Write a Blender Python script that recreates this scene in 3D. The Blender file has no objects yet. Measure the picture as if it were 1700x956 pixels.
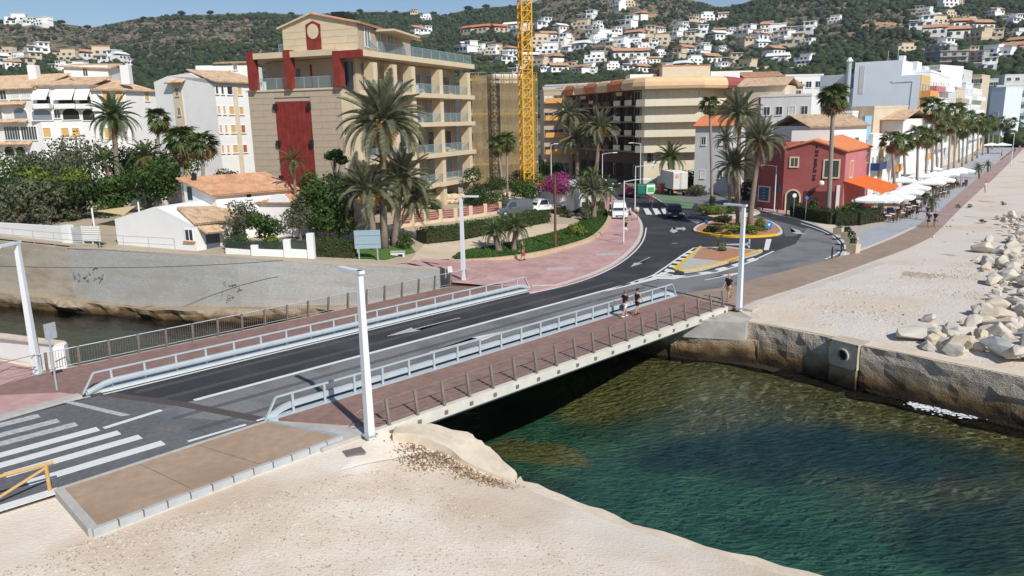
import bpy, bmesh, math, random
import numpy as np
from mathutils import Vector, Matrix
random.seed(7)
scene = bpy.context.scene
COL = scene.collection
PI = math.pi
R_ = math.radians
# ------------------------------------------------------------ camera
F_ = 1250.0; PITCH = math.atan(.2224); ROLL = .0205; CZ = 12.0
_F = Vector((0, math.cos(PITCH), -math.sin(PITCH)))
_R0 = Vector((1, 0, 0)); _U0 = Vector((0, math.sin(PITCH), math.cos(PITCH)))
_R = _R0*math.cos(ROLL) - _U0*math.sin(ROLL)
_U = _R0*math.sin(ROLL) + _U0*math.cos(ROLL)
cam_d = bpy.data.cameras.new('camera'); cam = bpy.data.objects.new('camera', cam_d); COL.objects.link(cam)
cam_d.sensor_width = 36; cam_d.lens = 36*F_/1700; cam_d.clip_start = .5; cam_d.clip_end = 12000
m = Matrix((_R, _U, -_F)).transposed().to_4x4(); m.translation = Vector((0, 0, CZ)); cam.matrix_world = m
scene.camera = cam
# ------------------------------------------------------------ light
SUN_EL = R_(41); SUN_AZ = (.53, -.848)
world = bpy.data.worlds.new('World'); scene.world = world; world.use_nodes = True
nt = world.node_tree; nt.nodes.clear()
sky = nt.nodes.new('ShaderNodeTexSky'); sky.sky_type = 'NISHITA'; sky.sun_disc = False
sky.sun_elevation = SUN_EL; sky.sun_rotation = math.atan2(SUN_AZ[0], SUN_AZ[1])
sky.air_density = 1.0; sky.dust_density = .1; sky.ozone_density = 4.0
bg = nt.nodes.new('ShaderNodeBackground'); bg.inputs[1].default_value = .095
wo = nt.nodes.new('ShaderNodeOutputWorld')
nt.links.new(sky.outputs[0], bg.inputs[0]); nt.links.new(bg.outputs[0], wo.inputs[0])
sd = bpy.data.lights.new('sun', 'SUN'); sd.energy = 4.8; sd.angle = R_(.53); sd.color = (1, .955, .88)
sun = bpy.data.objects.new('sun', sd); COL.objects.link(sun)
sdir = Vector((SUN_AZ[0]*math.cos(SUN_EL), SUN_AZ[1]*math.cos(SUN_EL), math.sin(SUN_EL)))
sun.rotation_euler = sdir.to_track_quat('Z', 'Y').to_euler(); sun.location = (60, -80, 120)
vs = scene.view_settings; vs.view_transform = 'Standard'; vs.look = 'None'; vs.exposure = 0; vs.gamma = 1
scene.cycles.max_bounces = 6; scene.cycles.transparent_max_bounces = 16
scene.cycles.caustics_reflective = False; scene.cycles.caustics_refractive = False

# ------------------------------------------------------------ noise
def _h(ix, iy, s):
 n = (ix*374761393 + iy*668265263 + s*982451653) & 0xffffffff
 n = ((n ^ (n >> 13))*1274126177) & 0xffffffff
 return ((n ^ (n >> 16)) & 0xffff)/65535.0
def vnoise(x, y, s=0):
 x = np.asarray(x, float); y = np.asarray(y, float)
 ix = np.floor(x).astype(np.int64); iy = np.floor(y).astype(np.int64)
 fx = x-ix; fy = y-iy; fx = fx*fx*(3-2*fx); fy = fy*fy*(3-2*fy)
 a = _h(ix, iy, s); b = _h(ix+1, iy, s); c = _h(ix, iy+1, s); d = _h(ix+1, iy+1, s)
 return (a*(1-fx)+b*fx)*(1-fy) + (c*(1-fx)+d*fx)*fy
def fbm(x, y, s=0, o=4):
 t = 0; a = .5; n = 0
 for i in range(o):
  t = t + a*vnoise(np.asarray(x)*2**i, np.asarray(y)*2**i, s+i); n += a; a *= .5
 return t/n
def sst(a, b, x):
 t = np.clip((x-a)/(b-a), 0, 1); return t*t*(3-2*t)

# ------------------------------------------------------------ survey: from a bearing in the photograph to a place on the ground
def ray(u, v): return _F + _R*((u-850)/F_) - _U*((v-478)/F_)
def G(u, v, z=0.0):
 d = ray(u, v); t = (z-CZ)/d.z
 return Vector((d.x*t, d.y*t, z))
def AY(u, v, Y):
 d = ray(u, v); t = Y/d.y
 return Vector((d.x*t, Y, CZ+d.z*t))
def hor(u): return 200-.0205*(u-850)

# skyline of the hills (bearing, tangent of elevation)
SK = [(-500, 40), (-200, 30), (0, 28), (60, 24), (110, 34), (150, 40), (190, 32), (230, 24), (300, 19), (430, 15), (500, 18), (600, 13),
      (700, 15), (730, 20), (780, 9), (830, 5), (880, 0), (930, -22), (990, -40), (1060, -30), (1120, -14), (1160, -3), (1195, 6), (1225, 2),
      (1260, -10), (1350, -28), (1500, -45), (1600, -50), (1750, -45), (2100, -20), (2600, 60)]
_skr = [ray(u, v+6) for u, v in SK]
_ska = np.array([math.atan2(d.x, d.y) for d in _skr]); _skt = np.array([d.z/math.hypot(d.x, d.y) for d in _skr])
COAST = [(26, 14), (34, 22), (50, 40), (75, 70), (112, 111), (190, 220), (300, 380), (420, 520), (900, 1200)]
def sea_side(x, y):
 """how far to the sea side of the coast line (positive = out at sea)"""
 x = np.asarray(x, float); y = np.asarray(y, float); best = np.full(x.shape, 1e9); sg = np.zeros(x.shape)
 for (ax, ay), (bx, by) in zip(COAST[:-1], COAST[1:]):
  dx, dy = bx-ax, by-ay; L = dx*dx+dy*dy
  t = np.clip(((x-ax)*dx+(y-ay)*dy)/L, 0, 1)
  d = np.hypot(x-ax-t*dx, y-ay-t*dy); s = np.sign((x-ax)*dy-(y-ay)*dx)
  k = d < best; best = np.where(k, d, best); sg = np.where(k, s, sg)
 return best*sg
def GH(x, y):
 x = np.asarray(x, float); y = np.asarray(y, float)
 r = np.hypot(x, y); th = np.arctan2(x, y)
 z = np.full(x.shape, -.05)
 # terrace of gardens on the left
 zw = np.interp(x, [-60, -45, -21, -12, -5, 0, 1.5], [3.1, 2.9, 1.95, 1.2, .3, 0, -.05])
 zb = np.interp(x, [-40, -18, -9, -2, 4, 9], [3.2, 2.7, 2.3, 1.8, .6, -.05])
 tt = sst(66, 84, y)
 z2 = zw*(1-tt)+zb*tt
 z2 = z2 + 3.0*sst(88, 118, y)*sst(-10, -30, x)
 z = np.where((y > 50) & (x < 9), np.maximum(z2, -.05), z)
 # gravel by the quay
 q = (x > 12) & (y < 75)
 z = np.where(q, z-.3*sst(3, 0, np.abs(np.minimum(99, (x-14.8)*.756+(y-44.6)*.654))), z)
 # hills
 s = np.interp(th, _ska, _skt)
 f = np.clip((r-300)/1020, 0, 1)
 over = np.clip((r-1320)/900, 0, 1)
 hill = 12+r*(.018+(s-.018)*(f**1.3)) - over*over*260
 rid = (fbm(x/170+3, y/170, 5, 5)-.5)*34*sst(0, .35, f)*sst(1.0, .8, f) + (fbm(x/45, y/45, 9, 3)-.5)*12*sst(.05, .3, f)*sst(1.02, .85, f)
 r0 = 150*sst(.42, .5, th); k = sst(215+r0, 345+r0, r)
 z = z*(1-k) + (hill+rid)*k
 d = sea_side(x, y)
 z = z - (z+6.5)*sst(-3, 9, d)
 return z
def gh(x, y): return float(GH(np.array([x]), np.array([y]))[0])
def GP(u, v, zadd=0.0):
 d = ray(u, v); t0 = 15.0
 ts = np.concatenate([np.arange(15, 340, .25), np.arange(340, 2400, 2.0)])
 X = d.x*ts; Y = d.y*ts; Z = CZ+d.z*ts
 b = Z <= GH(X, Y)+zadd
 if not b.any(): i = len(ts)-1
 else: i = int(np.argmax(b))
 return Vector((X[i], Y[i], float(GH(X[i:i+1], Y[i:i+1])[0])))

# ------------------------------------------------------------ materials
MATS = {}
def mat(name, col, rough=.8, col2=None, scale=3.0, detail=6, bump=0.0, bscale=None, spec=.3, metal=0.0, lo=.35, hi=.65, col3=None, scale3=.4, f3=.5,
  alpha=None, stretch=None, trans=0):
 if name in MATS: return MATS[name]
 m = bpy.data.materials.new(name); m.use_nodes = True; n = m.node_tree; N = n.nodes; L = n.links
 b = N['Principled BSDF']
 b.inputs['Roughness'].default_value = rough; b.inputs['Metallic'].default_value = metal
 b.inputs['Specular IOR Level'].default_value = spec
 c = (*col, 1) if len(col) == 3 else col
 b.inputs['Base Color'].default_value = c
 m.diffuse_color = c
 tc = N.new('ShaderNodeTexCoord'); vec = tc.outputs['Object']
 if stretch:
  mp = N.new('ShaderNodeMapping'); mp.inputs['Scale'].default_value = stretch; L.new(vec, mp.inputs[0]); vec = mp.outputs[0]
 last = None
 if col2 is not None:
  t = N.new('ShaderNodeTexNoise'); t.inputs['Scale'].default_value = scale; t.inputs['Detail'].default_value = detail
  t.inputs['Roughness'].default_value = .6; L.new(vec, t.inputs['Vector'])
  mr = N.new('ShaderNodeMapRange'); mr.inputs[1].default_value = lo; mr.inputs[2].default_value = hi; L.new(t.outputs[0], mr.inputs[0])
  mx = N.new('ShaderNodeMix'); mx.data_type = 'RGBA'; mx.inputs[6].default_value = c; mx.inputs[7].default_value = (*col2, 1)
  L.new(mr.outputs[0], mx.inputs[0]); last = mx.outputs[2]
  if col3 is not None:
   t3 = N.new('ShaderNodeTexNoise'); t3.inputs['Scale'].default_value = scale3; t3.inputs['Detail'].default_value = 5; L.new(vec, t3.inputs['Vector'])
   m3 = N.new('ShaderNodeMapRange'); m3.inputs[1].default_value = .48; m3.inputs[2].default_value = .64; m3.inputs[4].default_value = f3
   L.new(t3.outputs[0], m3.inputs[0])
   mx3 = N.new('ShaderNodeMix'); mx3.data_type = 'RGBA'; mx3.inputs[7].default_value = (*col3, 1)
   L.new(last, mx3.inputs[6]); L.new(m3.outputs[0], mx3.inputs[0]); last = mx3.outputs[2]
  L.new(last, b.inputs['Base Color'])
 if bump:
  t2 = N.new('ShaderNodeTexNoise'); t2.inputs['Scale'].default_value = bscale or scale*2; t2.inputs['Detail'].default_value = 6; L.new(vec, t2.inputs['Vector'])
  bp = N.new('ShaderNodeBump'); bp.inputs['Strength'].default_value = 1; bp.inputs['Distance'].default_value = bump
  L.new(t2.outputs[0], bp.inputs['Height']); L.new(bp.outputs[0], b.inputs['Normal'])
 if alpha is not None: b.inputs['Alpha'].default_value = alpha
 if trans:
  # thin leaf: some light comes through
  tr = N.new('ShaderNodeBsdfTranslucent'); ms = N.new('ShaderNodeMixShader'); ms.inputs[0].default_value = trans
  if last is not None: L.new(last, tr.inputs[0])
  else: tr.inputs[0].default_value = c
  L.new(b.outputs[0], ms.inputs[1]); L.new(tr.outputs[0], ms.inputs[2]); L.new(ms.outputs[0], N['Material Output'].inputs[0])
 MATS[name] = m; return m

def leafmat(name, dark, light, scale=1.2, trans=.25, rough=.6):
 """foliage: colour varies from leaf to leaf (random per island) and by clump"""
 if name in MATS: return MATS[name]
 m = mat(name, dark, rough, light, scale=scale, detail=3, lo=.3, hi=.7, trans=trans, spec=.25)
 n = m.node_tree; N = n.nodes; L = n.links
 g = N.new('ShaderNodeNewGeometry'); hs = N.new('ShaderNodeHueSaturation')
 mr = N.new('ShaderNodeMapRange'); mr.inputs[3].default_value = .6; mr.inputs[4].default_value = 1.45
 L.new(g.outputs['Random Per Island'], mr.inputs[0]); L.new(mr.outputs[0], hs.inputs['Value'])
 b = N['Principled BSDF']; src = b.inputs['Base Color'].links[0].from_socket
 L.new(src, hs.inputs['Color']); L.new(hs.outputs[0], b.inputs['Base Color'])
 for x in N:
  if x.type == 'BSDF_TRANSLUCENT': L.new(hs.outputs[0], x.inputs[0])
 return m

# ------------------------------------------------------------ mesh building
class MB:
 def __init__(s): s.v = []; s.f = []
 def add(s, vs, fs):
  o = len(s.v); s.v += [tuple(p) for p in vs]; s.f += [tuple(i+o for i in f) for f in fs]; return s
 def quad(s, a, b, c, d): return s.add([a, b, c, d], [(0, 1, 2, 3)])
 def box(s, c, d, rz=0.0, top=1.0):
  hx, hy, hz = d[0]/2, d[1]/2, d[2]/2; cs, sn = math.cos(rz), math.sin(rz); vs = []
  for z in (-1, 1):
   k = top if z > 0 else 1
   for x, y in ((-1, -1), (1, -1), (1, 1), (-1, 1)):
    X, Y = x*hx*k, y*hy*k
    vs.append((c[0]+X*cs-Y*sn, c[1]+X*sn+Y*cs, c[2]+z*hz))
  return s.add(vs, [(3, 2, 1, 0), (4, 5, 6, 7), (0, 1, 5, 4), (1, 2, 6, 5), (2, 3, 7, 6), (3, 0, 4, 7)])
 def bar(s, a, b, w, h=None, up=(0, 0, 1)):
  """square bar between two points"""
  a = Vector(a); b = Vector(b); h = h or w; d = (b-a)
  if d.length < 1e-6: return s
  d.normalize(); u = Vector(up)
  if abs(d.dot(u)) > .97: u = Vector((1, 0, 0))
  x = d.cross(u).normalized(); y = x.cross(d).normalized()
  vs = [p+x*i*w/2+y*j*h/2 for p in (a, b) for i, j in ((-1, -1), (1, -1), (1, 1), (-1, 1))]
  return s.add(vs, [(0, 1, 2, 3)[::-1], (4, 5, 6, 7), (0, 1, 5, 4), (1, 2, 6, 5), (2, 3, 7, 6), (3, 0, 4, 7)])
 def tube(s, pts, rs, n=8, cap=True):
  pts = [Vector(p) for p in pts]
  if not hasattr(rs, '__len__'): rs = [rs]*len(pts)
  vs = []; fs = []
  for i, p in enumerate(pts):
   d = (pts[min(i+1, len(pts)-1)]-pts[max(i-1, 0)]).normalized()
   u = Vector((0, 0, 1)) if abs(d.z) < .95 else Vector((1, 0, 0))
   x = d.cross(u).normalized(); y = x.cross(d).normalized()
   for k in range(n):
    a = 2*PI*k/n; vs.append(p+x*math.cos(a)*rs[i]+y*math.sin(a)*rs[i])
  for i in range(len(pts)-1):
   for k in range(n):
    k2 = (k+1) % n; fs.append((i*n+k, i*n+k2, (i+1)*n+k2, (i+1)*n+k))
  if cap:
   fs.append(tuple(range(n))[::-1]); fs.append(tuple((len(pts)-1)*n+k for k in range(n)))
  return s.add(vs, fs)
 def prism(s, poly, z0, z1):
  """poly: (x,y) or (x,y,z) points; z0/z1 absolute, or offsets when poly has z and z0 is None"""
  n = len(poly); A = sum(poly[i][0]*poly[(i+1) % n][1]-poly[(i+1) % n][0]*poly[i][1] for i in range(n))
  if A < 0: poly = poly[::-1]
  vs = [(p[0], p[1], z0) for p in poly]+[(p[0], p[1], z1) for p in poly]
  fs = [tuple(range(n))[::-1], tuple(range(n, 2*n))]+[(i, (i+1) % n, n+(i+1) % n, n+i) for i in range(n)]
  return s.add(vs, fs)
 def build(s, name, m=None, parent=None, smooth=False, loc=None):
  me = bpy.data.meshes.new(name); me.from_pydata(s.v, [], s.f)
  if m is not None: me.materials.append(m)
  if smooth:
   for p in me.polygons: p.use_smooth = True
  me.update()
  o = bpy.data.objects.new(name, me); COL.objects.link(o)
  if parent is not None: o.parent = parent
  if loc is not None: o.location = loc
  return o
def npmesh(name, V, F, m, parent=None, smooth=False):
 me = bpy.data.meshes.new(name); V = np.asarray(V, np.float32); F = np.asarray(F, np.int32); k = F.shape[1]
 me.vertices.add(len(V)); me.vertices.foreach_set('co', V.ravel())
 me.loops.add(F.size); me.loops.foreach_set('vertex_index', F.ravel())
 me.polygons.add(len(F)); me.polygons.foreach_set('loop_start', np.arange(0, F.size, k, dtype=np.int32))
 if smooth: me.polygons.foreach_set('use_smooth', np.ones(len(F), bool))
 me.update(calc_edges=True)
 if m: me.materials.append(m)
 o = bpy.data.objects.new(name, me); COL.objects.link(o)
 if parent is not None: o.parent = parent
 return o
def tag(o, label=None, cat=None, group=None, kind=None):
 if label: o['label'] = label
 if cat: o['category'] = cat
 if group: o['group'] = group
 if kind: o['kind'] = kind
 return o
def empty(name, loc=(0, 0, 0), rz=0.0, label=None, cat=None, group=None):
 o = bpy.data.objects.new(name, None); COL.objects.link(o); o.location = loc; o.rotation_euler = (0, 0, rz)
 o.empty_display_size = .3
 return tag(o, label, cat, group)
KIDS = {}
def copy_tree(o, parent=None):
 c = o.copy(); COL.objects.link(c); c.parent = parent
 for ch in [x for x in ALLCH(o)]: copy_tree(ch, c)
 return c
def ALLCH(o):
 return list(o.children)
def dup(root, loc, rz, label, group=None, scale=None):
 c = copy_tree(root); c.location = loc; c.rotation_euler = (0, 0, rz); c['label'] = label
 if group: c['group'] = group
 if scale: c.scale = (scale,)*3 if not hasattr(scale, '__len__') else scale
 return c
def slab(name, poly, z0, z1, m, parent=None, kind='structure'):
 """an ngon plate with triangulated faces"""
 bm = bmesh.new(); n = len(poly)
 A = sum(poly[i][0]*poly[(i+1) % n][1]-poly[(i+1) % n][0]*poly[i][1] for i in range(n))
 if A < 0: poly = poly[::-1]
 top = [bm.verts.new((p[0], p[1], z1)) for p in poly]; bot = [bm.verts.new((p[0], p[1], z0)) for p in poly]
 bm.faces.new(top)
 for i in range(n): bm.faces.new((bot[i], bot[(i+1) % n], top[(i+1) % n], top[i]))
 bmesh.ops.triangulate(bm, faces=bm.faces[:])
 me = bpy.data.meshes.new(name); bm.to_mesh(me); bm.free(); me.materials.append(m)
 o = bpy.data.objects.new(name, me); COL.objects.link(o)
 if parent is not None: o.parent = parent
 elif kind: o['kind'] = kind
 return o
def pxs(l, z=0.0): return [G(u, v, z) for u, v in l]
def smoothline(pts, n=4):
 """Catmull-Rom through 2-D/3-D points"""
 P = [Vector(p).to_3d() if len(p) == 2 else Vector(p) for p in pts]; out = []
 for i in range(len(P)-1):
  a = P[max(i-1, 0)]; b = P[i]; c = P[i+1]; d = P[min(i+2, len(P)-1)]
  for k in range(n):
   t = k/n; out.append(.5*((2*b)+(c-a)*t+(2*a-5*b+4*c-d)*t*t+(3*b-a-3*c+d)*t**3))
 out.append(P[-1]); return out
def ribbon(name, pts, w, z0, z1, m, parent=None, side=0.0, kind='structure', dash=None):
 """strip of width w along pts (side shifts it sideways)"""
 P = [Vector((p[0], p[1], 0)) for p in pts]; L = []; Rr = []
 for i, p in enumerate(P):
  d = (P[min(i+1, len(P)-1)]-P[max(i-1, 0)]).normalized(); nn = Vector((-d.y, d.x, 0))
  L.append(p+nn*(side+w/2)); Rr.append(p+nn*(side-w/2))
 mb = MB(); n = len(P)
 vs = [(q.x, q.y, z1) for q in L]+[(q.x, q.y, z1) for q in Rr]+[(q.x, q.y, z0) for q in L]+[(q.x, q.y, z0) for q in Rr]
 fs = []
 for i in range(n-1):
  fs += [(n+i, n+i+1, i+1, i), (i, i+1, 2*n+i+1, 2*n+i), (3*n+i, 3*n+i+1, n+i+1, n+i)]
 fs += [(0, 2*n, 3*n, n), (n-1, 2*n-1, 4*n-1, 3*n-1)]
 mb.add(vs, fs)
 o = mb.build(name, m, parent)
 if parent is None and kind: o['kind'] = kind
 return o
_cc = {}
def ALLCH(o):
 if o.name not in _cc: _cc[o.name] = list(o.children)
 return _cc[o.name]
# ------------------------------------------------------------ palette
M = {}
M['asphalt_new'] = mat('asphalt_new', (.033, .034, .039), .85, (.048, .049, .055), scale=9, detail=12, bump=.004, bscale=60, col3=(.072, .072, .076), scale3=.28, f3=.7)
M['asphalt_old'] = mat('asphalt_old', (.175, .178, .185), .88, (.225, .225, .23), scale=5, detail=8, bump=.004, bscale=60, col3=(.12, .122, .128), scale3=.35, f3=.75)
M['asphalt_mid'] = mat('asphalt_mid', (.105, .107, .115), .88, (.15, .152, .158), scale=4, detail=8, bump=.003, bscale=60, col3=(.2, .2, .205), scale3=.15, f3=.6)
M['paint'] = mat('road_paint', (.72, .72, .70), .7, (.55, .55, .54), scale=9, detail=8, lo=.5, hi=.75)
M['paint_worn'] = mat('road_paint_worn', (.50, .50, .50), .8, (.3, .3, .31), scale=5, detail=8, lo=.42, hi=.7)
M['yellow'] = mat('yellow_kerb_paint', (.78, .50, .02), .6, (.6, .38, .04), scale=4, lo=.5, hi=.8)
M['pink'] = mat('pink_paving', (.46, .275, .26), .85, (.56, .36, .34), scale=1.6, detail=7, bump=.003, bscale=20, col3=(.38, .21, .20), scale3=.35, f3=.6)
M['pavement'] = mat('light_kerb', (.50, .48, .44), .85, (.42, .40, .37), scale=4, bump=.004)
M['white_kerb'] = mat('white_kerb', (.62, .61, .58), .8, (.5, .49, .46), scale=5, bump=.003)
M['deck'] = mat('deck_brown', (.235, .142, .118), .75, (.30, .19, .16), scale=3, detail=7, bump=.003, bscale=14, col3=(.17, .105, .09), scale3=.8, f3=.4)
M['path'] = mat('path_brown', (.36, .255, .175), .85, (.43, .315, .225), scale=2.5, detail=8, bump=.003, bscale=30, col3=(.30, .20, .135), scale3=.3, f3=.6)
M['promenade'] = mat('promenade_brown', (.30, .22, .165), .85, (.36, .275, .21), scale=1.5, detail=8, bump=.003, bscale=20, col3=(.25, .18, .135), scale3=.2, f3=.5)
M['paver_red'] = mat('paver_red', (.33, .21, .19), .85, (.40, .28, .26), scale=1.5, detail=7, col3=(.36, .33, .33), scale3=.15, f3=.6)
M['paver_grey'] = mat('paver_grey', (.36, .37, .40), .8, (.42, .43, .45), scale=1.2, detail=6, bump=.003, bscale=20, col3=(.32, .33, .36), scale3=.25, f3=.4)
M['concrete'] = mat('concrete', (.42, .41, .38), .9, (.52, .50, .46), scale=2, detail=8, bump=.01, bscale=8, col3=(.30, .27, .23), scale3=.6, f3=.5)
M['coping'] = mat('sandy_coping', (.62, .52, .40), .9, (.70, .61, .49), scale=3, detail=8, bump=.012, bscale=16, col3=(.5, .41, .31), scale3=.8, f3=.4)
M['dirt'] = mat('sandy_dirt', (.68, .575, .465), .95, (.76, .685, .59), scale=.22, detail=9, bump=.03, bscale=9, col3=(.55, .42, .30), scale3=.16, f3=.75, lo=.38, hi=.58)
M['ground'] = mat('dry_ground', (.46, .38, .28), .95, (.38, .32, .23), scale=.5, detail=8, bump=.02, bscale=6)
M['gravel'] = mat('pinkish_gravel', (.58, .515, .46), .95, (.67, .61, .55), scale=9, detail=9, bump=.05, bscale=5, col3=(.58, .46, .32), scale3=.16, f3=.6, lo=.3, hi=.7)
M['seawall'] = mat('rough_quay_stone', (.40, .335, .26), .95, (.52, .45, .36), scale=3.0, detail=9, bump=.16, bscale=3.0, col3=(.27, .19, .12), scale3=.55, f3=.55, stretch=(1, 1, 2.2))
M['wet'] = mat('wet_quay_stone', (.13, .075, .035), .6, (.21, .13, .065), scale=2.5, detail=9, bump=.12, bscale=4, col3=(.05, .032, .02), scale3=.8, f3=.7, stretch=(1, 1, 3))
M['white'] = mat('white_render', (.80, .79, .77), .85, (.74, .73, .71), scale=.8, detail=6, lo=.45, hi=.8)
M['white2'] = mat('white_render_aged', (.74, .73, .70), .85, (.62, .60, .56), scale=.6, detail=8, lo=.5, hi=.8, stretch=(1, 1, .35))
M['cream'] = mat('cream_render', (.62, .52, .38), .85, (.68, .58, .44), scale=.7, lo=.4, hi=.7)
M['stone_light'] = mat('sandstone_light', (.60, .49, .335), .8, (.66, .55, .39), scale=1.2, lo=.4, hi=.7)
M['stone_tan'] = mat('sandstone_tan', (.44, .355, .265), .85, (.49, .40, .305), scale=1.4, lo=.35, hi=.7)
M['maroon'] = mat('maroon_panel', (.18, .024, .018), .6, (.25, .04, .03), scale=1.5)
M['redwall'] = mat('red_render', (.30, .082, .078), .85, (.35, .105, .098), scale=.6, detail=7, lo=.4, hi=.7)
M['pinkwall'] = mat('rose_render', (.50, .20, .21), .85, (.45, .16, .17), scale=.6)
M['tile'] = mat('clay_tile', (.50, .24, .13), .9, (.60, .38, .24), scale=1.6, detail=7, lo=.35, hi=.65, col3=(.36, .20, .12), scale3=.9, f3=.6)
M['tile_tan'] = mat('clay_tile_weathered', (.50, .34, .21), .9, (.60, .45, .31), scale=2, detail=7, lo=.35, hi=.65, col3=(.34, .22, .15), scale3=1.3, f3=.7)
M['tile_red'] = mat('clay_tile_red', (.56, .17, .07), .9, (.62, .24, .11), scale=2, detail=7, lo=.35, hi=.65)
M['glass'] = mat('window_glass', (.035, .045, .055), .08, spec=.8)
M['glass_blue'] = mat('window_glass_curtained', (.20, .24, .28), .15, spec=.7)
M['glassrail'] = mat('railing_glass', (.30, .42, .44), .08, spec=.7, alpha=.2)
M['dark'] = mat('painted_interior_shade', (.035, .032, .030), .9)  # near-black colour standing in for the shade inside openings
M['shutter'] = mat('tan_shutter', (.60, .36, .13), .7, (.66, .42, .18), scale=3)
M['shutter_red'] = mat('rust_shutter', (.38, .12, .05), .7)
M['louver'] = mat('pale_blind', (.66, .64, .60), .7)
M['steel'] = mat('galvanised_steel', (.50, .55, .58), .45, (.42, .47, .50), scale=4, metal=.35, spec=.5)
M['bluegrey'] = mat('bluegrey_rail_paint', (.45, .51, .54), .5, (.51, .57, .60), scale=2, metal=.15, spec=.5)
M['postwhite'] = mat('lamp_white_paint', (.70, .73, .76), .45, spec=.5)
M['rust'] = mat('weathered_steel', (.24, .20, .17), .6, (.32, .28, .25), scale=5, metal=.5, spec=.5)
M['black'] = mat('black_paint', (.02, .02, .022), .5)
M['rubber'] = mat('tyre_rubber', (.018, .018, .018), .9)
M['wood'] = mat('yellow_timber', (.50, .30, .10), .8, (.58, .38, .15), scale=6, stretch=(6, 1, 1))
M['bark'] = mat('bark', (.17, .12, .085), .95, (.25, .19, .14), scale=6, bump=.03, bscale=10)
M['palmbark'] = mat('palm_trunk', (.19, .145, .11), .95, (.30, .24, .19), scale=5, bump=.05, bscale=9, stretch=(1, 1, 3))
M['greytrunk'] = mat('fan_palm_trunk', (.25, .215, .19), .95, (.33, .295, .265), scale=5, bump=.02, bscale=9, stretch=(1, 1, 4))
M['frond'] = leafmat('frond_greygreen', (.15, .17, .095), (.25, .25, .155), .9, .4)
M['frond2'] = leafmat('frond_green', (.085, .125, .04), (.15, .185, .07), .9, .35)
M['frond_dry'] = leafmat('frond_dry', (.36, .25, .13), (.24, .16, .08), .9)
M['fan'] = leafmat('fan_leaf', (.07, .11, .03), (.14, .17, .06), .9, .35)
M['leaf'] = leafmat('leaf_green', (.032, .075, .015), (.075, .13, .028), .9)
M['leaf_dark'] = leafmat('leaf_dark', (.022, .045, .012), (.045, .08, .02), .9)
M['leaf_lime'] = leafmat('leaf_lime', (.10, .15, .02), (.19, .23, .04), .9)
M['leaf_olive'] = leafmat('leaf_olive', (.075, .09, .045), (.14, .15, .085), .9)
M['leaf_magenta'] = leafmat('bougainvillea', (.22, .035, .12), (.36, .07, .20), 1.5)
M['core'] = mat('twig_core', (.03, .035, .015), .95, (.05, .045, .02), scale=4)
M['lawn'] = mat('lawn', (.055, .13, .02), .95, (.10, .19, .035), scale=2, detail=8, bump=.03, bscale=25)
M['sandpath'] = mat('park_sand', (.60, .50, .37), .95, (.52, .42, .30), scale=.7, detail=8, bump=.008, bscale=20)
M['redearth'] = mat('red_earth', (.40, .19, .11), .95, (.46, .25, .16), scale=2, detail=8, bump=.02, bscale=15)
M['rock'] = mat('limestone_boulder', (.52, .46, .38), .9, (.66, .61, .53), scale=1.1, detail=8, bump=.06, bscale=3, col3=(.33, .32, .31), scale3=.8, f3=.5)
M['rock_grey'] = mat('grey_boulder', (.36, .36, .36), .9, (.50, .49, .47), scale=1.1, detail=8, bump=.06, bscale=3)
M['rock_tan'] = mat('tan_boulder', (.52, .43, .32), .9, (.60, .53, .43), scale=1.1, detail=8, bump=.06, bscale=3)
M['skin'] = mat('skin', (.50, .28, .19), .6)
M['hair_dark'] = mat('dark_hair', (.03, .02, .015), .6)
M['hair_brown'] = mat('brown_hair', (.20, .10, .05), .6)
M['crane'] = mat('crane_yellow', (.78, .42, .02), .5, (.70, .36, .02), scale=2)
M['netting'] = mat('scaffold_net', (.30, .22, .11), .9, (.38, .30, .17), scale=1.0, stretch=(1, 1, .3), alpha=.36)
M['canvas'] = mat('white_canvas', (.86, .86, .84), .8, (.80, .80, .78), scale=2)
M['orange'] = mat('orange_awning', (.85, .20, .04), .8, trans=.25)

# ------------------------------------------------------------ bridge frame of reference
BX, BN = Vector((.717, .697, 0)).normalized(), Vector((-.697, .717, 0)).normalized()
def B(s, n, z=0.0): return BX*s+BN*n+Vector((0, 0, z))

# ------------------------------------------------------------ far ground: one polar sheet from the quay line to the hills
EDGE = [(-900, 330), (-300, 150), (-140, 103), (-75, 79), (-45.6, 65.4), (-33, 60.6), (-21.3, 57.7), (-13, 58.2), (-4.9, 58.6), (-2.2, 55.2), (8.0, 46.6), (11, 45.6), (14.6, 44.5), (18.3, 40.3),
  (24.0, 33.5), (34, 22), (46, 8)]
def edge_r(th):
 """distance to the edge line along a bearing"""
 out = np.full(th.shape, 60.0)
 for (ax, ay), (bx, by) in zip(EDGE[:-1], EDGE[1:]):
  ta, tb = math.atan2(ax, ay), math.atan2(bx, by)
  k = (th >= min(ta, tb)) & (th <= max(ta, tb))
  dx, dy = np.sin(th), np.cos(th); ex, ey = bx-ax, by-ay
  den = dx*ey-dy*ex
  r = (ax*ey-ay*ex)/np.where(np.abs(den) < 1e-9, 1e-9, den)
  out = np.where(k, r, out)
 return out
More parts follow.
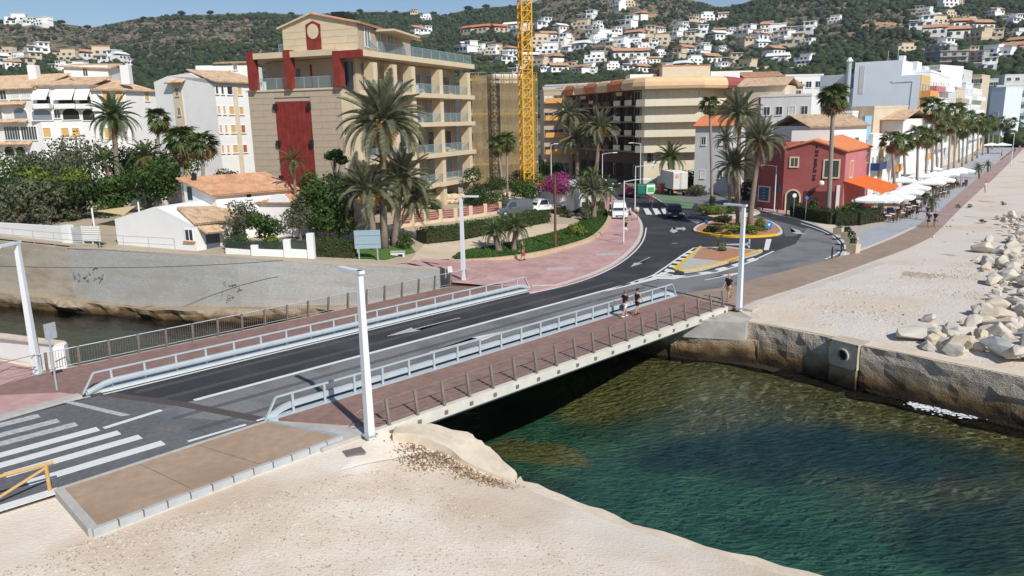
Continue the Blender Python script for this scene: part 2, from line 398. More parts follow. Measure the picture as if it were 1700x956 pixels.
def polar(name, tha, thb, nth, rs_fn, m, zfn=GH, extra=None):
 th = np.linspace(tha, thb, nth)
 ev = np.array([math.atan2(x, y) for x, y in EDGE[3:]]); th = np.unique(np.concatenate([th, ev[(ev > tha) & (ev < thb)]]))
 Rm = rs_fn(th); X = Rm*np.sin(th)[:, None]; Y = Rm*np.cos(th)[:, None]; Z = zfn(X, Y)
 V = np.stack([X, Y, Z], -1).reshape(-1, 3); a, b = Rm.shape
 i, j = np.meshgrid(np.arange(a-1), np.arange(b-1), indexing='ij'); q = (i*b+j).ravel()
 return npmesh(name, V, np.stack([q+b, q+b+1, q+1, q], 1)[:, ::-1] if False else np.stack([q, q+1, q+b+1, q+b], 1)[:, ::-1], m, smooth=True)
def rs_near(th):
 e = edge_r(th)[:, None]; k = np.linspace(0, 1, 130)[None, :]
 return e + (np.maximum(225, e+60)-e)*(k**1.4)
def rs_far(th):
 e = np.maximum(225, edge_r(th)+60)[:, None]; k = np.linspace(0, 1, 210)[None, :]
 return e + (1750-e)*(k**1.25)
g1 = polar('ground', R_(-66), R_(57), 620, rs_near, M['ground']); g1['kind'] = 'structure'

# hill material: scrub, bare earth and rock
def hill_mat():
 m = bpy.data.materials.new('hillside'); m.use_nodes = True; n = m.node_tree; N = n.nodes; L = n.links; b = N['Principled BSDF']
 b.inputs['Roughness'].default_value = .95; b.inputs['Specular IOR Level'].default_value = .1
 tc = N.new('ShaderNodeTexCoord')
 def noise(sc, d=8):
  t = N.new('ShaderNodeTexNoise'); t.inputs['Scale'].default_value = sc; t.inputs['Detail'].default_value = d; t.inputs['Roughness'].default_value = .65
  L.new(tc.outputs['Object'], t.inputs['Vector']); return t.outputs[0]
 def mix(f, a, b_, lo, hi):
  mr = N.new('ShaderNodeMapRange'); mr.inputs[1].default_value = lo; mr.inputs[2].default_value = hi; L.new(f, mr.inputs[0])
  x = N.new('ShaderNodeMix'); x.data_type = 'RGBA'; L.new(mr.outputs[0], x.inputs[0])
  for k, c in ((6, a), (7, b_)):
   if isinstance(c, tuple): x.inputs[k].default_value = (*c, 1)
   else: L.new(c, x.inputs[k])
  return x.outputs[2]
 c1 = mix(noise(.06), (.155, .115, .08), (.24, .19, .14), .35, .65)
 c2 = mix(noise(.012), c1, (.30, .22, .15), .52, .68)
 c3 = mix(noise(.09, 10), c2, (.055, .07, .035), .47, .55)
 L.new(c3, b.inputs['Base Color']); return m
g2 = polar('hills', R_(-62), R_(57), 640, rs_far, hill_mat()); g2['kind'] = 'structure'

# ------------------------------------------------------------ near ground and its edges
EZ = -1.95
bank = [G(612, 726, -.18), G(655, 716, -.25), G(700, 712, -.45), G(775, 727, -.95), G(808, 752, -1.4), G(857, 797, -1.85), G(975, 845, EZ), G(1100, 890, EZ), G(1335, 957, EZ), G(1560, 1030, EZ), G(1900, 1150, EZ), G(2700, 1450, EZ)]
inl = [G(605, 736, -.18), G(600, 742, -.18), G(590, 752, -.18), G(575, 770, -.18), G(560, 785, -.18), G(540, 805, -.18), G(500, 850, -.18), G(470, 900, -.18), G(440, 980, -.18), G(420, 1100, -.18), G(400, 1300, -.18), G(380, 1700, -.18)]
bk = smoothline(bank, 8); il = smoothline(inl, 8); V = []; F = []; nr = 40
for i, (a_, b_) in enumerate(zip(bk, il)):
 for k in range(nr+1):
  t = k/nr; p = a_.lerp(b_, t); s_ = 1-(1-t)**1.6 if i > 30 else t
  z = a_.z+(b_.z-a_.z)*s_ + (.10*(float(fbm(np.array([p.x*.7]), np.array([p.y*.7]), 3, 4)[0])-.5) if 0 < k < nr else 0)
  V.append((p.x, p.y, z))
 V.append((a_.x, a_.y, -5))
kk = nr+2
for i in range(len(bk)-1):
 for k in range(nr): F.append((i*kk+k, (i+1)*kk+k, (i+1)*kk+k+1, i*kk+k+1))
 F.append((i*kk+nr+1, (i+1)*kk+nr+1, (i+1)*kk, i*kk))
o = npmesh('sandy_bank', V, [f[::1] for f in F], M['dirt'], smooth=True); o['kind'] = 'structure'
near = [(-5.2, 28.4)]+[(p.x, p.y) for p in il]+[(8, -40), (-90, -60), (-90, 62), (-60, 52), (-38, 43.5), (-23.4, 37.6)]
slab('near_ground', near, -4.2, -.18, M['dirt'])
# ------------------------------------------------------------ sea bed and water
WZ = -2.8
def bedz(x, y):
 qd = (x-14.8)*.756+(y-44.6)*.654            # signed distance in front of the east quay (negative in the water)
 z = -4.2 - 2.0*sst(-5, -11, qd) + .5*(fbm(x/3, y/3, 2)-.5)
 z = np.where(y > 46, -4.1+.4*(fbm(x/3, y/3, 2)-.5), z)
 nb = (x*.59+y*.81-.81*24.0)                  # shelf along the near bank
 z = z+1.5*sst(4.5, .5, nb)
 z = z+.8*sst(0, -4.5, qd-0)*0 + 1.2*sst(-8, -2.5, qd)
 return z
xs = np.linspace(-150, 200, 520); ys = np.linspace(-80, 140, 420)
xs = np.concatenate([np.linspace(-150, -40, 40), np.linspace(-39.7, 45, 300), np.linspace(46, 900, 40)]); ys = np.concatenate([np.linspace(-80, 12, 20), np.linspace(12.3, 66, 200), np.linspace(68, 900, 50)])
XX, YY = np.meshgrid(xs, ys, indexing='ij'); ZZ = bedz(XX, YY)
a, b = XX.shape; i, j = np.meshgrid(np.arange(a-1), np.arange(b-1), indexing='ij'); q = (i*b+j).ravel()
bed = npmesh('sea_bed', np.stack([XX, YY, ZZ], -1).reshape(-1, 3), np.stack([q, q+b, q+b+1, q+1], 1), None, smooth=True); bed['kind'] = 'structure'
# what grows and lies on the bed: 0 sand-green, pebbles and weed; water depth tint painted in
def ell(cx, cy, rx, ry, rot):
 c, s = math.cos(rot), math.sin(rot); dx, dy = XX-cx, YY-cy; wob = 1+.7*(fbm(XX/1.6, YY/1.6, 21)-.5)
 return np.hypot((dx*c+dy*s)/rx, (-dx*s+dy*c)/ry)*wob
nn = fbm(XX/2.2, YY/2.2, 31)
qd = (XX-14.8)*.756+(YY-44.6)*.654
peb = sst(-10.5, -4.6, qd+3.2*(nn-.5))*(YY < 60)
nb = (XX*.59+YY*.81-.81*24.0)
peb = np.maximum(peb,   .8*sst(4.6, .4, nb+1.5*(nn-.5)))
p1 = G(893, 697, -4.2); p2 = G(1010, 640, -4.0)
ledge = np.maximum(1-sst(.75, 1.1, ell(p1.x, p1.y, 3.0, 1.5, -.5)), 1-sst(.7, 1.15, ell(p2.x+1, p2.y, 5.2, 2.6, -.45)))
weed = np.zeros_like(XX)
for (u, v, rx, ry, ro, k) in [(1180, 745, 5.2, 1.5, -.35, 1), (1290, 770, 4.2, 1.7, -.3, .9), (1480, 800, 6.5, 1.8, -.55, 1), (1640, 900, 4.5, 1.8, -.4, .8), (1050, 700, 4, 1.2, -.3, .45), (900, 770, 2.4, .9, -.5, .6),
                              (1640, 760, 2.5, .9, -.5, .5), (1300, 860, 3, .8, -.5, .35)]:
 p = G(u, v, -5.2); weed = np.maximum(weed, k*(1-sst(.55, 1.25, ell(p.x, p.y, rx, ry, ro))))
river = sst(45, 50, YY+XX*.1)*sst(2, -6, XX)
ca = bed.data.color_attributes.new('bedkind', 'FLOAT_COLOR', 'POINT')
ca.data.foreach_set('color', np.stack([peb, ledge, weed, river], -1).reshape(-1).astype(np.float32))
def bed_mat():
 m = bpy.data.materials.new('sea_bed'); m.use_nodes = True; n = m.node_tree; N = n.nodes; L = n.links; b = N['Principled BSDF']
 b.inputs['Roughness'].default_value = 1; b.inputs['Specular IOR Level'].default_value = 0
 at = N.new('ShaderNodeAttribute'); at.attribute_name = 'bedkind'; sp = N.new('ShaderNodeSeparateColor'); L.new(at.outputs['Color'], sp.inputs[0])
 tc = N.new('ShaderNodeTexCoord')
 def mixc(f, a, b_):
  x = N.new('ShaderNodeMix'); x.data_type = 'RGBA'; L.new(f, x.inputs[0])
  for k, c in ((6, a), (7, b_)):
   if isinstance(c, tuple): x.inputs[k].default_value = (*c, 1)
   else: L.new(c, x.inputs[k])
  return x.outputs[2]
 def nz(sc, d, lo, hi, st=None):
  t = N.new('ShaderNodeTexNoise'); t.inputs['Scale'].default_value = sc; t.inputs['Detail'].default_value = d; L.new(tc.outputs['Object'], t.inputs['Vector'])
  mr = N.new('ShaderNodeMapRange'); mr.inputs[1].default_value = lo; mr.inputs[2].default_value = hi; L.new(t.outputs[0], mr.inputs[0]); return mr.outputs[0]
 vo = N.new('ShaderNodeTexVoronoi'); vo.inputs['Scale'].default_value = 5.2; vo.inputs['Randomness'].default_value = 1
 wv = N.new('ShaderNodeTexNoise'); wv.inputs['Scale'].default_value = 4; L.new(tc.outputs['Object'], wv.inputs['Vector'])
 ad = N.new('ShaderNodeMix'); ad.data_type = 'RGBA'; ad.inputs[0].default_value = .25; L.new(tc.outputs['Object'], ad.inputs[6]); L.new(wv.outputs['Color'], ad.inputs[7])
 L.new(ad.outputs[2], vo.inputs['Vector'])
 sand = mixc(nz(.8, 6, .4, .6), (.058, .19, .13), (.09, .24, .155))  # green of the water's depth is mixed into the sand colour
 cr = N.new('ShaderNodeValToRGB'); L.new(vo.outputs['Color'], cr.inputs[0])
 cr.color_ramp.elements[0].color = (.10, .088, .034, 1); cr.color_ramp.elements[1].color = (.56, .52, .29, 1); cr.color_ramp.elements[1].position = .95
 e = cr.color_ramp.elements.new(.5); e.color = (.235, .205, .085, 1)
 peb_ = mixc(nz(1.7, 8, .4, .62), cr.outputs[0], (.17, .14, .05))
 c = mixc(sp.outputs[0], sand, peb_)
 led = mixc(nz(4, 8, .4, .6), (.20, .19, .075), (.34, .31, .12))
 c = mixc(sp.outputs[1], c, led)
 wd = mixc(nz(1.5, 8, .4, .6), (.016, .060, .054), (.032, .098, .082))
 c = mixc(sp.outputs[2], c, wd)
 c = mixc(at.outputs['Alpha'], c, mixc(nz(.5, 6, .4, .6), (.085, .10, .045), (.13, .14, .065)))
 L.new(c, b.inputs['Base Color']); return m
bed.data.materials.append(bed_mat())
def water_mat():
 m = bpy.data.materials.new('sea_water'); m.use_nodes = True; n = m.node_tree; N = n.nodes; L = n.links; N.remove(N['Principled BSDF'])
 tr = N.new('ShaderNodeBsdfTransparent'); tr.inputs[0].default_value = (.84, .90, .85, 1)
 gl = N.new('ShaderNodeBsdfGlossy'); gl.inputs['Roughness'].default_value = .10; gl.inputs[0].default_value = (.9, .95, 1, 1)
 fr = N.new('ShaderNodeFresnel'); fr.inputs[0].default_value = 1.33
 tc = N.new('ShaderNodeTexCoord'); mp = N.new('ShaderNodeMapping'); mp.inputs['Rotation'].default_value = (0, 0, R_(38)); mp.inputs['Scale'].default_value = (.7, 1.7, 1); L.new(tc.outputs['Object'], mp.inputs[0])
 t = N.new('ShaderNodeTexNoise'); t.inputs['Scale'].default_value = 1.9; t.inputs['Detail'].default_value = 8; t.inputs['Distortion'].default_value = 1.2; L.new(mp.outputs[0], t.inputs['Vector'])
 bp = N.new('ShaderNodeBump'); bp.inputs['Distance'].default_value = .035; bp.inputs['Strength'].default_value = 1; L.new(t.outputs[0], bp.inputs['Height'])
 L.new(bp.outputs[0], gl.inputs['Normal']); L.new(bp.outputs[0], fr.inputs['Normal'])
 mx = N.new('ShaderNodeMixShader'); L.new(fr.outputs[0], mx.inputs[0]); L.new(tr.outputs[0], mx.inputs[1]); L.new(gl.outputs[0], mx.inputs[2])
 L.new(mx.outputs[0], N['Material Output'].inputs[0]); return m
w = MB(); w.quad((-900, -280, WZ), (1900, -280, WZ), (1900, 1750, WZ), (-900, 1750, WZ)); wo_ = w.build('water', water_mat()); wo_['kind'] = 'structure'
# foam where the swell breaks on the quay foot
rnd = random.Random(3); fo = MB()
c0, c1 = G(1520, 666, WZ+.03), G(1640, 688, WZ+.03)
for k in range(520):
 t = rnd.random(); w_ = math.sin(PI*min(1, max(0, t)))**.6; p = c0.lerp(c1, t)+Vector((rnd.gauss(0, .42*w_)-.5, rnd.gauss(0, .34*w_)-.4, rnd.uniform(0, .05)))
 r = rnd.uniform(.02, .10); n = 6; a0 = rnd.random()*6
 fo.add([(p.x+r*math.cos(a0+i*PI/3)*rnd.uniform(.6, 1.6), p.y+r*math.sin(a0+i*PI/3)*rnd.uniform(.5, 1), p.z) for i in range(6)], [tuple(range(6))])
fo.build('sea_foam', mat('foam', (.80, .84, .86), .7))['kind'] = 'stuff'

# ------------------------------------------------------------ quay walls
def wall_strip(name, pts, thick, zb, m, rough=.0, label=None, cat=None, seed=0, n=8, nz=10, side=1, coping=None, zones=None):
 """wall along pts [(x,y,ztop)], face displaced so that it reads as rough masonry; side=+1: thickness to the left of the path"""
 P = smoothline(pts, n) if n > 1 else [Vector(p) for p in pts]
 V = []; nr = nz+2
 rows = []
 for i, p in enumerate(P):
  d = (P[min(i+1, len(P)-1)]-P[max(i-1, 0)]); d.z = 0; d.normalize(); nn = Vector((-d.y, d.x, 0))*side
  row = []
  for k in range(nz+1):
   z = zb+(p.z-zb)*k/nz
   off = rough*(float(fbm(np.array([i*.35+seed]), np.array([z*1.7]), seed, 3)[0])-.5)*2*(0 if k == nz and False else 1)
   row.append((p.x-nn.x*off, p.y-nn.y*off, z))
  row.append((p.x+nn.x*thick, p.y+nn.y*thick, p.z)); row.append((p.x+nn.x*thick, p.y+nn.y*thick, zb))
  rows.append(row)
 k = len(rows[0]); V = [v for r in rows for v in r]; F = []
 for i in range(len(rows)-1):
  for j in range(k-1):
   a = i*k+j; F.append((a, a+1, a+k+1, a+k) if side < 0 else (a+k, a+k+1, a+1, a))
 F.append(tuple(range(k))); F.append(tuple((len(rows)-1)*k+j for j in range(k))[::-1])
 o = MB().add(V, F).build(name, m)
 if label: tag(o, label, cat)
 return o
# east quay
def tidal(name, dry, dry2, dry3, zlo, zhi, bump=.14):
 """masonry whose foot is stained by the tide"""
 m = mat(name, dry, .95, dry2, scale=4.5, detail=12, bump=bump*.8, bscale=10, col3=dry3, scale3=.5, f3=.6, stretch=(1, 1, 2))
 n = m.node_tree; N = n.nodes; L = n.links; b = N['Principled BSDF']; src = b.inputs['Base Color'].links[0].from_socket
 tc = N.new('ShaderNodeTexCoord'); sp = N.new('ShaderNodeSeparateXYZ'); L.new(tc.outputs['Object'], sp.inputs[0])
 t = N.new('ShaderNodeTexNoise'); t.inputs['Scale'].default_value = .9; t.inputs['Detail'].default_value = 8; L.new(tc.outputs['Object'], t.inputs['Vector'])
 ma = N.new('ShaderNodeMath'); ma.operation = 'MULTIPLY_ADD'; ma.inputs[1].default_value = 1.3; L.new(t.outputs[0], ma.inputs[0]); L.new(sp.outputs[2], ma.inputs[2])
 def mix(lo, hi, col, s):
  mr = N.new('ShaderNodeMapRange'); mr.inputs[1].default_value = lo+.65; mr.inputs[2].default_value = hi+.65; L.new(ma.outputs[0], mr.inputs[0])
  x = N.new('ShaderNodeMix'); x.data_type = 'RGBA'; x.inputs[6].default_value = (*col, 1); L.new(s, x.inputs[7]); L.new(mr.outputs[0], x.inputs[0]); return x.outputs[2]
 c = mix(zlo+.45, zhi+.3, (.20, .125, .055), src); c = mix(zlo, zlo+.55, (.035, .024, .014), c)
 L.new(c, b.inputs['Base Color']); return m
QM = tidal('quay_stone', (.46, .385, .305), (.62, .54, .45), (.35, .27, .19), -2.5, -1.3)
RM = tidal('retaining_wall', (.36, .355, .335), (.46, .45, .425), (.38, .34, .29), -3.4, -3.0, .03)
AM = tidal('abutment_concrete', (.42, .42, .40), (.50, .49, .46), (.32, .30, .26), -2.5, -2.0, .01)
wall_strip('bridge_abutment', [(-2.6, 56.0, -.62), (3, 51.1, -.62), (8.0, 46.75, -.62), (10.9, 45.35, -.62)], 1.2, -5, AM, .15, 'grey concrete abutment in the shade under the far end of the bridge', 'abutment', 1, 6, 8, 1)
tag(slab('wing_wall', [(9.6, 45.9), (10.6, 44.95), (14.1, 43.95), (14.75, 44.9), (13.6, 46.3), (12.5, 47.3)], -1.35, -.24, M['concrete'], kind=None), 'pale concrete wing block where the bridge deck lands on the right bank', 'wing wall')
wall_strip('quay_wall', [(14.2, 44.45, -.3), (14.9, 43.8, -.3), (16.6, 42.1, -.3), (17.95, 40.5, -.3)], .9, -5, QM, .13, 'rough stone quay wall between the bridge end and the drain outlet', 'quay wall', 5, 8, 14)
wall_strip('quay_wall', [(18.9, 39.1, -.3), (21.6, 36.1, -.3), (24.1, 33.3, -.3), (28.5, 28.2, -.3), (34, 22, -.3), (46, 8, -.3)], 1.0, -5, QM, .16, 'long rough stone quay wall running right from the drain outlet below the boulders', 'quay wall', 9, 8, 14)
def pipe_block():
 r = empty('drain_outlet', (18.5, 39.93, -.27), math.atan2(-1.6, 1.05), 'square concrete drain outlet with a round dark pipe hole set in the quay wall', 'drain outlet')
 # block face built as a ring so that the hole is real
 mb = MB(); n = 24; W, H = .86, .72
 def sq(a):
  c, s = math.cos(a), math.sin(a); k = 1/max(abs(c)/W, abs(s)/H); return c*k, s*k
 vs = []
 for i in range(n):
  a = 2*PI*i/n; x, z = sq(a); vs.append((x, -.35, z-.72))
 for i in range(n):
  a = 2*PI*i/n; vs.append((.30*math.cos(a), -.35, .30*math.sin(a)-.75))
 for i in range(n):
  a = 2*PI*i/n; vs.append((.30*math.cos(a), .9, .30*math.sin(a)-.75))
 fs = [((i+1) % n, i, n+i, n+(i+1) % n) for i in range(n)]+[(n+(i+1) % n, n+i, 2*n+i, 2*n+(i+1) % n) for i in range(n)]
 mb.add(vs, fs); mb.add([(-W, -.35, 0), (W, -.35, 0), (W, 1, 0), (-W, 1, 0), (-W, -.35, -1.44), (W, -.35, -1.44), (W, 1, -1.44), (-W, 1, -1.44)], [(0, 1, 2, 3), (0, 3, 7, 4), (1, 5, 6, 2), (4, 7, 6, 5)])
 mb.build('block', mat('outlet_concrete', (.43, .37, .28), .9, (.52, .46, .37), scale=3, bump=.01), r)
 t = MB(); n2 = 16; t.add([((.38 if k else .30)*math.cos(2*PI*i/n2), -.47 if k < 2 else -.352, (.38 if k else .30)*math.sin(2*PI*i/n2)-.75) for k in (0, 1, 2) for i in range(n2)],
          [(i, (i+1) % n2, n2+(i+1) % n2, n2+i) for i in range(n2)]+[(n2+i, n2+(i+1) % n2, 2*n2+(i+1) % n2, 2*n2+i) for i in range(n2)])
 t.build('pipe_rim', M['concrete'], r)
 d = MB(); d.add([(.31*math.cos(2*PI*i/16), -.2, .31*math.sin(2*PI*i/16)-.75) for i in range(16)], [tuple(range(16))]); d.build('pipe_shade_disc', M['dark'], r)  # dark disc stands in for the shade inside the pipe
 MB().box((0, .45, -2.6), (1.6, 1.5, 2.4)).build('footing', QM, r)
pipe_block()
wall_strip('quay_wall', [(9.9, 45.5, -1.32), (11.5, 44.75, -1.32), (14.3, 43.9, -1.32), (14.9, 43.75, -1.3)], .6, -5, QM, .2, 'stone foot of the quay under the pale concrete wing block', 'quay wall', 2, 6, 8)
for i_, c_ in enumerate(([(14.2, 44.6), (15.1, 43.75), (16.7, 42.25), (18.2, 40.6)], [(19.1, 39.2), (21.8, 36.3), (24.3, 33.5), (28.7, 28.4), (34.2, 22.2), (46.2, 8.2)])): tag(ribbon('quay_coping', smoothline(c_, 5), [.7, 1.15][i_], -.4, -.26, M['coping'], side=.42, kind=None), ['pale coping on the quay wall between bridge and drain outlet', 'broad pale coping strip below the boulders'][i_], 'coping')
# stepped footing at the water line of the quay
wall_strip('quay_footing', [(10.5, 44.6, -2.86), (14.4, 43.2, -2.76), (18.0, 39.0, -2.95), (21.0, 35.4, -2.8), (23.6, 32.6, -2.95), (28, 27.3, -2.78), (33.5, 21.4, -2.85)], 1.3, -5, QM, .7, 'dark wet stone footing at the waterline along the right quay', 'quay footing', 14, 8, 6)

# left retaining wall beyond the canal, with its cap
RW = [(-140, 103, 3.6), (-75, 79, 3.2), (-45.6, 65.3, 2.75)]
RW2 = [(-45.6, 65.3, 2.75), (-36.6, 61.6, 2.42)]
RW3 = [(-36.6, 61.6, 2.42), (-33, 60.5, 2.42), (-21.3, 57.6, 2.05), (-13, 58.1, 1.2), (-4.9, 58.5, .55)]
wall_strip('retaining_wall', RW+RW2[1:], .5, -3.2, tidal('retaining_wall_brown', (.43, .37, .30), (.50, .44, .36), (.36, .27, .19), -3.4, -3.0, .05), .08, 'brownish patched canal wall at the far left below the white garden wall', 'retaining wall', 3, 4, 10)
wall_strip('retaining_wall', RW3, .5, -3.2, RM, .05, 'long grey canal wall with graffiti from the white house to the bridge', 'retaining wall', 4, 4, 10)
cp = ribbon('wall_cap', smoothline([(-36.6, 61.9), (-33, 60.8), (-21.3, 57.9), (-13, 58.4), (-4.9, 58.8)], 4), .62, .0, .1, mat('wall_cap', (.52, .43, .34), .9, (.44, .36, .28), scale=3), kind=None)
for v in cp.data.vertices:
 v.co.z += float(np.interp(v.co.x, [-36.6, -33, -21.3, -13, -4.9], [2.42, 2.42, 2.05, 1.2, .55]))
cp.parent = bpy.data.objects['retaining_wall.001']
LEDGE = tidal('rock_ledge_stone', (.40, .31, .21), (.50, .41, .30), (.27, .21, .14), -2.9, -2.35, .2)
wall_strip('rock_ledge', [(-140, 101, -1.6), (-75, 77, -1.6), (-46, 64.2, -1.6), (-38, 61.0, -1.75), (-31, 58.8, -2.1), (-24, 56.9, -1.9), (-16, 56.4, -1.9), (-10, 56.6, -2.2), (-5, 56.6, -2.5)], 1.9, -5, LEDGE, .8,
           'weathered rock ledge at the foot of the canal wall', 'rock ledge', 22, 10, 8)
# graffiti: flat scribbles painted on the wall
GRM = mat('graffiti_paint', (.16, .17, .20), .9, (.30, .30, .31), scale=5); GRR = mat('graffiti_red', (.42, .22, .18), .9)
def wall_y(x): return float(np.interp(x, [-45.6, -36.6, -33, -21.3, -13, -4.9], [65.3, 61.6, 60.5, 57.6, 58.1, 58.5]))
def graffiti(u0, u1, v0, v1, n, m_, label, seed):
 rr = random.Random(seed); root = empty('graffiti', (0, 0, 0), 0, label, 'graffiti'); strokes = []
 for k in range(n):
  u = rr.uniform(u0, u1); v = rr.uniform(v0, v1); pts = []
  for j in range(rr.randint(4, 7)):
   d = ray(u, v); t = 60/d.y
   for _ in range(6):
    yw = wall_y(d.x*t)-.1; t = yw/d.y
   pts.append(Vector((d.x*t, yw, CZ+d.z*t)))
   u += rr.gauss(0, 1.8); v += rr.gauss(0, 2.4)
  pts = smoothline(pts, 3)
  w_ = rr.choice([.03, .05, .08]); st_ = MB()
  for p, q in zip(pts[:-1], pts[1:]): st_.bar(p, q, w_, .02)
  strokes.append(st_.build('stroke', m_, root))
graffiti(125, 178, 447, 465, 12, GRM, 'dark graffiti scrawl on the left end of the canal wall', 1)
graffiti(268, 302, 458, 466, 6, GRM, 'small dark tag high on the middle of the canal wall', 2)
graffiti(338, 400, 468, 492, 16, GRM, 'dark graffiti block on the canal wall left of the first bridge lamp', 3)
graffiti(322, 335, 485, 498, 4, GRR, 'small reddish graffiti mark low on the canal wall', 4)
graffiti(470, 476, 470, 484, 3, GRM, 'tiny black mark on the canal wall above the bridge fence', 5)

# west bank: river side edge and white parapet
tag(wall_strip('white_parapet', [(-70, 54.2, .95), (-38, 43.6, 1.05), (-23.9, 37.75, 1.1)], .42, -.2, M['white'], 0, None, None, 0, 2, 2), 'white parapet wall with sandy cap at the left end of the bridge', 'parapet wall')
par = bpy.data.objects['white_parapet']
c_ = ribbon('cap', [(-70, 54.41), (-38, 43.81), (-23.6, 37.82)], .56, 1.05, 1.15, M['coping'], kind=None)
for v in c_.data.vertices: v.co.z += float(np.interp(v.co.x, [-70, -38, -23.9], [-.12, -.01, .03]))
c_.parent = par
MB().box((-23.5, 37.6, .5), (.5, .7, 1.25), .3).build('end_post', M['white'], par)

# ------------------------------------------------------------ roads
def P(l, z=0.0): return [G(u, v, z) for u, v in l]
kerbL = [(925, 474), (962, 463), (1000, 449), (1030, 432), (1052, 413), (1064, 396), (1068, 378), (1063, 363), (1052, 352)]
road_far = P([(878, 486)])+smoothline(P(kerbL), 4)+P([(1035, 340), (1018, 325), (1003, 310), (985, 297), (955, 284), (940, 276), (985, 272), (1020, 277), (1075, 287), (1130, 300), (1170, 314), (1215, 330), (1262, 349)])+\
 smoothline(P([(1290, 356), (1320, 364), (1352, 374), (1380, 386), (1398, 400), (1403, 412), (1396, 423), (1379, 430)]), 4)+P([(1325, 443), (1250, 463), (1222, 472)])
rp = [B(12.9, 28.25), B(43.4, 28.25)]+road_far[::-1]+[B(38.3, 37.45), B(8.6, 37.45)]+P([(0, 697), (-320, 790)], 0)+P([(-320, 960), (0, 842), (92, 814)], 0)
slab('road', rp, -.25, 0.0, M['asphalt_new'])
# older, paler asphalt of the near lane and the outer turn
ol = [B(12.9, 28.27, 0), B(43, 28.27, 0)]+P([(1222, 474), (1250, 465), (1325, 445), (1379, 432), (1394, 423), (1400, 411), (1394, 402), (1378, 390), (1340, 378)])+P([(1330, 392), (1320, 405), (1290, 416), (1255, 429), (1190, 447), (1130, 457), (1040, 475)])+[B(45, 32.9), B(30, 33.0), B(16.0, 33.0)]+P([(283, 673)])
slab('road_surface_old', [Vector((p.x, p.y, 0)) for p in [B(12.9, 28.27), B(43, 28.27)]]+ol[2:-1]+[B(9.6, 33.0), ], .0, .006, M['asphalt_old'])
slab('road_surface_worn', P([(-320, 960), (0, 842), (92, 814), (436, 700), (262, 668), (170, 655), (0, 700), (-320, 795)]), .0, .004, M['asphalt_mid'])
slab('road_surface_grey', P([(1340, 380), (1310, 372), (1272, 362), (1240, 353), (1180, 343), (1210, 356), (1265, 365), (1300, 378), (1303, 392), (1320, 392)]), .0, .005, M['asphalt_mid'])
slab('side_street', P([(1057, 308), (1062, 302), (1075, 291), (1130, 304), (1170, 317), (1215, 333), (1255, 349), (1230, 352), (1172, 345), (1152, 336)]), .0, .007, M['asphalt_old'])
slab('cycle_lane', P([(1040, 303), (1056, 302), (1110, 322), (1154, 337), (1148, 346), (1118, 345), (1085, 326)]), .0, .011, mat('green_lane', (.13, .22, .12), .85, (.17, .26, .15), scale=3))
ribbon('kerb', P([(1036, 304), (1085, 328), (1117, 347)]), .25, 0, .12, M['pavement'])
# joint at the bridge head
ribbon('expansion_joint', [B(9.3, 37.3), B(11.4, 33), B(13.1, 28.4)], .5, 0, .012, mat('joint_rubber', (.075, .062, .06), .9, (.11, .09, .085), scale=8))
def mark(px, z=.018, m_=None, name='road_marking'): return slab(name, P(px), 0, z, m_ or M['paint'])
# centre line on the bridge
ribbon('centre_line', [B(12.0, 33.0), B(44.4, 33.02)], .24, 0, .018, M['paint'])
ribbon('centre_line', [Vector((p.x, p.y, 0)) for p in P([(172, 711), (268, 681)])], .24, 0, .018, M['paint'])
ribbon('centre_line', [B(44.9, 33.05), B(50.5, 33.5)], .24, 0, .018, M['paint'])
for n_, w_ in ((37.3, .13), (36.95, .10)): ribbon('edge_line', [B(9.4, n_), B(38.6, n_)], w_, 0, .018, M['paint'])
ribbon('edge_line', P([(42, 683), (150, 658)]), .12, 0, .018, M['paint_worn'])
ribbon('edge_line', P([(312, 733), (408, 705)]), .15, 0, .018, M['paint'])
ribbon('edge_line', P([(426, 699), (444, 693)]), .15, 0, .018, M['paint'])
ribbon('edge_line', smoothline([p for p in P([(880, 487), (927, 477), (966, 466), (1004, 451), (1035, 433), (1057, 414), (1069, 396), (1073, 378)])], 5), .13, 0, .018, M['paint'])
ribbon('edge_line', smoothline(P([(1330, 371), (1358, 380), (1381, 391), (1394, 403), (1397, 412), (1390, 421), (1370, 430)]), 5), .15, 0, .018, M['paint'])
mark([(105, 668), (122, 667), (217, 689), (200, 691)], m_=M['paint_worn'])
for (u, v) in [(65, 690), (97, 698), (127, 704), (163, 712), (198, 718), (233, 725), (271, 735)]:
 e = G(u, v, 0); L_ = 4.6
 ribbon('crosswalk_stripe', [e, e-BX*L_], .5, 0, .018, M['paint'] if v > 705 else M['paint_worn'])
for k in range(1, 3):
 e = G(271, 735, 0)+Vector((1.15, -.85, 0))*k-BX*(2.3*k)
 if k == 1: ribbon('crosswalk_stripe', [e-BX*1.9, e-BX*4.6], .5, 0, .018, M['paint'])
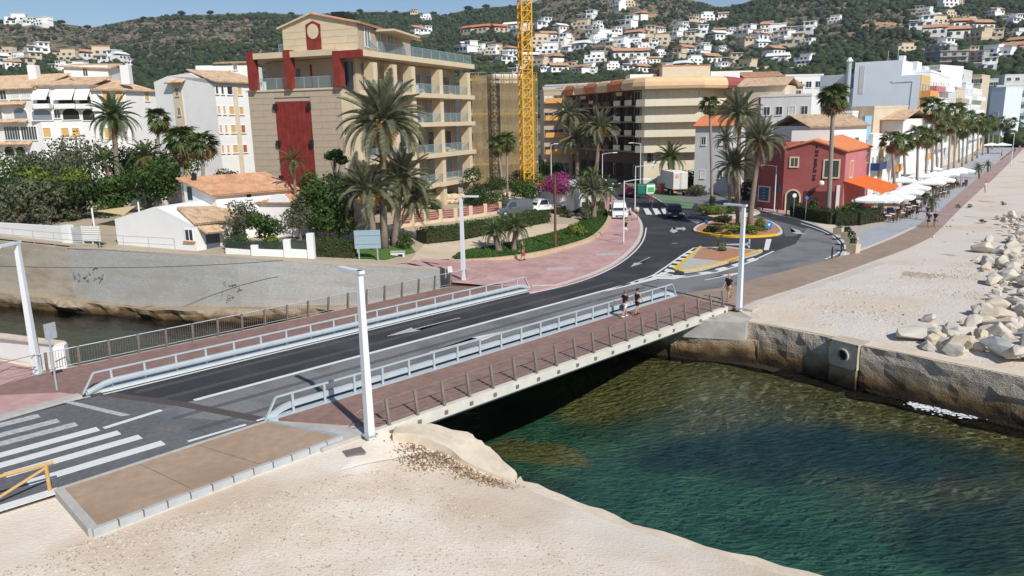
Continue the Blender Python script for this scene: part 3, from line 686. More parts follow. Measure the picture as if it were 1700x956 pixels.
# arrows
def arrow(tail, neck, tip, w=.14, hw=.42, m_=None):
 a, b_, c = G(*tail), G(*neck), G(*tip); d = (c-a).normalized(); nn = Vector((-d.y, d.x, 0)); b_ = a+d*(b_-a).dot(d); c = a+d*(c-a).dot(d)
 slab('road_arrow', [a-nn*w/2, b_-nn*w/2, b_-d*.15-nn*hw, c, b_-d*.15+nn*hw, b_+nn*w/2, a+nn*w/2], 0, .018, m_ or M['paint'])
arrow((763, 528), (694, 549), (643, 558), m_=M['paint_worn']); arrow((714, 585), (790, 561), (842, 549))
arrow((1079, 427), (1060, 437), (1047, 443), w=.12, hw=.35, m_=M['paint_worn']); arrow((1170, 465), (1205, 458), (1237, 451), w=.12, hw=.35)
slab('road_arrow', P([(1117, 381), (1117, 378), (1134, 378), (1134, 376), (1139, 380), (1134, 383), (1134, 381)]), 0, .018, M['paint_worn']); mark([(1112, 384), (1116, 378), (1121, 378), (1125, 384), (1118, 387)], m_=M['paint_worn'], name='road_arrow')
mark([(1312, 378), (1328, 383), (1330, 386), (1340, 389), (1322, 388), (1314, 386), (1322, 385)], name='road_arrow', m_=M['paint_worn'])
mark([(1205, 405), (1240, 404), (1240, 402), (1246, 406), (1240, 409), (1240, 407), (1206, 407)], name='road_arrow', m_=M['paint_worn'])
# white wedge, hatching and lines round the splitter island
mark([(1005, 484), (1060, 464), (1080, 459), (1097, 462), (1085, 465), (1045, 474)])
hz = [((1098, 452), (1118, 456), (1115, 458), (1094, 455)), ((1106, 446), (1122, 449), (1119, 452), (1102, 450)), ((1113, 440), (1128, 442), (1124, 445), (1110, 443)), ((1120, 434), (1135, 435), (1132, 438), (1117, 437)),
      ((1128, 428), (1141, 429), (1138, 432), (1125, 431)), ((1134, 422), (1147, 423), (1144, 426), (1131, 425)), ((1141, 417), (1152, 417), (1150, 420), (1138, 420)),
      ((1083, 459), (1130, 461), (1118, 463.5), (1092, 462)), ((1096, 455.5), (1140, 458), (1128, 460), (1086, 458.5)), ((1158, 453), (1176, 451), (1186, 453), (1168, 456)), ((1186, 447), (1202, 443), (1211, 446), (1195, 450)),
      ((1213, 440), (1227, 436), (1236, 439), (1222, 443)), ((1238, 432), (1250, 428), (1259, 431), (1247, 435))]
for q_ in hz: mark(list(q_), z=.016, name='road_hatching')
ribbon('edge_line', P([(1060, 467), (1086, 456), (1110, 440), (1132, 424), (1152, 411.5), (1162, 411)]), .16, 0, .02, M['paint'])
ribbon('edge_line', P([(1092, 463), (1140, 460), (1190, 452), (1240, 437), (1284, 417)]), .16, 0, .02, M['paint'])
mark([(1272, 397), (1281, 397), (1276, 415), (1268, 415)]); mark([(1243, 397), (1246, 397), (1245, 412), (1242, 412)], m_=M['paint_worn'])
for (u, v) in ((1068, 346), (1083, 346), (1097, 346), (1110, 346)): mark([(u, v), (u+8, v), (u+15, v+10), (u+5, v+10)], name='crosswalk_stripe')
ribbon('edge_line', P([(1132, 352), (1142, 363), (1160, 373), (1195, 364)]), .16, 0, .018, M['paint_worn'])
mark([(1142, 363), (1158, 364), (1168, 367), (1158, 370)], m_=M['paint_worn'])

# ------------------------------------------------------------ islands
def island(name, px, z1, m_, label=None, cat=None, parent=None):
 o = slab(name, P(px, z1), -.1, z1, m_, parent, kind='structure' if parent is None else None); return o
i1 = island('traffic_island', [(1122, 448), (1163, 410), (1210, 409), (1266, 416), (1256, 421), (1165, 447), (1136, 451)], .14, M['pavement'])
slab('planting_bed', P([(1163, 412), (1208, 411), (1260, 417), (1212, 434), (1150, 428)], .16), .1, .16, M['redearth'], i1)
ribbon('yellow_kerb', smoothline(P([(1120, 447.5), (1126, 450.5), (1136, 451.5), (1165, 447), (1212, 434), (1263, 417)], .0), 4), .3, 0, .18, M['yellow'])
ribbon('yellow_kerb', P([(1120, 447.5), (1163, 411)], .0), .15, 0, .17, M['yellow'])
ring = smoothline(P([(1153, 383), (1162, 375), (1190, 368), (1230, 364), (1268, 367), (1288, 375), (1297, 386), (1290, 391), (1258, 394), (1222, 394.5), (1182, 391), (1160, 387), (1153, 383)], .0), 3)[:-1]
i2 = slab('central_island', ring, -.1, .14, M['redearth'])
ribbon('yellow_kerb', smoothline(P([(1158, 386.5), (1182, 391), (1222, 394.5), (1258, 394), (1289, 391)], 0), 4), .34, 0, .2, M['yellow'])
ribbon('white_kerb', smoothline(P([(1289, 391), (1297, 386), (1288, 375), (1268, 367), (1230, 364), (1190, 368), (1162, 375), (1153, 383), (1158, 386.5)], 0), 4), .28, 0, .17, M['white_kerb'])
i3 = slab('upper_island', smoothline(P([(1165, 352), (1180, 347), (1215, 344), (1250, 348), (1262, 354), (1245, 359), (1205, 363), (1176, 360), (1165, 352)], 0), 3)[:-1], -.1, .14, M['coping'])

# ------------------------------------------------------------ pavements
pk = P([(878, 484)], .12)+smoothline(P(kerbL, .12), 4)+P([(1035, 340), (1020, 327), (1008, 316), (998, 316), (1001, 330), (1004, 345), (1012, 354), (1014, 364)], .12)+smoothline(P([(1010, 376), (998, 388), (975, 401), (935, 416), (890, 427), (850, 433), (800, 434), (750, 433)], .12), 4)+P([(690, 429), (672, 436), (745, 452), (752, 472), (790, 474)], .12)+[B(38.6, 37.6, .12)]
slab('pink_pavement', pk, -.3, .12, M['pink'])
ribbon('kerb', [B(38.6, 37.6)]+smoothline(P(kerbL, .12), 5), .32, -.2, .14, M['white_kerb'], side=.2)
slab('pink_pavement', P([(-420, 590), (0, 598), (98, 622), (60, 634), (36, 639), (70, 648), (132, 655), (0, 692), (-320, 782)], .10), -.3, .10, M['pink'])
ribbon('kerb', P([(-320, 786), (0, 694), (135, 656)], .1), .5, -.2, .12, M['pavement'], side=.15)
# near path with its edging blocks
pa = slab('footpath', P([(98, 813), (443, 700.5), (562, 722), (152, 873)], .10), -.3, .10, M['path'])
ribbon('kerb', P([(94, 812), (443, 698.5)], .1), .14, -.3, .112, M['pavement'])
ribbon('kerb', P([(95, 812), (151, 877)], .1), .28, -.3, .115, M['pavement'], side=.05)
ribbon('deck_edge_strip', P([(444, 699), (560, 722)], .1), .16, -.05, .118, M['steel'])
for fr in (.34, .62):
 a_ = G(98, 813, .1).lerp(G(443, 700.5, .1), fr); b_ = G(152, 873, .1).lerp(G(562, 722, .1), fr*.985+.015); ribbon('paving_joint', [a_, b_], .03, .1, .103, M['rust'])
e0, e1 = G(150, 877, .1), G(566, 722, .1); L_ = (e1-e0).length; nblk = 12; dd = (e1-e0).normalized(); ang = math.atan2(dd.y, dd.x); rr = random.Random(5)
bm_ = MB().box((0, 0, 0), (L_/nblk-.05, .16, .40))
KB = bm_.build('kerb_block', mat('kerb_block', (.40, .42, .43), .85, (.48, .49, .48), scale=3), pa)
for k in range(nblk):
 o = KB if k == 0 else KB.copy()
 if k: COL.objects.link(o)
 p = e0+dd*(L_*(k+.5)/nblk)+Vector((dd.y, -dd.x, 0))*(.08+rr.uniform(0, .015)); o.location = (p.x, p.y, -.09+rr.uniform(-.01, .01)); o.rotation_euler = (0, 0, ang+rr.uniform(-.006, .006))
ribbon('cement_bed', [e0, e1], .22, -.3, -.14, M['white_kerb'], side=-.09)

# ------------------------------------------------------------ promenade
lower = P([(1224, 508), (1252, 499), (1320, 478), (1400, 451), (1455, 431), (1505, 413), (1545, 394), (1566, 375), (1590, 350), (1622, 320), (1650, 296), (1700, 246)], .02)
upper = P([(1221, 473), (1250, 464), (1325, 444), (1379, 431), (1430, 416), (1480, 396), (1520, 377)], .02)
slab('promenade', upper+P([(1535, 366), (1566, 375)], .02)+lower[:8][::-1], -.2, .025, M['promenade'])
far1, far2 = G(1655, 237, .02), G(1690, 243, .02)
slab('red_paving', P([(1520, 377), (1535, 366), (1562, 348), (1600, 315), (1628, 292), (1672, 258), (1683, 247)], .02)+P([(1700, 246), (1650, 296), (1622, 320), (1590, 350), (1566, 375)], .02), -.2, .022, M['paver_red'])
fx = Vector((.585, .81, 0)); pf = G(1700, 246, .02)
slab('red_paving', [G(1683, 247, .02), pf, pf+fx*160, G(1683, 247, .02)+fx*160], -.2, .021, M['paver_red'])
slab('grey_paving', P([(1405, 411), (1398, 421), (1430, 415), (1480, 395), (1520, 376), (1562, 347), (1600, 314), (1628, 291), (1683, 246)], .02)+[G(1683, 246, .02)+fx*160, G(1652, 238, .02)+fx*160]+P([(1652, 238), (1600, 275), (1560, 300), (1520, 330), (1490, 352), (1468, 372), (1430, 385), (1412, 396)], .02), -.2, .018, M['paver_grey'])
ribbon('white_kerb', P([(1398, 422), (1432, 414), (1482, 394), (1520, 376)], .02), .35, -.1, .05, M['white_kerb'])
slab('cafe_terrace', P([(1412, 396), (1430, 385), (1468, 372), (1490, 352), (1520, 330), (1560, 300), (1600, 275), (1652, 238), (1630, 232), (1570, 262), (1520, 285), (1470, 315), (1452, 340), (1440, 362), (1395, 372)], .02), -.2, .012, mat('terrace_paving', (.42, .36, .30), .85, (.5, .45, .4), scale=2))
ribbon('rubble_verge', P([(1228, 510), (1252, 502), (1320, 481), (1400, 454), (1455, 434)], 0), .9, -.2, -.015, mat('white_chippings', (.62, .58, .52), .95, (.45, .41, .36), scale=8, detail=8, bump=.05, bscale=8), side=-.45)
# sand edge of the pavement by the red house, with hedge bed
slab('pink_pavement', P([(1215, 328), (1262, 346), (1312, 361), (1352, 371), (1380, 383), (1400, 396), (1412, 394), (1396, 372), (1350, 345), (1290, 338), (1240, 322)], .12), -.2, .12, M['coping'])
slab('pink_pavement', P([(1215, 328), (1262, 346), (1308, 360), (1312, 350), (1262, 333), (1236, 320)], .13), .1, .135, M['pink'])
ribbon('kerb', smoothline(P([(1262, 348), (1290, 356), (1320, 363), (1352, 373), (1380, 385), (1398, 399), (1404, 411), (1398, 422)], .12), 4), .28, -.2, .14, M['white_kerb'])
# ------------------------------------------------------------ the bridge
br = empty('bridge', (0, 0, 0), 0, 'low road bridge over the canal with brown footways and pale steel fascia', 'bridge')
slab('deck', [B(13.3, 24.2), B(42.3, 24.2), B(43.2, 28.2), B(38.3, 37.5), B(37, 42.3), B(7.5, 42.3), B(9.0, 37.5)], -.62, -.012, M['concrete'], br)
slab('near_footway', [B(13.35, 28.14), B(16.0, 24.22), B(42.25, 24.22), B(43.4, 28.14)], -.1, .10, M['deck'], br)
slab('far_footway', [B(4.6, 41.3), B(9.0, 37.62), B(38.6, 37.62), B(40.0, 39.5), B(37.2, 42.2), B(7.8, 42.2)], -.1, .118, M['deck'], br)
slab('fascia', [B(15.4, 23.95), B(42.6, 23.95), B(42.6, 24.2), B(15.4, 24.2)], -.42, .06, mat('fascia_steel', (.66, .64, .56), .6, (.58, .56, .49), scale=1.5), br)
slab('fascia', [B(8, 42.3), B(37.4, 42.3), B(37.4, 42.5), B(8, 42.5)], -.42, .06, bpy.data.materials['fascia_steel'], br)
for n_ in (26, 30, 34, 38): MB().bar(B(12, n_, -1.0), B(40, n_, -1.0), .5, .8).build('girder', M['steel'], br)
ribbon('water_channel', [B(16.2, 24.36), B(42.2, 24.36)], .1, .1, .125, M['rust'], br)
# near railing: leaning posts, rails
nr = empty('footway_railing', (0, 0, 0), 0, 'weathered steel railing with inward leaning posts along the near edge of the bridge', 'railing')
pm = MB(); pm.add([(x+X_, y, z) for X_ in (-.065, .045) for (x, y, z) in ((0, -.02, -.3), (0, .12, -.3), (0, .31, 1.15), (0, .22, 1.15))],
                  [(0, 1, 2, 3)[::-1], (4, 5, 6, 7), (0, 1, 5, 4), (1, 2, 6, 5), (2, 3, 7, 6), (3, 0, 4, 7)])
ab = math.atan2(BX.y, BX.x); p0 = None
def leaning(par, s0, s1, n_, cnt, sg):
 first = None
 for k in range(cnt):
  s = s0+(s1-s0)*k/(cnt-1)
  if first is None:
   first = o = pm.build('post', M['rust'], par); f2 = f = MB().box((-.015, .0, -.2), (.17, .1, .16)).build('bracket', M['rust'], o)
  else:
   o = first.copy(); COL.objects.link(o); f = f2.copy(); COL.objects.link(f); f.parent = o
  o.location = B(s, n_-.02*sg); o.rotation_euler = (0, 0, ab if sg > 0 else ab+PI)
leaning(nr, 16.3, 42.2, 23.96, 19, 1)
for h, t, r in ((1.12, .26, .018), (.95, .21, .007), (.78, .175, .007), (.61, .14, .007), (.44, .10, .007), (.27, .07, .007)):
 MB().tube([B(16.1, 23.96+t, h), B(42.4, 23.96+t, h)], r, 6).build('handrail' if h > 1 else 'cable', M['rust'], nr)
for s0, sg in ((16.1, -1), (42.4, 1)):
 e = [B(s0, 24.18, 1.12), B(s0+.9*sg, 24.18, 1.08), B(s0+1.25*sg, 24.15, .95), B(s0+1.1*sg, 24.12, .75), B(s0, 24.06, .35)]
 MB().tube(e, .022, 6).build('end_loop', M['rust'], nr)
# far railing with thin bars
fr_ = empty('footway_railing', (0, 0, 0), 0, 'weathered steel railing of thin upright bars along the far edge of the bridge', 'railing')
leaning(fr_, 8.4, 36.2, 42.45, 20, -1)
MB().tube([B(8.0, 42.24, 1.13), B(36.6, 42.24, 1.13)], .025, 6).build('handrail', M['steel'], fr_)
MB().tube([B(8.0, 42.38, .22), B(36.6, 42.38, .22)], .015, 6).build('bottom_rail', M['steel'], fr_)
bb = MB()
for k in range(224):
 s = 8.1+k*.127; bb.bar(B(s, 42.38, .22), B(s, 42.24, 1.12), .014, .014)
tag(bb.build('bars', M['rust'], fr_), kind='stuff')
for q_ in ([B(8.0, 42.24, 1.13), B(6.6, 42.1, 1.1), B(6.1, 42.0, .95), B(6.5, 42.0, .75), B(8.0, 42.3, .5)], [B(8, 42.3, .3), B(6.8, 41.2, 1.05), B(6.2, 40.8, 1.0)], [B(36.6, 42.24, 1.13), B(37.9, 41.9, 1.15), B(38.5, 41.7, .95), B(37.6, 42, .4)], [B(36.6, 42.3, .3), B(37.6, 42.0, .75), B(38.6, 41.6, 1.2)]):
 MB().tube(q_, .022, 6).build('end_loop', M['rust'], fr_)
tag(MB().add([(-5.0, 58.3, -.6), (-4.55, 58.3, -.6), (-4.55, 58.8, -.6), (-5.0, 58.8, -.6), (-5.05, 58.25, .8), (-4.75, 58.25, .8), (-4.75, 58.8, .8), (-5.05, 58.8, .8)], [(3, 2, 1, 0), (4, 5, 6, 7), (0, 1, 5, 4), (1, 2, 6, 5), (2, 3, 7, 6), (3, 0, 4, 7)]).build('wall_end_post', M['white']), 'white painted end post of the grey canal wall beside the bridge', 'post')
# guard rails between road and footways
def guard(n_, s0, s1, cnt, label, sg):
 g = empty('guard_rail', (0, 0, 0), 0, label, 'guard rail', 'blue-grey guard rails of the bridge')
 po = None
 for k in range(cnt):
  s = s0+1.3+(s1-s0-2.6)*k/(cnt-1)
  if po is None: o = po = MB().box((0, 0, .45), (.10, .07, .94)).build('post', M['bluegrey'], g)
  else: o = po.copy(); COL.objects.link(o)
  o.location = B(s, n_); o.rotation_euler = (0, 0, ab)
 MB().bar(B(s0+.55, n_, .95), B(s1-.55, n_, .95), .11, .06).build('top_rail', M['bluegrey'], g)
 for a_, b_ in ((B(s0, n_, .05), B(s0+.55, n_, .95)), (B(s1, n_, .05), B(s1-.55, n_, .95))): MB().bar(a_, b_, .11, .06).build('end_brace', M['bluegrey'], g)
 # crash beam: thick box beam on the road side, ends bent down
 mb = MB(); off = -.16*sg
 sec = [(-.12, -.12), (.08, -.12), (.12, -.04), (.12, .07), (.05, .12), (-.12, .12)]
 path = [(s0+.15, .10), (s0+.5, .22), (s0+.9, .36), (s0+1.3, .42), (s1-1.3, .42), (s1-.9, .36), (s1-.5, .22), (s1-.15, .10)]
 vs = [B(s, n_+off+a_*sg*-1, z+b_) for s, z in path for a_, b_ in sec]; k_ = len(sec); fs = []
 for i in range(len(path)-1):
  for j in range(k_): fs.append((i*k_+j, i*k_+(j+1) % k_, (i+1)*k_+(j+1) % k_, (i+1)*k_+j))
 fs += [tuple(range(k_))[::-1], tuple((len(path)-1)*k_+j for j in range(k_))]
 mb.add(vs, fs).build('crash_beam', M['bluegrey'], g)
 MB().bar(B(s0+.1, n_+.02*sg, .055), B(s1-.1, n_+.02*sg, .055), .42, .13).build('kerb_plinth', M['bluegrey'], g)
guard(28.2, 13.0, 43.1, 19, 'blue-grey guard rail between the pale lane and the near footway', -1)
guard(37.55, 8.7, 38.3, 19, 'blue-grey guard rail between the dark lane and the far footway', 1)
def strip3(name, A_, B2_, h, m_, label, cat):
 A_ = smoothline(A_, 6); B2_ = smoothline(B2_, 6); rr = random.Random(2); V = []; up = Vector((0, 0, h))
 for a, b in zip(A_, B2_):
  j = Vector((rr.uniform(-.1, .1), rr.uniform(-.1, .1), 0)); V += [a+j-Vector((0, 0, 2.5)), a+j+up, b+up, b-Vector((0, 0, .4))]
 F = [(i*4+k, i*4+k+1, (i+1)*4+k+1, (i+1)*4+k) for i in range(len(A_)-1) for k in range(3)]; F += [(0, 3, 2, 1), tuple((len(A_)-1)*4+k for k in range(4))]
 return tag(MB().add(V, F).build(name, m_), label, cat)
strip3('bank_coping', [bank[k]+Vector((.05, .05, 0)) for k in (1, 2, 3, 4, 5)], [G(652, 728, -.22), G(690, 730, -.35), G(745, 752, -.8), G(775, 775, -1.2), G(846, 806, -1.8)], .22, M['coping'], 'broad sandy concrete coping curving down the bank beside the near bridge end', 'coping')
strip3('bank_coping', [bank[k]+Vector((.08, .08, 0)) for k in (5, 6, 7, 8, 9, 10)], [G(846, 812, -1.85), G(950, 864, EZ), G(1078, 912, EZ), G(1250, 966, EZ), G(1480, 1045, EZ), G(1820, 1175, EZ)], .09, M['coping'], 'pale rough coping strip along the near bank at the bottom of the picture', 'coping')
tag(MB().box((*G(588, 751, -.18)[:2], -.165), (.75, .6, .05), .5).build('drain_cover', M['rust']), 'rusty square drain cover in the sand by the near lamp post', 'drain cover')

# ------------------------------------------------------------ box section lamps
def lamp(px, label, arm=(-.695, .72), H=6.62, alen=1.35, z=.0, tilt=0):
 p = G(*px, z); a = math.atan2(arm[1], arm[0])
 r = empty('street_lamp', p, a, label, 'street lamp', 'white box section lamps beside the bridge')
 MB().add([(sx*w_, sy*w_, z_) for z_, w_ in ((-.15, .15), (H, .10)) for sx, sy in ((-1, -1), (1, -1), (1, 1), (-1, 1))], [(3, 2, 1, 0), (4, 5, 6, 7), (0, 1, 5, 4), (1, 2, 6, 5), (2, 3, 7, 6), (3, 0, 4, 7)]).build('pole', M['postwhite'], r)
 MB().box((alen/2-.1, 0, H-.06), (alen+.2, .24, .12)).build('arm', M['postwhite'], r)
 MB().box((alen-.35, 0, H-.13), (.6, .18, .03)).build('light_panel', M['louver'], r)
 MB().box((0, 0, .015-z*0), (.5, .5, .03)).build('base_plate', M['steel'], r); MB().box((.147, 0, .75), (.012, .13, .42)).build('access_door', M['louver'], r)
 for sx in (-1, 1):
  for sy in (-1, 1): MB().tube([(sx*.2, sy*.2, 0), (sx*.2, sy*.2, .07)], .02, 6).build('bolt', M['rust'], r)
 return r
lamp((614, 722), 'white box section lamp post at the near right corner of the bridge, largest in view')
lamp((1227, 511), 'white box section lamp post beside the man at the right end of the bridge')
lamp((63, 620), 'white box section lamp post on pink paving left of the bridge', arm=(.0, -1), H=6.7, z=.1)
lamp((770, 470), 'white box section lamp post on the pink pavement beyond the bridge', arm=(.7, -.2), H=6.6, z=.1)
# sign by the left end, seen almost edge on
s_ = G(95, 648, .1); sg = empty('road_sign', s_, 0, 'small grey road sign seen nearly edge on at the left end of the bridge', 'road sign')
MB().tube([(0, 0, 0), (0, 0, 3.1)], .045, 8).build('post', M['steel'], sg)
MB().box((.05, .1, 2.85), (.05, .55, .75), -.42).build('sign_plate', M['steel'], sg)
# timber fence at lower left
tf = empty('timber_fence', G(83, 815, 0), 0, 'yellow timber fence with a round top rail and brace in the bottom left corner', 'fence')
pw = G(83, 815, 0); d2 = (G(-40, 850, 0)-pw).normalized()*1.95
MB().tube([(0, 0, -.3), (0, 0, 1.02)], .065, 9).build('post', M['wood'], tf); MB().tube([d2+Vector((0, 0, -.3)), d2+Vector((0, 0, 1.02))], .065, 9).build('post', M['wood'], tf)
MB().tube([-d2*.12+Vector((0, 0, .98)), d2*1.6+Vector((0, 0, .99))], .06, 9).build('top_rail', M['wood'], tf)
MB().tube([Vector((0, 0, .86)), d2*1+Vector((0, 0, .06))], .05, 9).build('brace', M['wood'], tf); MB().tube([d2+Vector((0, 0, .86)), d2*1.6+Vector((0, 0, .3))], .05, 9).build('brace', M['wood'], tf)
# railing along the top of the canal wall
tr = empty('wall_railing', (0, 0, 0), 0, 'thin grey pipe railing on top of the far canal wall', 'railing')
def wtop(x): return float(np.interp(x, [-75, -45.6, -36.6, -33, -21.3, -13, -4.9], [3.2, 2.75, 2.5, 2.5, 2.14, 1.3, .65]))
xsr = np.arange(-52, -26.5, 2.3); prev = None; po = None
for x in xsr:
 y = float(np.interp(x, [-75, -45.6, -36.6, -33, -21.3], [79, 65.3, 61.6, 60.5, 57.6]))+.25; zb = wtop(x)
 if po is None: po = o = MB().tube([(0, 0, -.05), (0, 0, 1.1)], .025, 6).build('post', M['steel'], tr)
 else: o = po.copy(); COL.objects.link(o)
 o.location = (x, y, zb)
 if prev: [MB().tube([(prev[0], prev[1], prev[2]+h), (x, y, zb+h)], .02, 5).build('rail', M['steel'], tr) for h in (1.1, .58)]
 prev = (x, y, zb)
# overhead wires
wr = MB(); a_, b_ = AY(-60, 439, 52), AY(470, 432, 56); c_ = AY(680, 424, 58)
pts = [a_.lerp(b_, k/14)+Vector((0, 0, -1.1*4*(k/14)*(1-k/14)*.35)) for k in range(15)]
tag(wr.tube(pts, .022, 5).build('overhead_cable', M['black']), 'dark cable sagging across the canal in front of the grey wall', 'cable')

WEAR = mat('tyre_wear', (.045, .046, .05), .7, (.06, .06, .065), scale=6, alpha=.35); WEAR2 = mat('tyre_wear_pale', (.12, .12, .125), .75, (.16, .16, .165), scale=6, alpha=.5)
for nn_, mm in ((34.3, WEAR2), (36.1, WEAR2), (29.6, WEAR2), (31.5, WEAR2)): ribbon('tyre_wear', [B(10.5, nn_), B(30, nn_+.05), B(44, nn_)], .38, .0, .0085, mm)
for u, v, c_ in ((1010, 424, M['paint_worn']), (930, 448, M['pavement']), (840, 452, M['rust']), (1120, 404, M['rust']), (985, 500, M['rust']), (290, 712, M['rust']), (1300, 425, M['rust'])):
 p = G(u, v, 0); r_ = .55 if c_ is not M['rust'] else .32; zz_ = .126 if v in (424, 448, 452) else .010
 if c_ is M['rust']: slab('manhole_cover', [(p.x+r_*math.cos(k*PI/8), p.y+r_*math.sin(k*PI/8)) for k in range(16)], zz_-.02, zz_+.004, c_)
 else: slab('paving_patch', [(p.x-r_*2, p.y-r_), (p.x+r_*2, p.y-r_*.8), (p.x+r_*2, p.y+r_), (p.x-r_*2, p.y+r_)], .1, .126, c_)
# ============================================================ buildings
def V2(x, y): return Vector((x, y, 0))
def hgt(u, v, Y): return AY(u, v, Y).z
def xat(u, Y): return AY(u, 200, Y).x
class Fac:
 """a wall line from A (left, seen from outside) to B"""
 def __init__(s, A, B_):
  s.A = Vector((A[0], A[1], 0)); s.B = Vector((B_[0], B_[1], 0)); s.L = (s.B-s.A).length; s.d = (s.B-s.A).normalized(); s.n = Vector((s.d.y, -s.d.x, 0)); s.a = math.atan2(s.d.y, s.d.x)
 def p(s, t, off, z): q = s.A+s.d*t+s.n*off; return Vector((q.x, q.y, z))
 def tpx(s, u):
  q_ = ray(u, 230); c = q_.x/q_.y
  return (c*s.A.y-s.A.x)/(s.d.x-c*s.d.y)
 def box(s, mb, t0, t1, o0, o1, z0, z1):
  c = s.p((t0+t1)/2, (o0+o1)/2, (z0+z1)/2); mb.box(c, (abs(t1-t0), abs(o1-o0), abs(z1-z0)), s.a); return mb
_wc = {}
def window(par, f, t, z, w, h, pane='glass', frame='white', off=0.0, name='window', bars=1, sill=True, deep=.07):
 """window with frame (part) and pane (sub-part), centre at t,z; meshes shared by size"""
 key = (name, round(w, 2), round(h, 2), pane, frame, bars)
 if key in _wc:
  a, b = _wc[key]; o = bpy.data.objects.new(name, a); COL.objects.link(o); q = bpy.data.objects.new('pane', b); COL.objects.link(q); q.parent = o; o.parent = par
 else:
  mb = MB(); fw = .07
  mb.box((0, -deep/2, h/2-fw/2), (w, deep, fw)); mb.box((0, -deep/2, -h/2+fw/2), (w, deep, fw))
  for sx in (-1, 1): mb.box((sx*(w/2-fw/2), -deep/2, 0), (fw, deep, h-2*fw))
  for i in range(bars): mb.box((-w/2+w*(i+1)/(bars+1), -deep/2+.005, 0), (.05, deep-.01, h-2*fw))
  if sill: mb.box((0, -.07, -h/2-.035), (w+.14, .16, .06))
  o = mb.build(name, M[frame], par); q = MB().box((0, -.012, 0), (w-.1, .02, h-.1)).build('pane', M[pane], o)
  _wc[key] = (o.data, q.data)
 o.location = f.p(t, off, z); o.rotation_euler = (0, 0, f.a)
 return o
def body(par, poly, z0, z1, m_, name='wall'): return slab(name, poly, z0, z1, m_, par, kind=None)
def rect(f, t0, t1, depth, off=0.0): return [f.p(t0, off, 0), f.p(t1, off, 0), f.p(t1, -depth, 0), f.p(t0, -depth, 0)]
def panels(par, f, z0, z1, ch, pw, m_, holes=(), t0=0.0, t1=None, off=.045, name='cladding_panel', poly=None):
 t1 = t1 or f.L; nz = max(1, round((z1-z0)/ch)); ch = (z1-z0)/nz; cache = {}
 for i in range(nz):
  za, zb = z0+i*ch, z0+(i+1)*ch; t = t0; k = 0
  first = pw*(.5 if i % 2 else 1)
  while t < t1-.02:
   te = min(t1, t+(first if k == 0 else pw)); k += 1
   segs = [(t, te)]
   for (h0, h1, g0, g1) in holes:
    if zb > g0+.1 and za < g1-.1:
     ns = []
     for a, b in segs:
      if b <= h0 or a >= h1: ns.append((a, b))
      else:
       if a < h0: ns.append((a, h0))
       if b > h1: ns.append((h1, b))
     segs = ns
   for a, b in segs:
    if b-a < .08: continue
    w = round(b-a-.03, 3)
    if w not in cache: cache[w] = MB().box((0, 0, 0), (w, .08, ch-.022)).build(name, m_, par); o = cache[w]
    else: o = bpy.data.objects.new(name, cache[w].data); COL.objects.link(o); o.parent = par
    o.location = f.p((a+b)/2, off-.04+random.uniform(-.006, .006), (za+zb)/2); o.rotation_euler = (0, 0, f.a)
   t = te
def tiled_roof(par, pts, m_, name='roof', rib=.28, th=.12):
 """sloping plane given as eave-left, eave-right, ridge-right, ridge-left; ribbed like clay tiles"""
 a, b, c, d = [Vector(p) for p in pts]; W = (b-a).length; n = max(2, int(W/rib)); V = []; F = []
 nrm = (b-a).cross(d-a).normalized()
 if nrm.z < 0: nrm = -nrm
 cols = n*2; rows = max(2, int((d-a).length/.45))
 for i in range(cols+1):
  t = i/cols; e = a.lerp(b, t); r = d.lerp(c, t)
  for j in range(rows+1):
   V.append(e.lerp(r, j/rows)+nrm*((.07 if i % 2 else 0)+.0*(j % 2)))
 k = rows+1
 for i in range(cols):
  for j in range(rows): F.append((i*k+j, (i+1)*k+j, (i+1)*k+j+1, i*k+j+1))
 mb = MB().add(V, F); dn = nrm*-th
 mb.add([a+dn, b+dn, c+dn, d+dn, a, b, c, d], [(3, 2, 1, 0), (0, 1, 5, 4), (1, 2, 6, 5), (2, 3, 7, 6), (3, 0, 4, 7)])
 return mb.build(name, m_, par)

# ---- sandstone apartment building -----------------------------------------
bb_ = empty('apartment_building', (0, 0, 0), 0, 'tall sandstone apartment building with maroon panels, gable and glass balconies behind the palms', 'building')
fL = Fac((AY(419, 230, 79).x, 79.0), (AY(571, 230, 75.3).x, 75.3)); KX = AY(591, 230, 75).x; fR = Fac((KX, 75.0), (AY(784, 230, 98.6).x, 98.6))
zg = 1.2
body(bb_, [fL.p(0, -.05, 0), fL.p(fL.L, -.05, 0), fR.p(0, -.3, 0)+Vector((-.4, .2, 0)), fR.p(9, -4.5, 0), (-20, 100, 0), (-29, 97, 0)], zg-1, 15.3, M['stone_tan'])
hol = (fL.tpx(461), fL.tpx(520), zg-1, hgt(490, 168, 77.5))
panels(bb_, fL, zg, 15.3, .62, 3.4, M['stone_tan'], [hol])
o = MB(); fL.box(o, hol[0], hol[1], -.02, -.3, zg-1, hol[3]); o.build('maroon_panel', M['maroon'], bb_)
for k in range(9):
 t = hol[0]+.1+k*(hol[1]-hol[0]-.2)/8; o = MB(); fL.box(o, t-.03, t+.03, -.02, .015, zg, hol[3]-.05); o.build('maroon_batten', M['maroon'], bb_)
for zz in (hol[3]-.5, hol[3]-4.1, hol[3]-7.6):
 for tt in (hol[0]+.12, hol[1]-.12): o = MB(); fL.box(o, tt-.18, tt+.18, .0, .28, zz-.28, zz+.28); o.build('wall_bracket', M['black'], bb_)  # dark brackets at the edges of the maroon panel
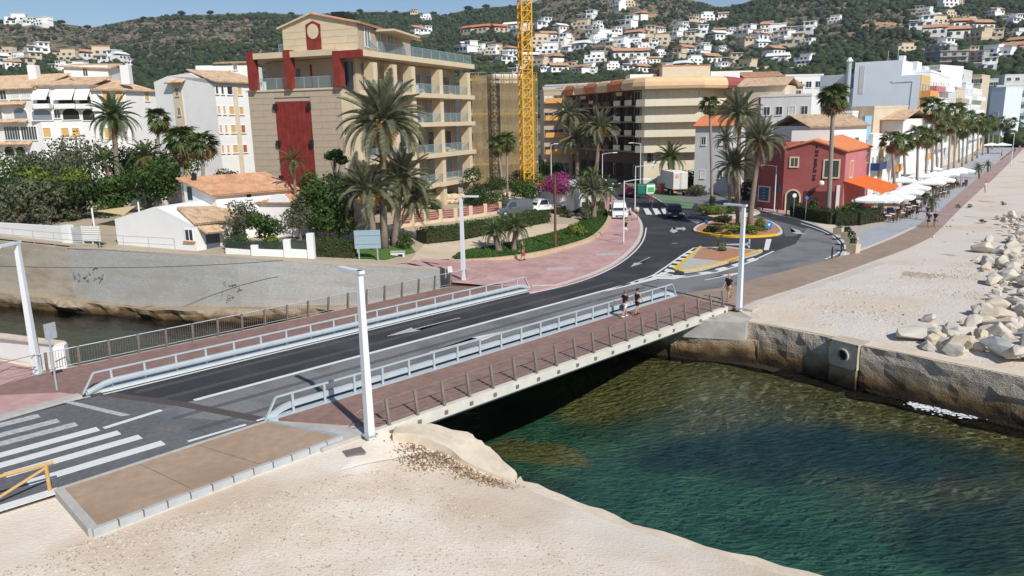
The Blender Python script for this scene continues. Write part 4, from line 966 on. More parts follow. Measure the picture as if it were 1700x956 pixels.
# light corner pier
fK = Fac(fL.B, fR.A)
o = MB(); o.prism([fL.B+fK.n*.1, Vector((KX+.05, 74.9, 0)), fR.p(1.3, .05, 0), fR.p(1.3, -1.5, 0), Vector((KX-1.7, 76.8, 0))], zg-1, 15.0); o.build('corner_pier', M['stone_light'], bb_)
# parapet
o = MB(); fL.box(o, -.2, fL.L+.15, -.4, .14, 15.3, 15.5); o.build('parapet', M['stone_light'], bb_)
# set back top storey
body(bb_, rect(Fac(fL.p(1.2, -2.6, 0), fL.p(fL.L+.5, -2.6, 0)), 0, fL.L-1, 12), 15.3, 18.4, M['stone_tan'], 'top_storey_wall')
f2 = Fac(fL.p(1.2, -2.55, 0), fL.p(fL.L+.5, -2.55, 0))
for u_, w_, h_, nm, mm in ((532, 1.2, 2.6, 'door', 'maroon'), (503, .4, 1.0, 'window', 'glass')):
 o = MB(); t = f2.tpx(u_); f2.box(o, t-w_/2, t+w_/2, 0, .08, 15.35 if nm == 'door' else 16.6, 15.35+h_ if nm == 'door' else 17.6); o.build(nm, M[mm], bb_)
o = MB(); t = f2.tpx(580); f2.box(o, t-.9, t+.9, 0, .08, 15.4, 18.0); o.build('window', M['glass'], bb_)
# terrace slab roof (flat wedge) and the slab along the right facade
zt_ = 18.45
o = MB(); o.prism([fL.p(.6, .35, 0), fL.p(fL.L+.2, .45, 0), fR.p(0, .25, 0), fR.p(26.3, .35, 0), fR.p(26.3, -14, 0), (-24, 96, 0), (-27, 90, 0)], zt_, 19.0); o.build('roof_slab', M['stone_light'], bb_)
# maroon portal frames
for u_, g_ in ((431, 0), (491, 0), (571, 1)):
 t = fL.tpx(u_); o = MB(); fL.box(o, t-.35, t+.35, -.35, .50, 15.5, 18.8 if g_ else 19.15)
 if g_: fL.box(o, t+.35, t+2.7, .0, .50, 18.1, 18.8)
 else: fL.box(o, t-.35, t+1.3, -3.2, -2.6, 19.02, 19.2)
 o.build('portal_frame', M['maroon'], bb_)
def glass_rail(par, f, t0, t1, off, z, h=1.05, n=None):
 n = n or max(1, round((t1-t0)/1.6)); r = MB()
 f.box(r, t0, t1, off-.02, off+.02, z+h, z+h+.04)
 for k in range(n+1): t = t0+(t1-t0)*k/n; f.box(r, t-.02, t+.02, off-.02, off+.02, z, z+h)
 o = r.build('balustrade', M['steel'], par)
 g = MB(); f.box(g, t0+.02, t1-.02, off-.008, off+.004, z+.06, z+h-.02); g.build('glass_panel', M['glassrail'], o)
glass_rail(bb_, fL, .2, fL.tpx(558), -.1, 15.5)
# right facade: storeys of deep balconies
fZ = [5.0, 8.45, 12.0, 15.2, 18.45]
ts = [fR.tpx(u) for u in (628, 660, 690, 735, 780)]
body(bb_, [fR.p(1.4, -2.4, 0), fR.p(26, -2.4, 0), fR.p(26, -13, 0), fR.p(3, -13, 0)], zg-1, 18.4, M['stone_tan'], 'inner_wall')
for k, z in enumerate(fZ[:-1]):
 o = MB(); o.prism([fR.p(1.0 if z < 15 else .6, .25, 0), fR.p(14, .55, 0), fR.p(26.2, .3, 0), fR.p(26.2, -2.5, 0), fR.p(1, -2.5, 0)], z-.5, z); o.build('floor_slab', M['stone_light'], bb_)
cols = {0: ts[1:], 1: ts[1:], 2: ts[1:], 3: ts, 4: ts}
zz = [zg-1]+fZ
for k in range(5):
 for t in (ts if k == 4 else ts[1:]):
  o = MB(); fR.box(o, t-.4, t+.4, -1.0, .1, zz[k], zz[k+1]-.5+.001*k); o.build('pier', M['stone_light'], bb_)
 tt = [1.2]+list(ts if k == 4 else ts[1:])
 for a, b in zip(tt[:-1], tt[1:]):
  if b-a < 2: continue
  f3 = Fac(fR.p(a, -2.38, 0), fR.p(b, -2.38, 0)); w_ = b-a-1.3
  window(bb_, f3, (b-a)*.5, (zz[k]+zz[k+1]-.5)/2-.2, round(w_, 1), 2.3, 'glass_blue' if (k+int(a)) % 2 == 0 else 'glass', 'steel', bars=3, sill=False)
  if k: glass_rail(bb_, fR, a+.4, b-.45, .05, zz[k], 1.0)
for k, (a, z) in enumerate(((ts[2]+1.5, 12.0), (ts[2]+2.0, 15.2), (ts[3]+1.5, 8.45))):
 o = MB(); fR.box(o, a, a+1.3, -1.2, -.5, z+.35, z+.5); fR.box(o, a, a+.1, -1.2, -.5, z, z+.35); fR.box(o, a+1.2, a+1.3, -1.2, -.5, z, z+.35); fR.box(o, a-.05, a+.02, -1.2, -.5, z, z+.95)
 tag(o.build('balcony_chair', M['white']), ('white lounger on the third balcony level of the sandstone building', 'white lounger on the top balcony level of the sandstone building', 'white lounger on a lower balcony of the sandstone building')[k], 'chair')
# roof terrace rail and penthouse
glass_rail(bb_, fR, 1.5, 26, .0, 19.0, 1.0, 12)
fG = Fac((AY(472, 100, 78.3).x, 78.3, 0), (AY(597, 100, 75.6).x, 75.6, 0))
pz = 21.55; gl = fG.L; dv = Vector((fR.d.x*.75-.1, fR.d.y, 0)).normalized()
gm = MB(); D = 15
for off in (0, D):
 pass
g0, g1 = fG.p(0, 0, 19), fG.p(gl, 0, 19); ap = fG.p(fG.tpx(532), 0, 22.45)
vs = [g0, g1, Vector((g1.x, g1.y, pz-.05)), ap, Vector((g0.x, g0.y, pz-.1))]; vs2 = [v+dv*D for v in vs]
gm.add(vs+vs2, [(0, 1, 2, 3, 4), (9, 8, 7, 6, 5), (1, 6, 7, 2), (0, 4, 9, 5)]); gm.build('penthouse_wall', M['stone_tan'], bb_)
hg = (fG.tpx(522), fG.tpx(545), 18.9, 21.65)
panels(bb_, fG, 19.0, 21.5, .62, 2.9, M['stone_light'], [hg], .05, gl-.05)
tp = MB(); # triangular top
q = [fG.p(.02, .02, 21.5), fG.p(gl-.02, .02, 21.5), Vector((*fG.p(fG.tpx(532), .02, 22.42),))]; tp.add(q+[v-fG.n*.3 for v in q], [(0, 1, 2), (5, 4, 3), (0, 3, 4, 1), (1, 4, 5, 2), (2, 5, 3, 0)]); tp.build('gable', M['stone_light'], bb_)
o = MB(); fG.box(o, hg[0], hg[1], .0, .1, 19, 21.5); tm = (hg[0]+hg[1])/2; o.add([fG.p(hg[0], .1, 21.5), fG.p(hg[1], .1, 21.5), fG.p(tm, .1, 21.85), fG.p(hg[0], .03, 21.5), fG.p(hg[1], .03, 21.5), fG.p(tm, .03, 21.85)], [(0, 1, 2), (0, 3, 5, 2), (1, 2, 5, 4)]); o.build('maroon_panel', M['maroon'], bb_)
o = MB(); o.add([fG.p(tm+.62*math.cos(2*PI*i/24), k_, 20.85+.70*math.sin(2*PI*i/24)) for k_ in (.15, .09) for i in range(24)], [tuple(range(24))]+[(i, 24+i, 24+(i+1) % 24, (i+1) % 24) for i in range(24)]); o.build('round_emblem', M['stone_light'], bb_)
for s_ in (0, 1):
 e = vs[4] if s_ == 0 else vs[2]; out = (-fG.d if s_ == 0 else fG.d)*.45
 tiled_roof(bb_, [e+out+Vector((0, 0, -.1))-dv*.3, e+out+Vector((0, 0, -.1))+dv*(D+3), ap+dv*(D+3)+Vector((0, 0, .12)), ap-dv*.3+Vector((0, 0, .12))], M['stone_light'] if s_ == 0 else M['tile'])
fP = Fac(g1, g1+dv*D)
for t, w_ in ((2.2, 1.4), (5.2, .9), (8.5, 2.0)): window(bb_, fP, t, 20.3, w_, 2.0, 'glass_blue', 'white', bars=1, sill=False)
glass_rail(bb_, Fac(fL.p(.5, -5, 0), fL.p(4, -5, 0)), 0, 3.4, 0, 19.0, 1.3)
o = MB(); fP.box(o, 4, 12, 0, 2.2, 21.0, 21.2); o.build('awning_slab', M['stone_light'], bb_)
o = MB(); c = fP.p(6, -4, 22.9); o.box(c, (3.0, 1.4, .5), fP.a); o.build('roof_unit', M['black'], bb_)
# stone-walled terrace at the foot
zb = 1.6
pw_ = empty('rubble_terrace_wall', (0, 0, 0), 0, 'low wall of big cream stones in front of the sandstone building', 'stone wall')
rr = random.Random(11); stones = []
for k in range(5):
 bm = bmesh.new(); bmesh.ops.create_icosphere(bm, subdivisions=2, radius=.5)
 for v in bm.verts: v.co *= rr.uniform(.88, 1.12); v.co.x = max(-.42, min(.42, v.co.x)); v.co.z = max(-.36, min(.36, v.co.z))
 me = bpy.data.meshes.new('stone'); bm.to_mesh(me); bm.free(); me.materials.append(mat('cream_stone', (.60, .47, .30), .9, (.68, .56, .40), scale=2)); stones.append(me)
for i in range(34):
 u = 672+i*5.2; base = GP(u, 341-.32*(u-672)*.12)
 for j in range(2):
  o = bpy.data.objects.new('stone', stones[rr.randrange(5)]); COL.objects.link(o); o.parent = pw_; s_ = rr.uniform(.75, 1.15)
  o.location = (base.x+rr.uniform(-.1, .1), base.y+rr.uniform(-.1, .1), base.z+.3+j*.55); o.scale = (s_*1.0, s_, s_*.9); o.rotation_euler = (0, rr.uniform(-.2, .2), rr.uniform(0, 6))

# ---- white apartments, left -------------------------------------------------
wa = empty('apartment_building', (0, 0, 0), 0, 'white apartment block with arched balconies and tan shutters at the far left', 'building')
Y0 = 108
def fx_(u0, Y0_, u1, Y1_): return Fac((xat(u0, Y0_), Y0_), (xat(u1, Y1_), Y1_))
fa = fx_(-160, 112, 68, 106); fb = fx_(68, 106, 160, 106.5); fc = fx_(160, 106.5, 214, 110); fd = fx_(214, 110, 264, 116)
zb0 = 3.5
def zv(u, v, Y): return hgt(u, v, Y)
tops = [zv(60, 146, 107), zv(110, 140, 106), zv(190, 148, 108), zv(240, 150, 113)]
for f, zt in zip((fa, fb, fc, fd), tops):
 body(wa, rect(f, 0, f.L, 11), zb0, zt, M['white'])
# storey details of the near left wing
def storeyrow(f, us, v, Y, w, h, pane, frame, nm='window', bars=1, sill=True):
 for u in us: window(wa, f, f.tpx(u), zv(u, v, Y), w, h, pane, frame, bars=bars, name=nm, sill=sill)
storeyrow(fa, (-60, -25, 12), 156, 107, 2.2, 1.5, 'glass', 'white', bars=3); storeyrow(fa, (36, 55), 155, 107, 1.6, 1.5, 'louver', 'white', bars=3)
storeyrow(fa, (-60, -20, 22, 50), 221, 107, 2.7, 1.9, 'glass', 'white', bars=5)
def arch(f, u, v, Y, w, h, pane='glass_blue'):
 t = f.tpx(u); z = zv(u, v, Y); n = 10
 P_ = [(-w/2, -h/2), (w/2, -h/2), (w/2, h*.05)]+[(w/2*math.cos(PI*k/n), h*.05+h*.45*math.sin(PI*k/n)) for k in range(1, n)]+[(-w/2, h*.05)]
 k_ = len(P_); fr = MB(); fr.add([f.p(t+x*s, o, z+y*s) for s, o in ((1.14, .02), (1.14, .14), (1, .14), (1, .03)) for x, y in P_], [(j*k_+i, (j+1)*k_+i, (j+1)*k_+(i+1) % k_, j*k_+(i+1) % k_) for j in range(3) for i in range(k_)])
 o = fr.build('arched_opening', M['white'], wa); MB().add([f.p(t+x, .035, z+y) for x, y in P_], [tuple(range(k_))]).build('pane', M[pane], o)
for u in (-80, -40, 0, 41): arch(fa, u, 190, 107, 2.3, 1.8)
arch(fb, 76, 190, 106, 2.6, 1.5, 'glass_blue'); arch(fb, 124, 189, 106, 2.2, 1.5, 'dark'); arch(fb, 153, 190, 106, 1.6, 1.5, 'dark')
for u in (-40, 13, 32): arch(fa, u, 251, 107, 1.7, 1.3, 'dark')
# balcony recesses as flat dark plates of painted shade, with awnings
for u, w_ in ((82, 1.7), (120, 2.2), (150, 1.5)):
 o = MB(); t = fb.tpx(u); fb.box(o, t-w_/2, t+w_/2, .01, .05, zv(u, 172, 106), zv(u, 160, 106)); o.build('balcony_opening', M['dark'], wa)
 o = MB(); z1 = zv(u, 147, 106); o.add([fb.p(t-w_*.6, .05, z1), fb.p(t+w_*.6, .05, z1), fb.p(t+w_*.6, 1.3, z1-1.25), fb.p(t-w_*.6, 1.3, z1-1.25), fb.p(t-w_*.6, 1.3, z1-1.5), fb.p(t+w_*.6, 1.3, z1-1.5)], [(0, 1, 2, 3), (3, 2, 5, 4)]); o.build('awning', M['canvas'], wa)
 o = MB(); fb.box(o, t-w_*.62, t+w_*.62, .0, .9, zv(u, 180, 106), zv(u, 172, 106)); o.build('balcony', M['white'], wa)
storeyrow(fc, (185, 207), 158, 108, 1.0, 1.5, 'shutter', 'white', bars=0); storeyrow(fc, (180, ), 221, 108, 1.0, 1.5, 'shutter', 'white', bars=0); storeyrow(fd, (252,), 159, 114, 1.0, 1.5, 'shutter', 'white', bars=0)
storeyrow(fb, (80, 110, 128), 220, 106, 1.1, 1.4, 'shutter', 'white', bars=0); storeyrow(fb, (101,), 189, 106, .9, 1.2, 'glass', 'white')
# tiled roofs and strips
for f, zt, hh in ((fa, tops[0], 2.2), (fb, tops[1], 1.3), (fc, tops[2], 1.9), (fd, tops[3], 1.7)):
 tiled_roof(wa, [f.p(-.3, .5, zt-.1), f.p(f.L+.3, .5, zt-.1), f.p(f.L+.3, -6, zt+hh), f.p(-.3, -6, zt+hh)], M['tile_tan'])
for v_, o_ in ((170, .9), (199, .9), (236, .9)):
 z1 = zv(30, v_, 107); tiled_roof(wa, [fa.p(-.3, o_, z1-.3), fa.p(fa.L*.92, o_, z1-.3), fa.p(fa.L*.92, 0, z1+.15), fa.p(-.3, 0, z1+.15)], M['tile_tan'], name='roof_strip')
# gabled pieces above
body(wa, rect(fx_(118, 112, 190, 113), 0, fx_(118, 112, 190, 113).L, 6), tops[1], zv(150, 108, 112), M['white'], 'attic_wall')
fat = fx_(118, 112, 190, 113); tiled_roof(wa, [fat.p(-.4, .4, zv(150, 108, 112)-.1), fat.p(fat.L+.4, .4, zv(150, 112, 112)-.1), fat.p(fat.L+.4, -6, zv(150, 100, 112)), fat.p(-.4, -6, zv(150, 100, 112))], M['tile_tan'])
window(wa, fat, fat.tpx(157), zv(157, 119, 112), .7, 1.2, 'glass', 'white')
for u in (57, 210): MB().box(AY(u, 124, 111), (1.2, 1.0, 2.6)).build('chimney', M['white'], wa)

# ---- second white block ----------------------------------------------------
wb = empty('apartment_building', (0, 0, 0), 0, 'white apartment block with stair strip and tan shutters left of the sandstone building', 'building')
f1 = fx_(263, 104, 362, 100); f2_ = fx_(362, 100, 436, 106)
zt1, zt2 = zv(310, 130, 102), zv(390, 136, 103)
body(wb, rect(f1, 0, f1.L, 12), 3.5, zv(262, 136, 104), M['white'])
body(wb, rect(f2_, 0, f2_.L, 10), 3.5, zt2, M['white'])
# raked gable of the left face
A_, B2 = f1.p(0, 0, 0), f1.p(f1.L, 0, 0); o = MB(); z_ = zv(262, 136, 104)
P_ = [f1.p(0, 0, z_), f1.p(f1.L, 0, z_), f1.p(f1.L, 0, zv(362, 140, 100)), f1.p(f1.tpx(325), 0, zv(325, 121, 102)), f1.p(f1.tpx(290), 0, zv(290, 126, 103))]
o.add(P_+[v-f1.n*9 for v in P_], [tuple(range(5)), tuple(range(5, 10))[::-1]]+[(i, 5+i, 5+(i+1) % 5, (i+1) % 5) for i in range(5)]); o.build('gable', M['white'], wb)
t = f1.tpx(304); o = MB(); f1.box(o, t-.75, t+.75, .0, .12, 3.5, zv(304, 137, 102)); o.build('stair_strip', M['cream'], wb)
for v in (152, 185, 218): window(wb, f1, t, zv(304, v, 102), .6, 1.1, 'glass', 'cream', off=.12)
tiled_roof(wb, [f1.p(t-1.3, .9, zv(304, 137, 102)), f1.p(t+1.6, .9, zv(304, 137, 102)), f1.p(t+1.6, 0, zv(304, 131, 102)), f1.p(t-1.3, 0, zv(304, 131, 102))], M['tile_tan'], name='porch_roof')
for v, h_ in ((150, 1.1), (183, 1.1), (214, 1.1), (247, 1.1)):
 for u, w_ in ((368, .45), (377, .45), (389, .9), (405, .75)):
  window(wb, f2_, f2_.tpx(u), zv(u, v, 102), w_, h_, ('glass' if v == 150 and u < 400 else ('shutter_red' if (u, v) in ((405, 214), (405, 247)) else 'shutter')), 'white', bars=0)
t = f2_.tpx(397); o = MB(); f2_.box(o, t-.35, t+.35, 0, .1, 3.5, zt2-.6); o.build('cream_strip', M['cream'], wb)
tiled_roof(wb, [f2_.p(-.3, .6, zt2-.1), f2_.p(f2_.L, .6, zt2-.1), f2_.p(f2_.L, -5, zt2+1.7), f2_.p(-.3, -5, zt2+1.7)], M['tile_tan'])
f4 = fx_(334, 108, 420, 108); body(wb, rect(f4, 0, f4.L, 6), zt2-1, zv(375, 108, 108), M['white'], 'attic_wall')
tiled_roof(wb, [f4.p(f4.L*.35, .3, zv(375, 104, 108)), f4.p(f4.L+.3, .3, zv(375, 104, 108)), f4.p(f4.L+.3, -6, zv(375, 97, 108)), f4.p(f4.L*.35, -6, zv(375, 97, 108))], M['tile_tan'])
for u, v in ((392, 121), (402, 111)): window(wb, f4, f4.tpx(u), zv(u, v, 108), .6, .8, 'glass', 'white')

# ---- white house by the canal ----------------------------------------------
wh = empty('white_house', (0, 0, 0), 0, 'low white house with clay tile roofs behind the grey canal wall', 'house')
def yw(u):  # just behind the wall
 d = ray(u, 410); t = 60/d.y
 for _ in range(5): t = (wall_y(d.x*t)+2.1)/d.y
 return t*d.y
Ya, Yb = yw(168), yw(303)-.4
fh = Fac((xat(168, Ya), Ya), (xat(303, Yb), Yb)); fh2 = Fac((xat(303, Yb), Yb), (xat(385, Yb+5), Yb+5))
zl = lambda v, u, Y: hgt(u, v, Y)
zL = zl(364, 172, Ya); zA = zl(345, 240, (Ya+Yb)/2); zR = zl(372, 300, Yb)
P_ = [fh.p(0, 0, 1.6), fh.p(fh.L, 0, 1.6), fh.p(fh.L, 0, zR-.15), fh.p(fh.tpx(248), 0, zA), fh.p(fh.tpx(240), 0, zA+.05), fh.p(0, 0, zL)]
bk = -fh.n*6.5
o = MB(); o.add(P_+[v+bk for v in P_], [tuple(range(6)), tuple(range(6, 12))[::-1]]+[(i, 6+i, 6+(i+1) % 6, (i+1) % 6) for i in range(6)]); o.build('wall', M['white'], wh)
body(wh, [fh2.p(.0, 0, 0), fh2.p(fh2.L, 0, 0), fh2.p(fh2.L, -4, 0), fh.p(fh.L-.1, -6.4, 0)], 1.6, zR-.3, M['white'])
window(wh, fh, fh.tpx(296), zl(391, 296, Yb), .85, 1.0, 'glass', 'white', bars=1); o = MB(); t = fh.tpx(296); fh.box(o, t-.55, t+.55, 0, .18, zl(402, 296, Yb)-.05, zl(402, 296, Yb)+.05); o.build('tile_sill', M['tile_red'], wh)
o = MB(); t = fh2.tpx(335); fh2.box(o, t-.75, t+.75, .0, .06, 1.7, zl(387, 335, Yb+2)); o.build('garage_door', mat('grey_door', (.10, .12, .16), .6), wh)
o = MB(); t = fh2.tpx(377); fh2.box(o, t-.45, t+.45, 0, .05, zl(391, 377, Yb+4), zl(374, 377, Yb+4)); o.build('window', M['glass'], wh)
tiled_roof(wh, [fh2.p(.3, 1.0, zl(387, 320, Yb)), fh2.p(2.6, 1.0, zl(387, 340, Yb+1)), fh2.p(2.6, 0, zl(376, 340, Yb+1)), fh2.p(.3, 0, zl(376, 320, Yb))], M['tile_tan'], name='porch_roof')
e0_, e1_ = fh.p(fh.L+.15, .1, zR), fh2.p(fh2.L, .4, zR-.25)
tiled_roof(wh, [e0_, e1_, Vector((xat(375, Ya+5.5), Ya+5.5, zl(342, 335, Ya+5.5))), fh.p(fh.tpx(262), -1.2, zA-.05)], M['tile_tan'])
# upper volume with red tiled roof
Yu = Ya+3.2
fu = Fac((xat(292, Yu+2), Yu+2), (xat(345, Yu), Yu)); fu2 = Fac((xat(345, Yu), Yu), (xat(483, Yu+5), Yu+5))
zeL, zeR, zrg = zl(296, 293, Yu+2), zl(323, 345, Yu), zl(289, 400, Yu+6)
P_ = [fu.p(0, 0, 2), fu.p(fu.L, 0, 2), fu.p(fu.L, 0, zeR-.1), fu.p(0, 0, zeL-.1)]
o = MB(); Dk = fu2.d*fu2.L; o.add(P_+[v+Dk for v in P_], [(0, 1, 2, 3), (7, 6, 5, 4), (1, 5, 6, 2), (0, 3, 7, 4)]); o.build('upper_wall', M['white'], wh)
tiled_roof(wh, [fu2.p(-.4, .35, zeR-.05), fu2.p(fu2.L+.3, .35, zeR-.05), fu.p(0, 0, zeL)+Dk*1.03+Vector((0, 0, .1)), fu.p(-.3, 0, zeL+.05)-fu2.d*.4], M['tile'])
o = MB(); t = fu.tpx(305); fu.box(o, t-.3, t+.3, 0, .04, zl(333, 305, Yu+1), zl(311, 305, Yu+1)); o.build('window', M['glass'], wh)
o = MB(); t = fu2.tpx(404); fu2.box(o, t-.2, t+.2, 0, .04, zl(327, 404, Yu+2), zl(319, 404, Yu+2)); o.build('window', M['black'], wh)
MB().box(AY(322, 292, Yu+2), (.35, .35, .5)).build('chimney', M['black'], wh)
# right lower wing with arched gable
Yr = Yb+7.5; fr2 = Fac((xat(385, Yr+1), Yr+1), (xat(480, Yr), Yr)); body(wh, rect(fr2, 0, fr2.L, 3), 2, zl(335, 440, Yr), M['white'], 'wing_wall')
tiled_roof(wh, [fr2.p(0, .3, zl(337, 420, Yr)), fr2.p(fr2.L, .3, zl(337, 440, Yr)), fr2.p(fr2.L, -3.2, zl(323, 440, Yr)), fr2.p(0, -3.2, zl(323, 440, Yr))], M['tile'])
o = MB(); t = fr2.tpx(456); n = 12; zc = zl(336, 456, Yr); o.add([fr2.p(t+1.0*math.cos(PI*i/n), k_, zc+.75*math.sin(PI*i/n)) for k_ in (.35, .1) for i in range(n+1)], [tuple(range(n+1))]+[(i, n+1+i, n+2+i, i+1) for i in range(n)]); o.build('arched_gable', M['white'], wh)
# garden wall, gate, pillars
def wy(u, v, back): 
 d = ray(u, v); t = 60/d.y
 for _ in range(5): t = (wall_y(d.x*t)+back)/d.y
 return Vector((d.x*t, t*d.y, CZ+d.z*t))
gw = Fac((-75, 81.2), (wy(108, 400, 1.6).x, wy(108, 400, 1.6).y)); zt = 3.95
tag(MB().add(*(lambda m_: (m_.v, m_.f))(gw.box(MB(), 0, gw.L, 0, -.3, 2.0, zt))).build('garden_wall', M['white']), 'white garden wall above the far left canal wall', 'garden wall')
g_ = empty('slatted_gate', (0, 0, 0), 0, 'white gate of horizontal slats between the garden wall and the white house', 'gate')
fg = Fac(wy(109, 400, 1.6)[:2], wy(168, 400, 2.0)[:2])
o = MB(); fg.box(o, 0, .7, -.35, .35, 2.1, 4.1); o.build('pillar', M['white'], g_)
for k in range(9): o = MB(); fg.box(o, .75, fg.L*.48, -.03, .03, 2.45+k*.17, 2.57+k*.17); o.build('slat', M['bluegrey'], g_)
for k in range(7): o = MB(); fg.box(o, fg.L*.5, fg.L*.99, -.03, .03, 2.75+k*.19, 2.88+k*.19); o.build('slat', M['white'], g_)
for t in (fg.L*.49, fg.L*.75): o = MB(); fg.box(o, t-.04, t+.04, -.08, -.02, 2.2, 4.05); o.build('post', M['white'], g_)
o = MB(); fg.box(o, .7, fg.L, -.2, .05, 1.9, 2.45); o.build('gate_base', M['white'], g_)
# front fence with white pillars right of the house
ff = empty('front_fence', (0, 0, 0), 0, 'dark mesh fence with white pillars and white base in front of the shrubs', 'fence')
pts_ = [wy(u, 415, 1.7) for u in (375, 424, 478, 517)]
for i, u in enumerate((424, 478, 517)):
 p = wy(u, 415, 1.7); zt = hgt(u, (406, 397, 387)[i], p.y); MB().box((p.x, p.y, (zt+1.2)/2), (.55, .5, zt-1.2)).build('pillar', M['white'], ff)
for a, b in zip(pts_[:-1], pts_[1:]):
 MB().bar(Vector((a.x, a.y, 2.0-.22*(a.x+21)/8)), Vector((b.x, b.y, 1.9-.22*(b.x+21)/8)), .2, .9).build('base_wall', M['white'], ff)
 MB().bar(Vector((a.x, a.y, 2.65)), Vector((b.x, b.y, 2.45)), .03, .9).build('mesh_panel', mat('dark_mesh', (.03, .05, .04), .8, alpha=.7), ff)
# small white hut with grey tiles in the garden
hh_ = empty('garden_house', (0, 0, 0), 0, 'small white garden house half hidden by trees at left', 'house')
f5 = Fac((xat(165, 88), 88), (xat(250, 87), 87)); body(hh_, rect(f5, 0, f5.L, 5), 3, hgt(220, 309, 87), M['white2']); tiled_roof(hh_, [f5.p(-.3, .3, hgt(220, 309, 87)), f5.p(f5.L+.3, .3, hgt(220, 309, 87)), f5.p(f5.L, -3, hgt(220, 304, 88)), f5.p(0, -3, hgt(220, 304, 88))], mat('grey_tile', (.36, .32, .27), .9, (.45, .4, .33), scale=3))
# ---- scaffolded building and crane -------------------------------------------
sb = empty('scaffolded_building', (0, 0, 0), 0, 'building site wrapped in ochre scaffolding beside the yellow crane', 'building')
fs_ = fx_(782, 112, 892, 116); z0_ = 1.0; zts = hgt(840, 132, 114)
body(sb, rect(Fac(fs_.p(0, -1.6, 0), fs_.p(fs_.L, -1.6, 0)), 0, fs_.L, 12), z0_, zts-.4, M['concrete'])
body(sb, rect(Fac(fs_.p(5, -4, 0), fs_.p(fs_.L, -4, 0)), 0, fs_.L-5.5, 7), zts-.4, hgt(850, 122, 118), M['louver'], 'roof_room')
SC = mat('scaffold_pole', (.42, .27, .08), .6, (.34, .25, .12), scale=3)
nlev = 7; dz = (zts-z0_)/nlev; posts = 8
for k in range(posts+1):
 t = fs_.L*k/posts
 for off in (0, -1.0): o = MB(); fs_.box(o, t-.05, t+.05, off-.05, off+.05, z0_, zts+.9); o.build('upright', SC, sb)
for j in range(1, nlev+1):
 z = z0_+dz*j
 o = MB(); fs_.box(o, 0, fs_.L, -1.0, 0, z-.06, z); o.build('walk_board', SC, sb)
 for h in (.5, 1.0): o = MB(); fs_.box(o, 0, fs_.L, -.02, .06, z+h-.03, z+h+.03); o.build('guard_tube', SC, sb)
 o = MB(); fs_.box(o, 0, fs_.L, .06, .08, z-.15, z+.12); o.build('toe_board', M['crane'] if j in (2, 5, 7) else SC, sb)
for k in range(0, posts, 1):
 for j in range(nlev):
  a, b = fs_.p(fs_.L*k/posts, .06, z0_+dz*j), fs_.p(fs_.L*(k+1)/posts, .06, z0_+dz*(j+1))
  if (k+j) % 3 == 0: MB().bar(a, b, .05).build('brace', SC, sb)
o = MB(); fs_.box(o, .2, fs_.L-.2, .10, .12, z0_+dz*.8, zts+.4); o.build('debris_net', M['netting'], sb)
# other side of the scaffold (right end)
fs2 = Fac(fs_.p(fs_.L, 0, 0), fs_.p(fs_.L, -7, 0)); o = MB(); fs2.box(o, .1, 6.8, .05, .07, z0_+dz, zts+.3); o.build('debris_net', M['netting'], sb)
cr = empty('tower_crane', (0, 0, 0), 0, 'yellow lattice tower crane rising out of the top of the picture', 'crane')
cb = AY(875, 285, 106); W_ = .95; ztop = 50.0; zb_ = 1.2; ca_ = .35
def cc(i, z): a = ca_+PI/4+i*PI/2; return Vector((cb.x+W_*1.35*math.cos(a)*.78, cb.y+W_*1.35*math.sin(a)*.78, z))
for i in range(4): MB().bar(cc(i, zb_), cc(i, ztop), .17).build('mast_leg', M['crane'], cr)
st = 1.25; n_ = int((ztop-zb_)/st); proto = []
for i in range(4):
 mb = MB(); a0, b0 = cc(i, 0), cc((i+1) % 4, 0); up = Vector((0, 0, st))
 mb.bar(a0, b0+up*0, .08); proto.append((mb.build('horizontal_strut', M['crane'], cr), MB().bar(a0, b0+up, .09).build('diagonal_strut', M['crane'], cr)))
for i, (h_, d_) in enumerate(proto):
 h_.location.z = d_.location.z = zb_
 for k in range(1, n_):
  for s_ in (h_, d_):
   c = s_.copy(); COL.objects.link(c); c.location.z = zb_+k*st
MB().box((cb.x, cb.y, zb_-.2), (4, 4, 1.0), ca_).build('ballast', M['concrete'], cr)
# ladder inside the mast
lm = MB(); lm.bar((cb.x-.2, cb.y-.5, zb_), (cb.x-.2, cb.y-.5, ztop), .05); lm.bar((cb.x+.25, cb.y-.5, zb_), (cb.x+.25, cb.y-.5, ztop), .05)
for k in range(int((ztop-zb_)/.5)): lm.bar((cb.x-.2, cb.y-.5, zb_+k*.5), (cb.x+.25, cb.y-.5, zb_+k*.5), .035)
tag(lm.build('ladder', M['crane'], cr), kind='stuff')

# ---- curved corner apartment building ---------------------------------------
cbld = empty('apartment_building', (0, 0, 0), 0, 'cream corner apartment building with rounded orange roof edge and long balconies', 'building')
Yc = 139
P0 = Vector((xat(925, 172), 172, 0)); P1 = Vector((xat(1055, 140), 140, 0)); P2 = Vector((xat(1070, 138.5), 138.5, 0)); P3 = Vector((xat(1165, 138), 138, 0)); P4 = Vector((xat(1210, 143), 143, 0)); P5 = Vector((xat(1245, 152), 152, 0))
line = [P0, P1, P2, P3, P4, P5]
M['shade_tinted_render'] = mat('shade_tinted_render', (.12, .075, .055), .85)  # dark brown puts the shade of the left side into the colour
zfl = [hgt(1110, v, 139) for v in (250, 224, 200, 173)]
zroof = hgt(1110, 147, 139); zc0 = 0
def inset(L_, d):
 out = []
 for i, p in enumerate(L_):
  a = L_[max(i-1, 0)]; b = L_[min(i+1, len(L_)-1)]; dd = (b-a).normalized(); out.append(p-Vector((dd.y, -dd.x, 0))*d)
 return out
back = [Vector((P5.x+4, 175, 0)), Vector((P0.x+12, 200, 0))]
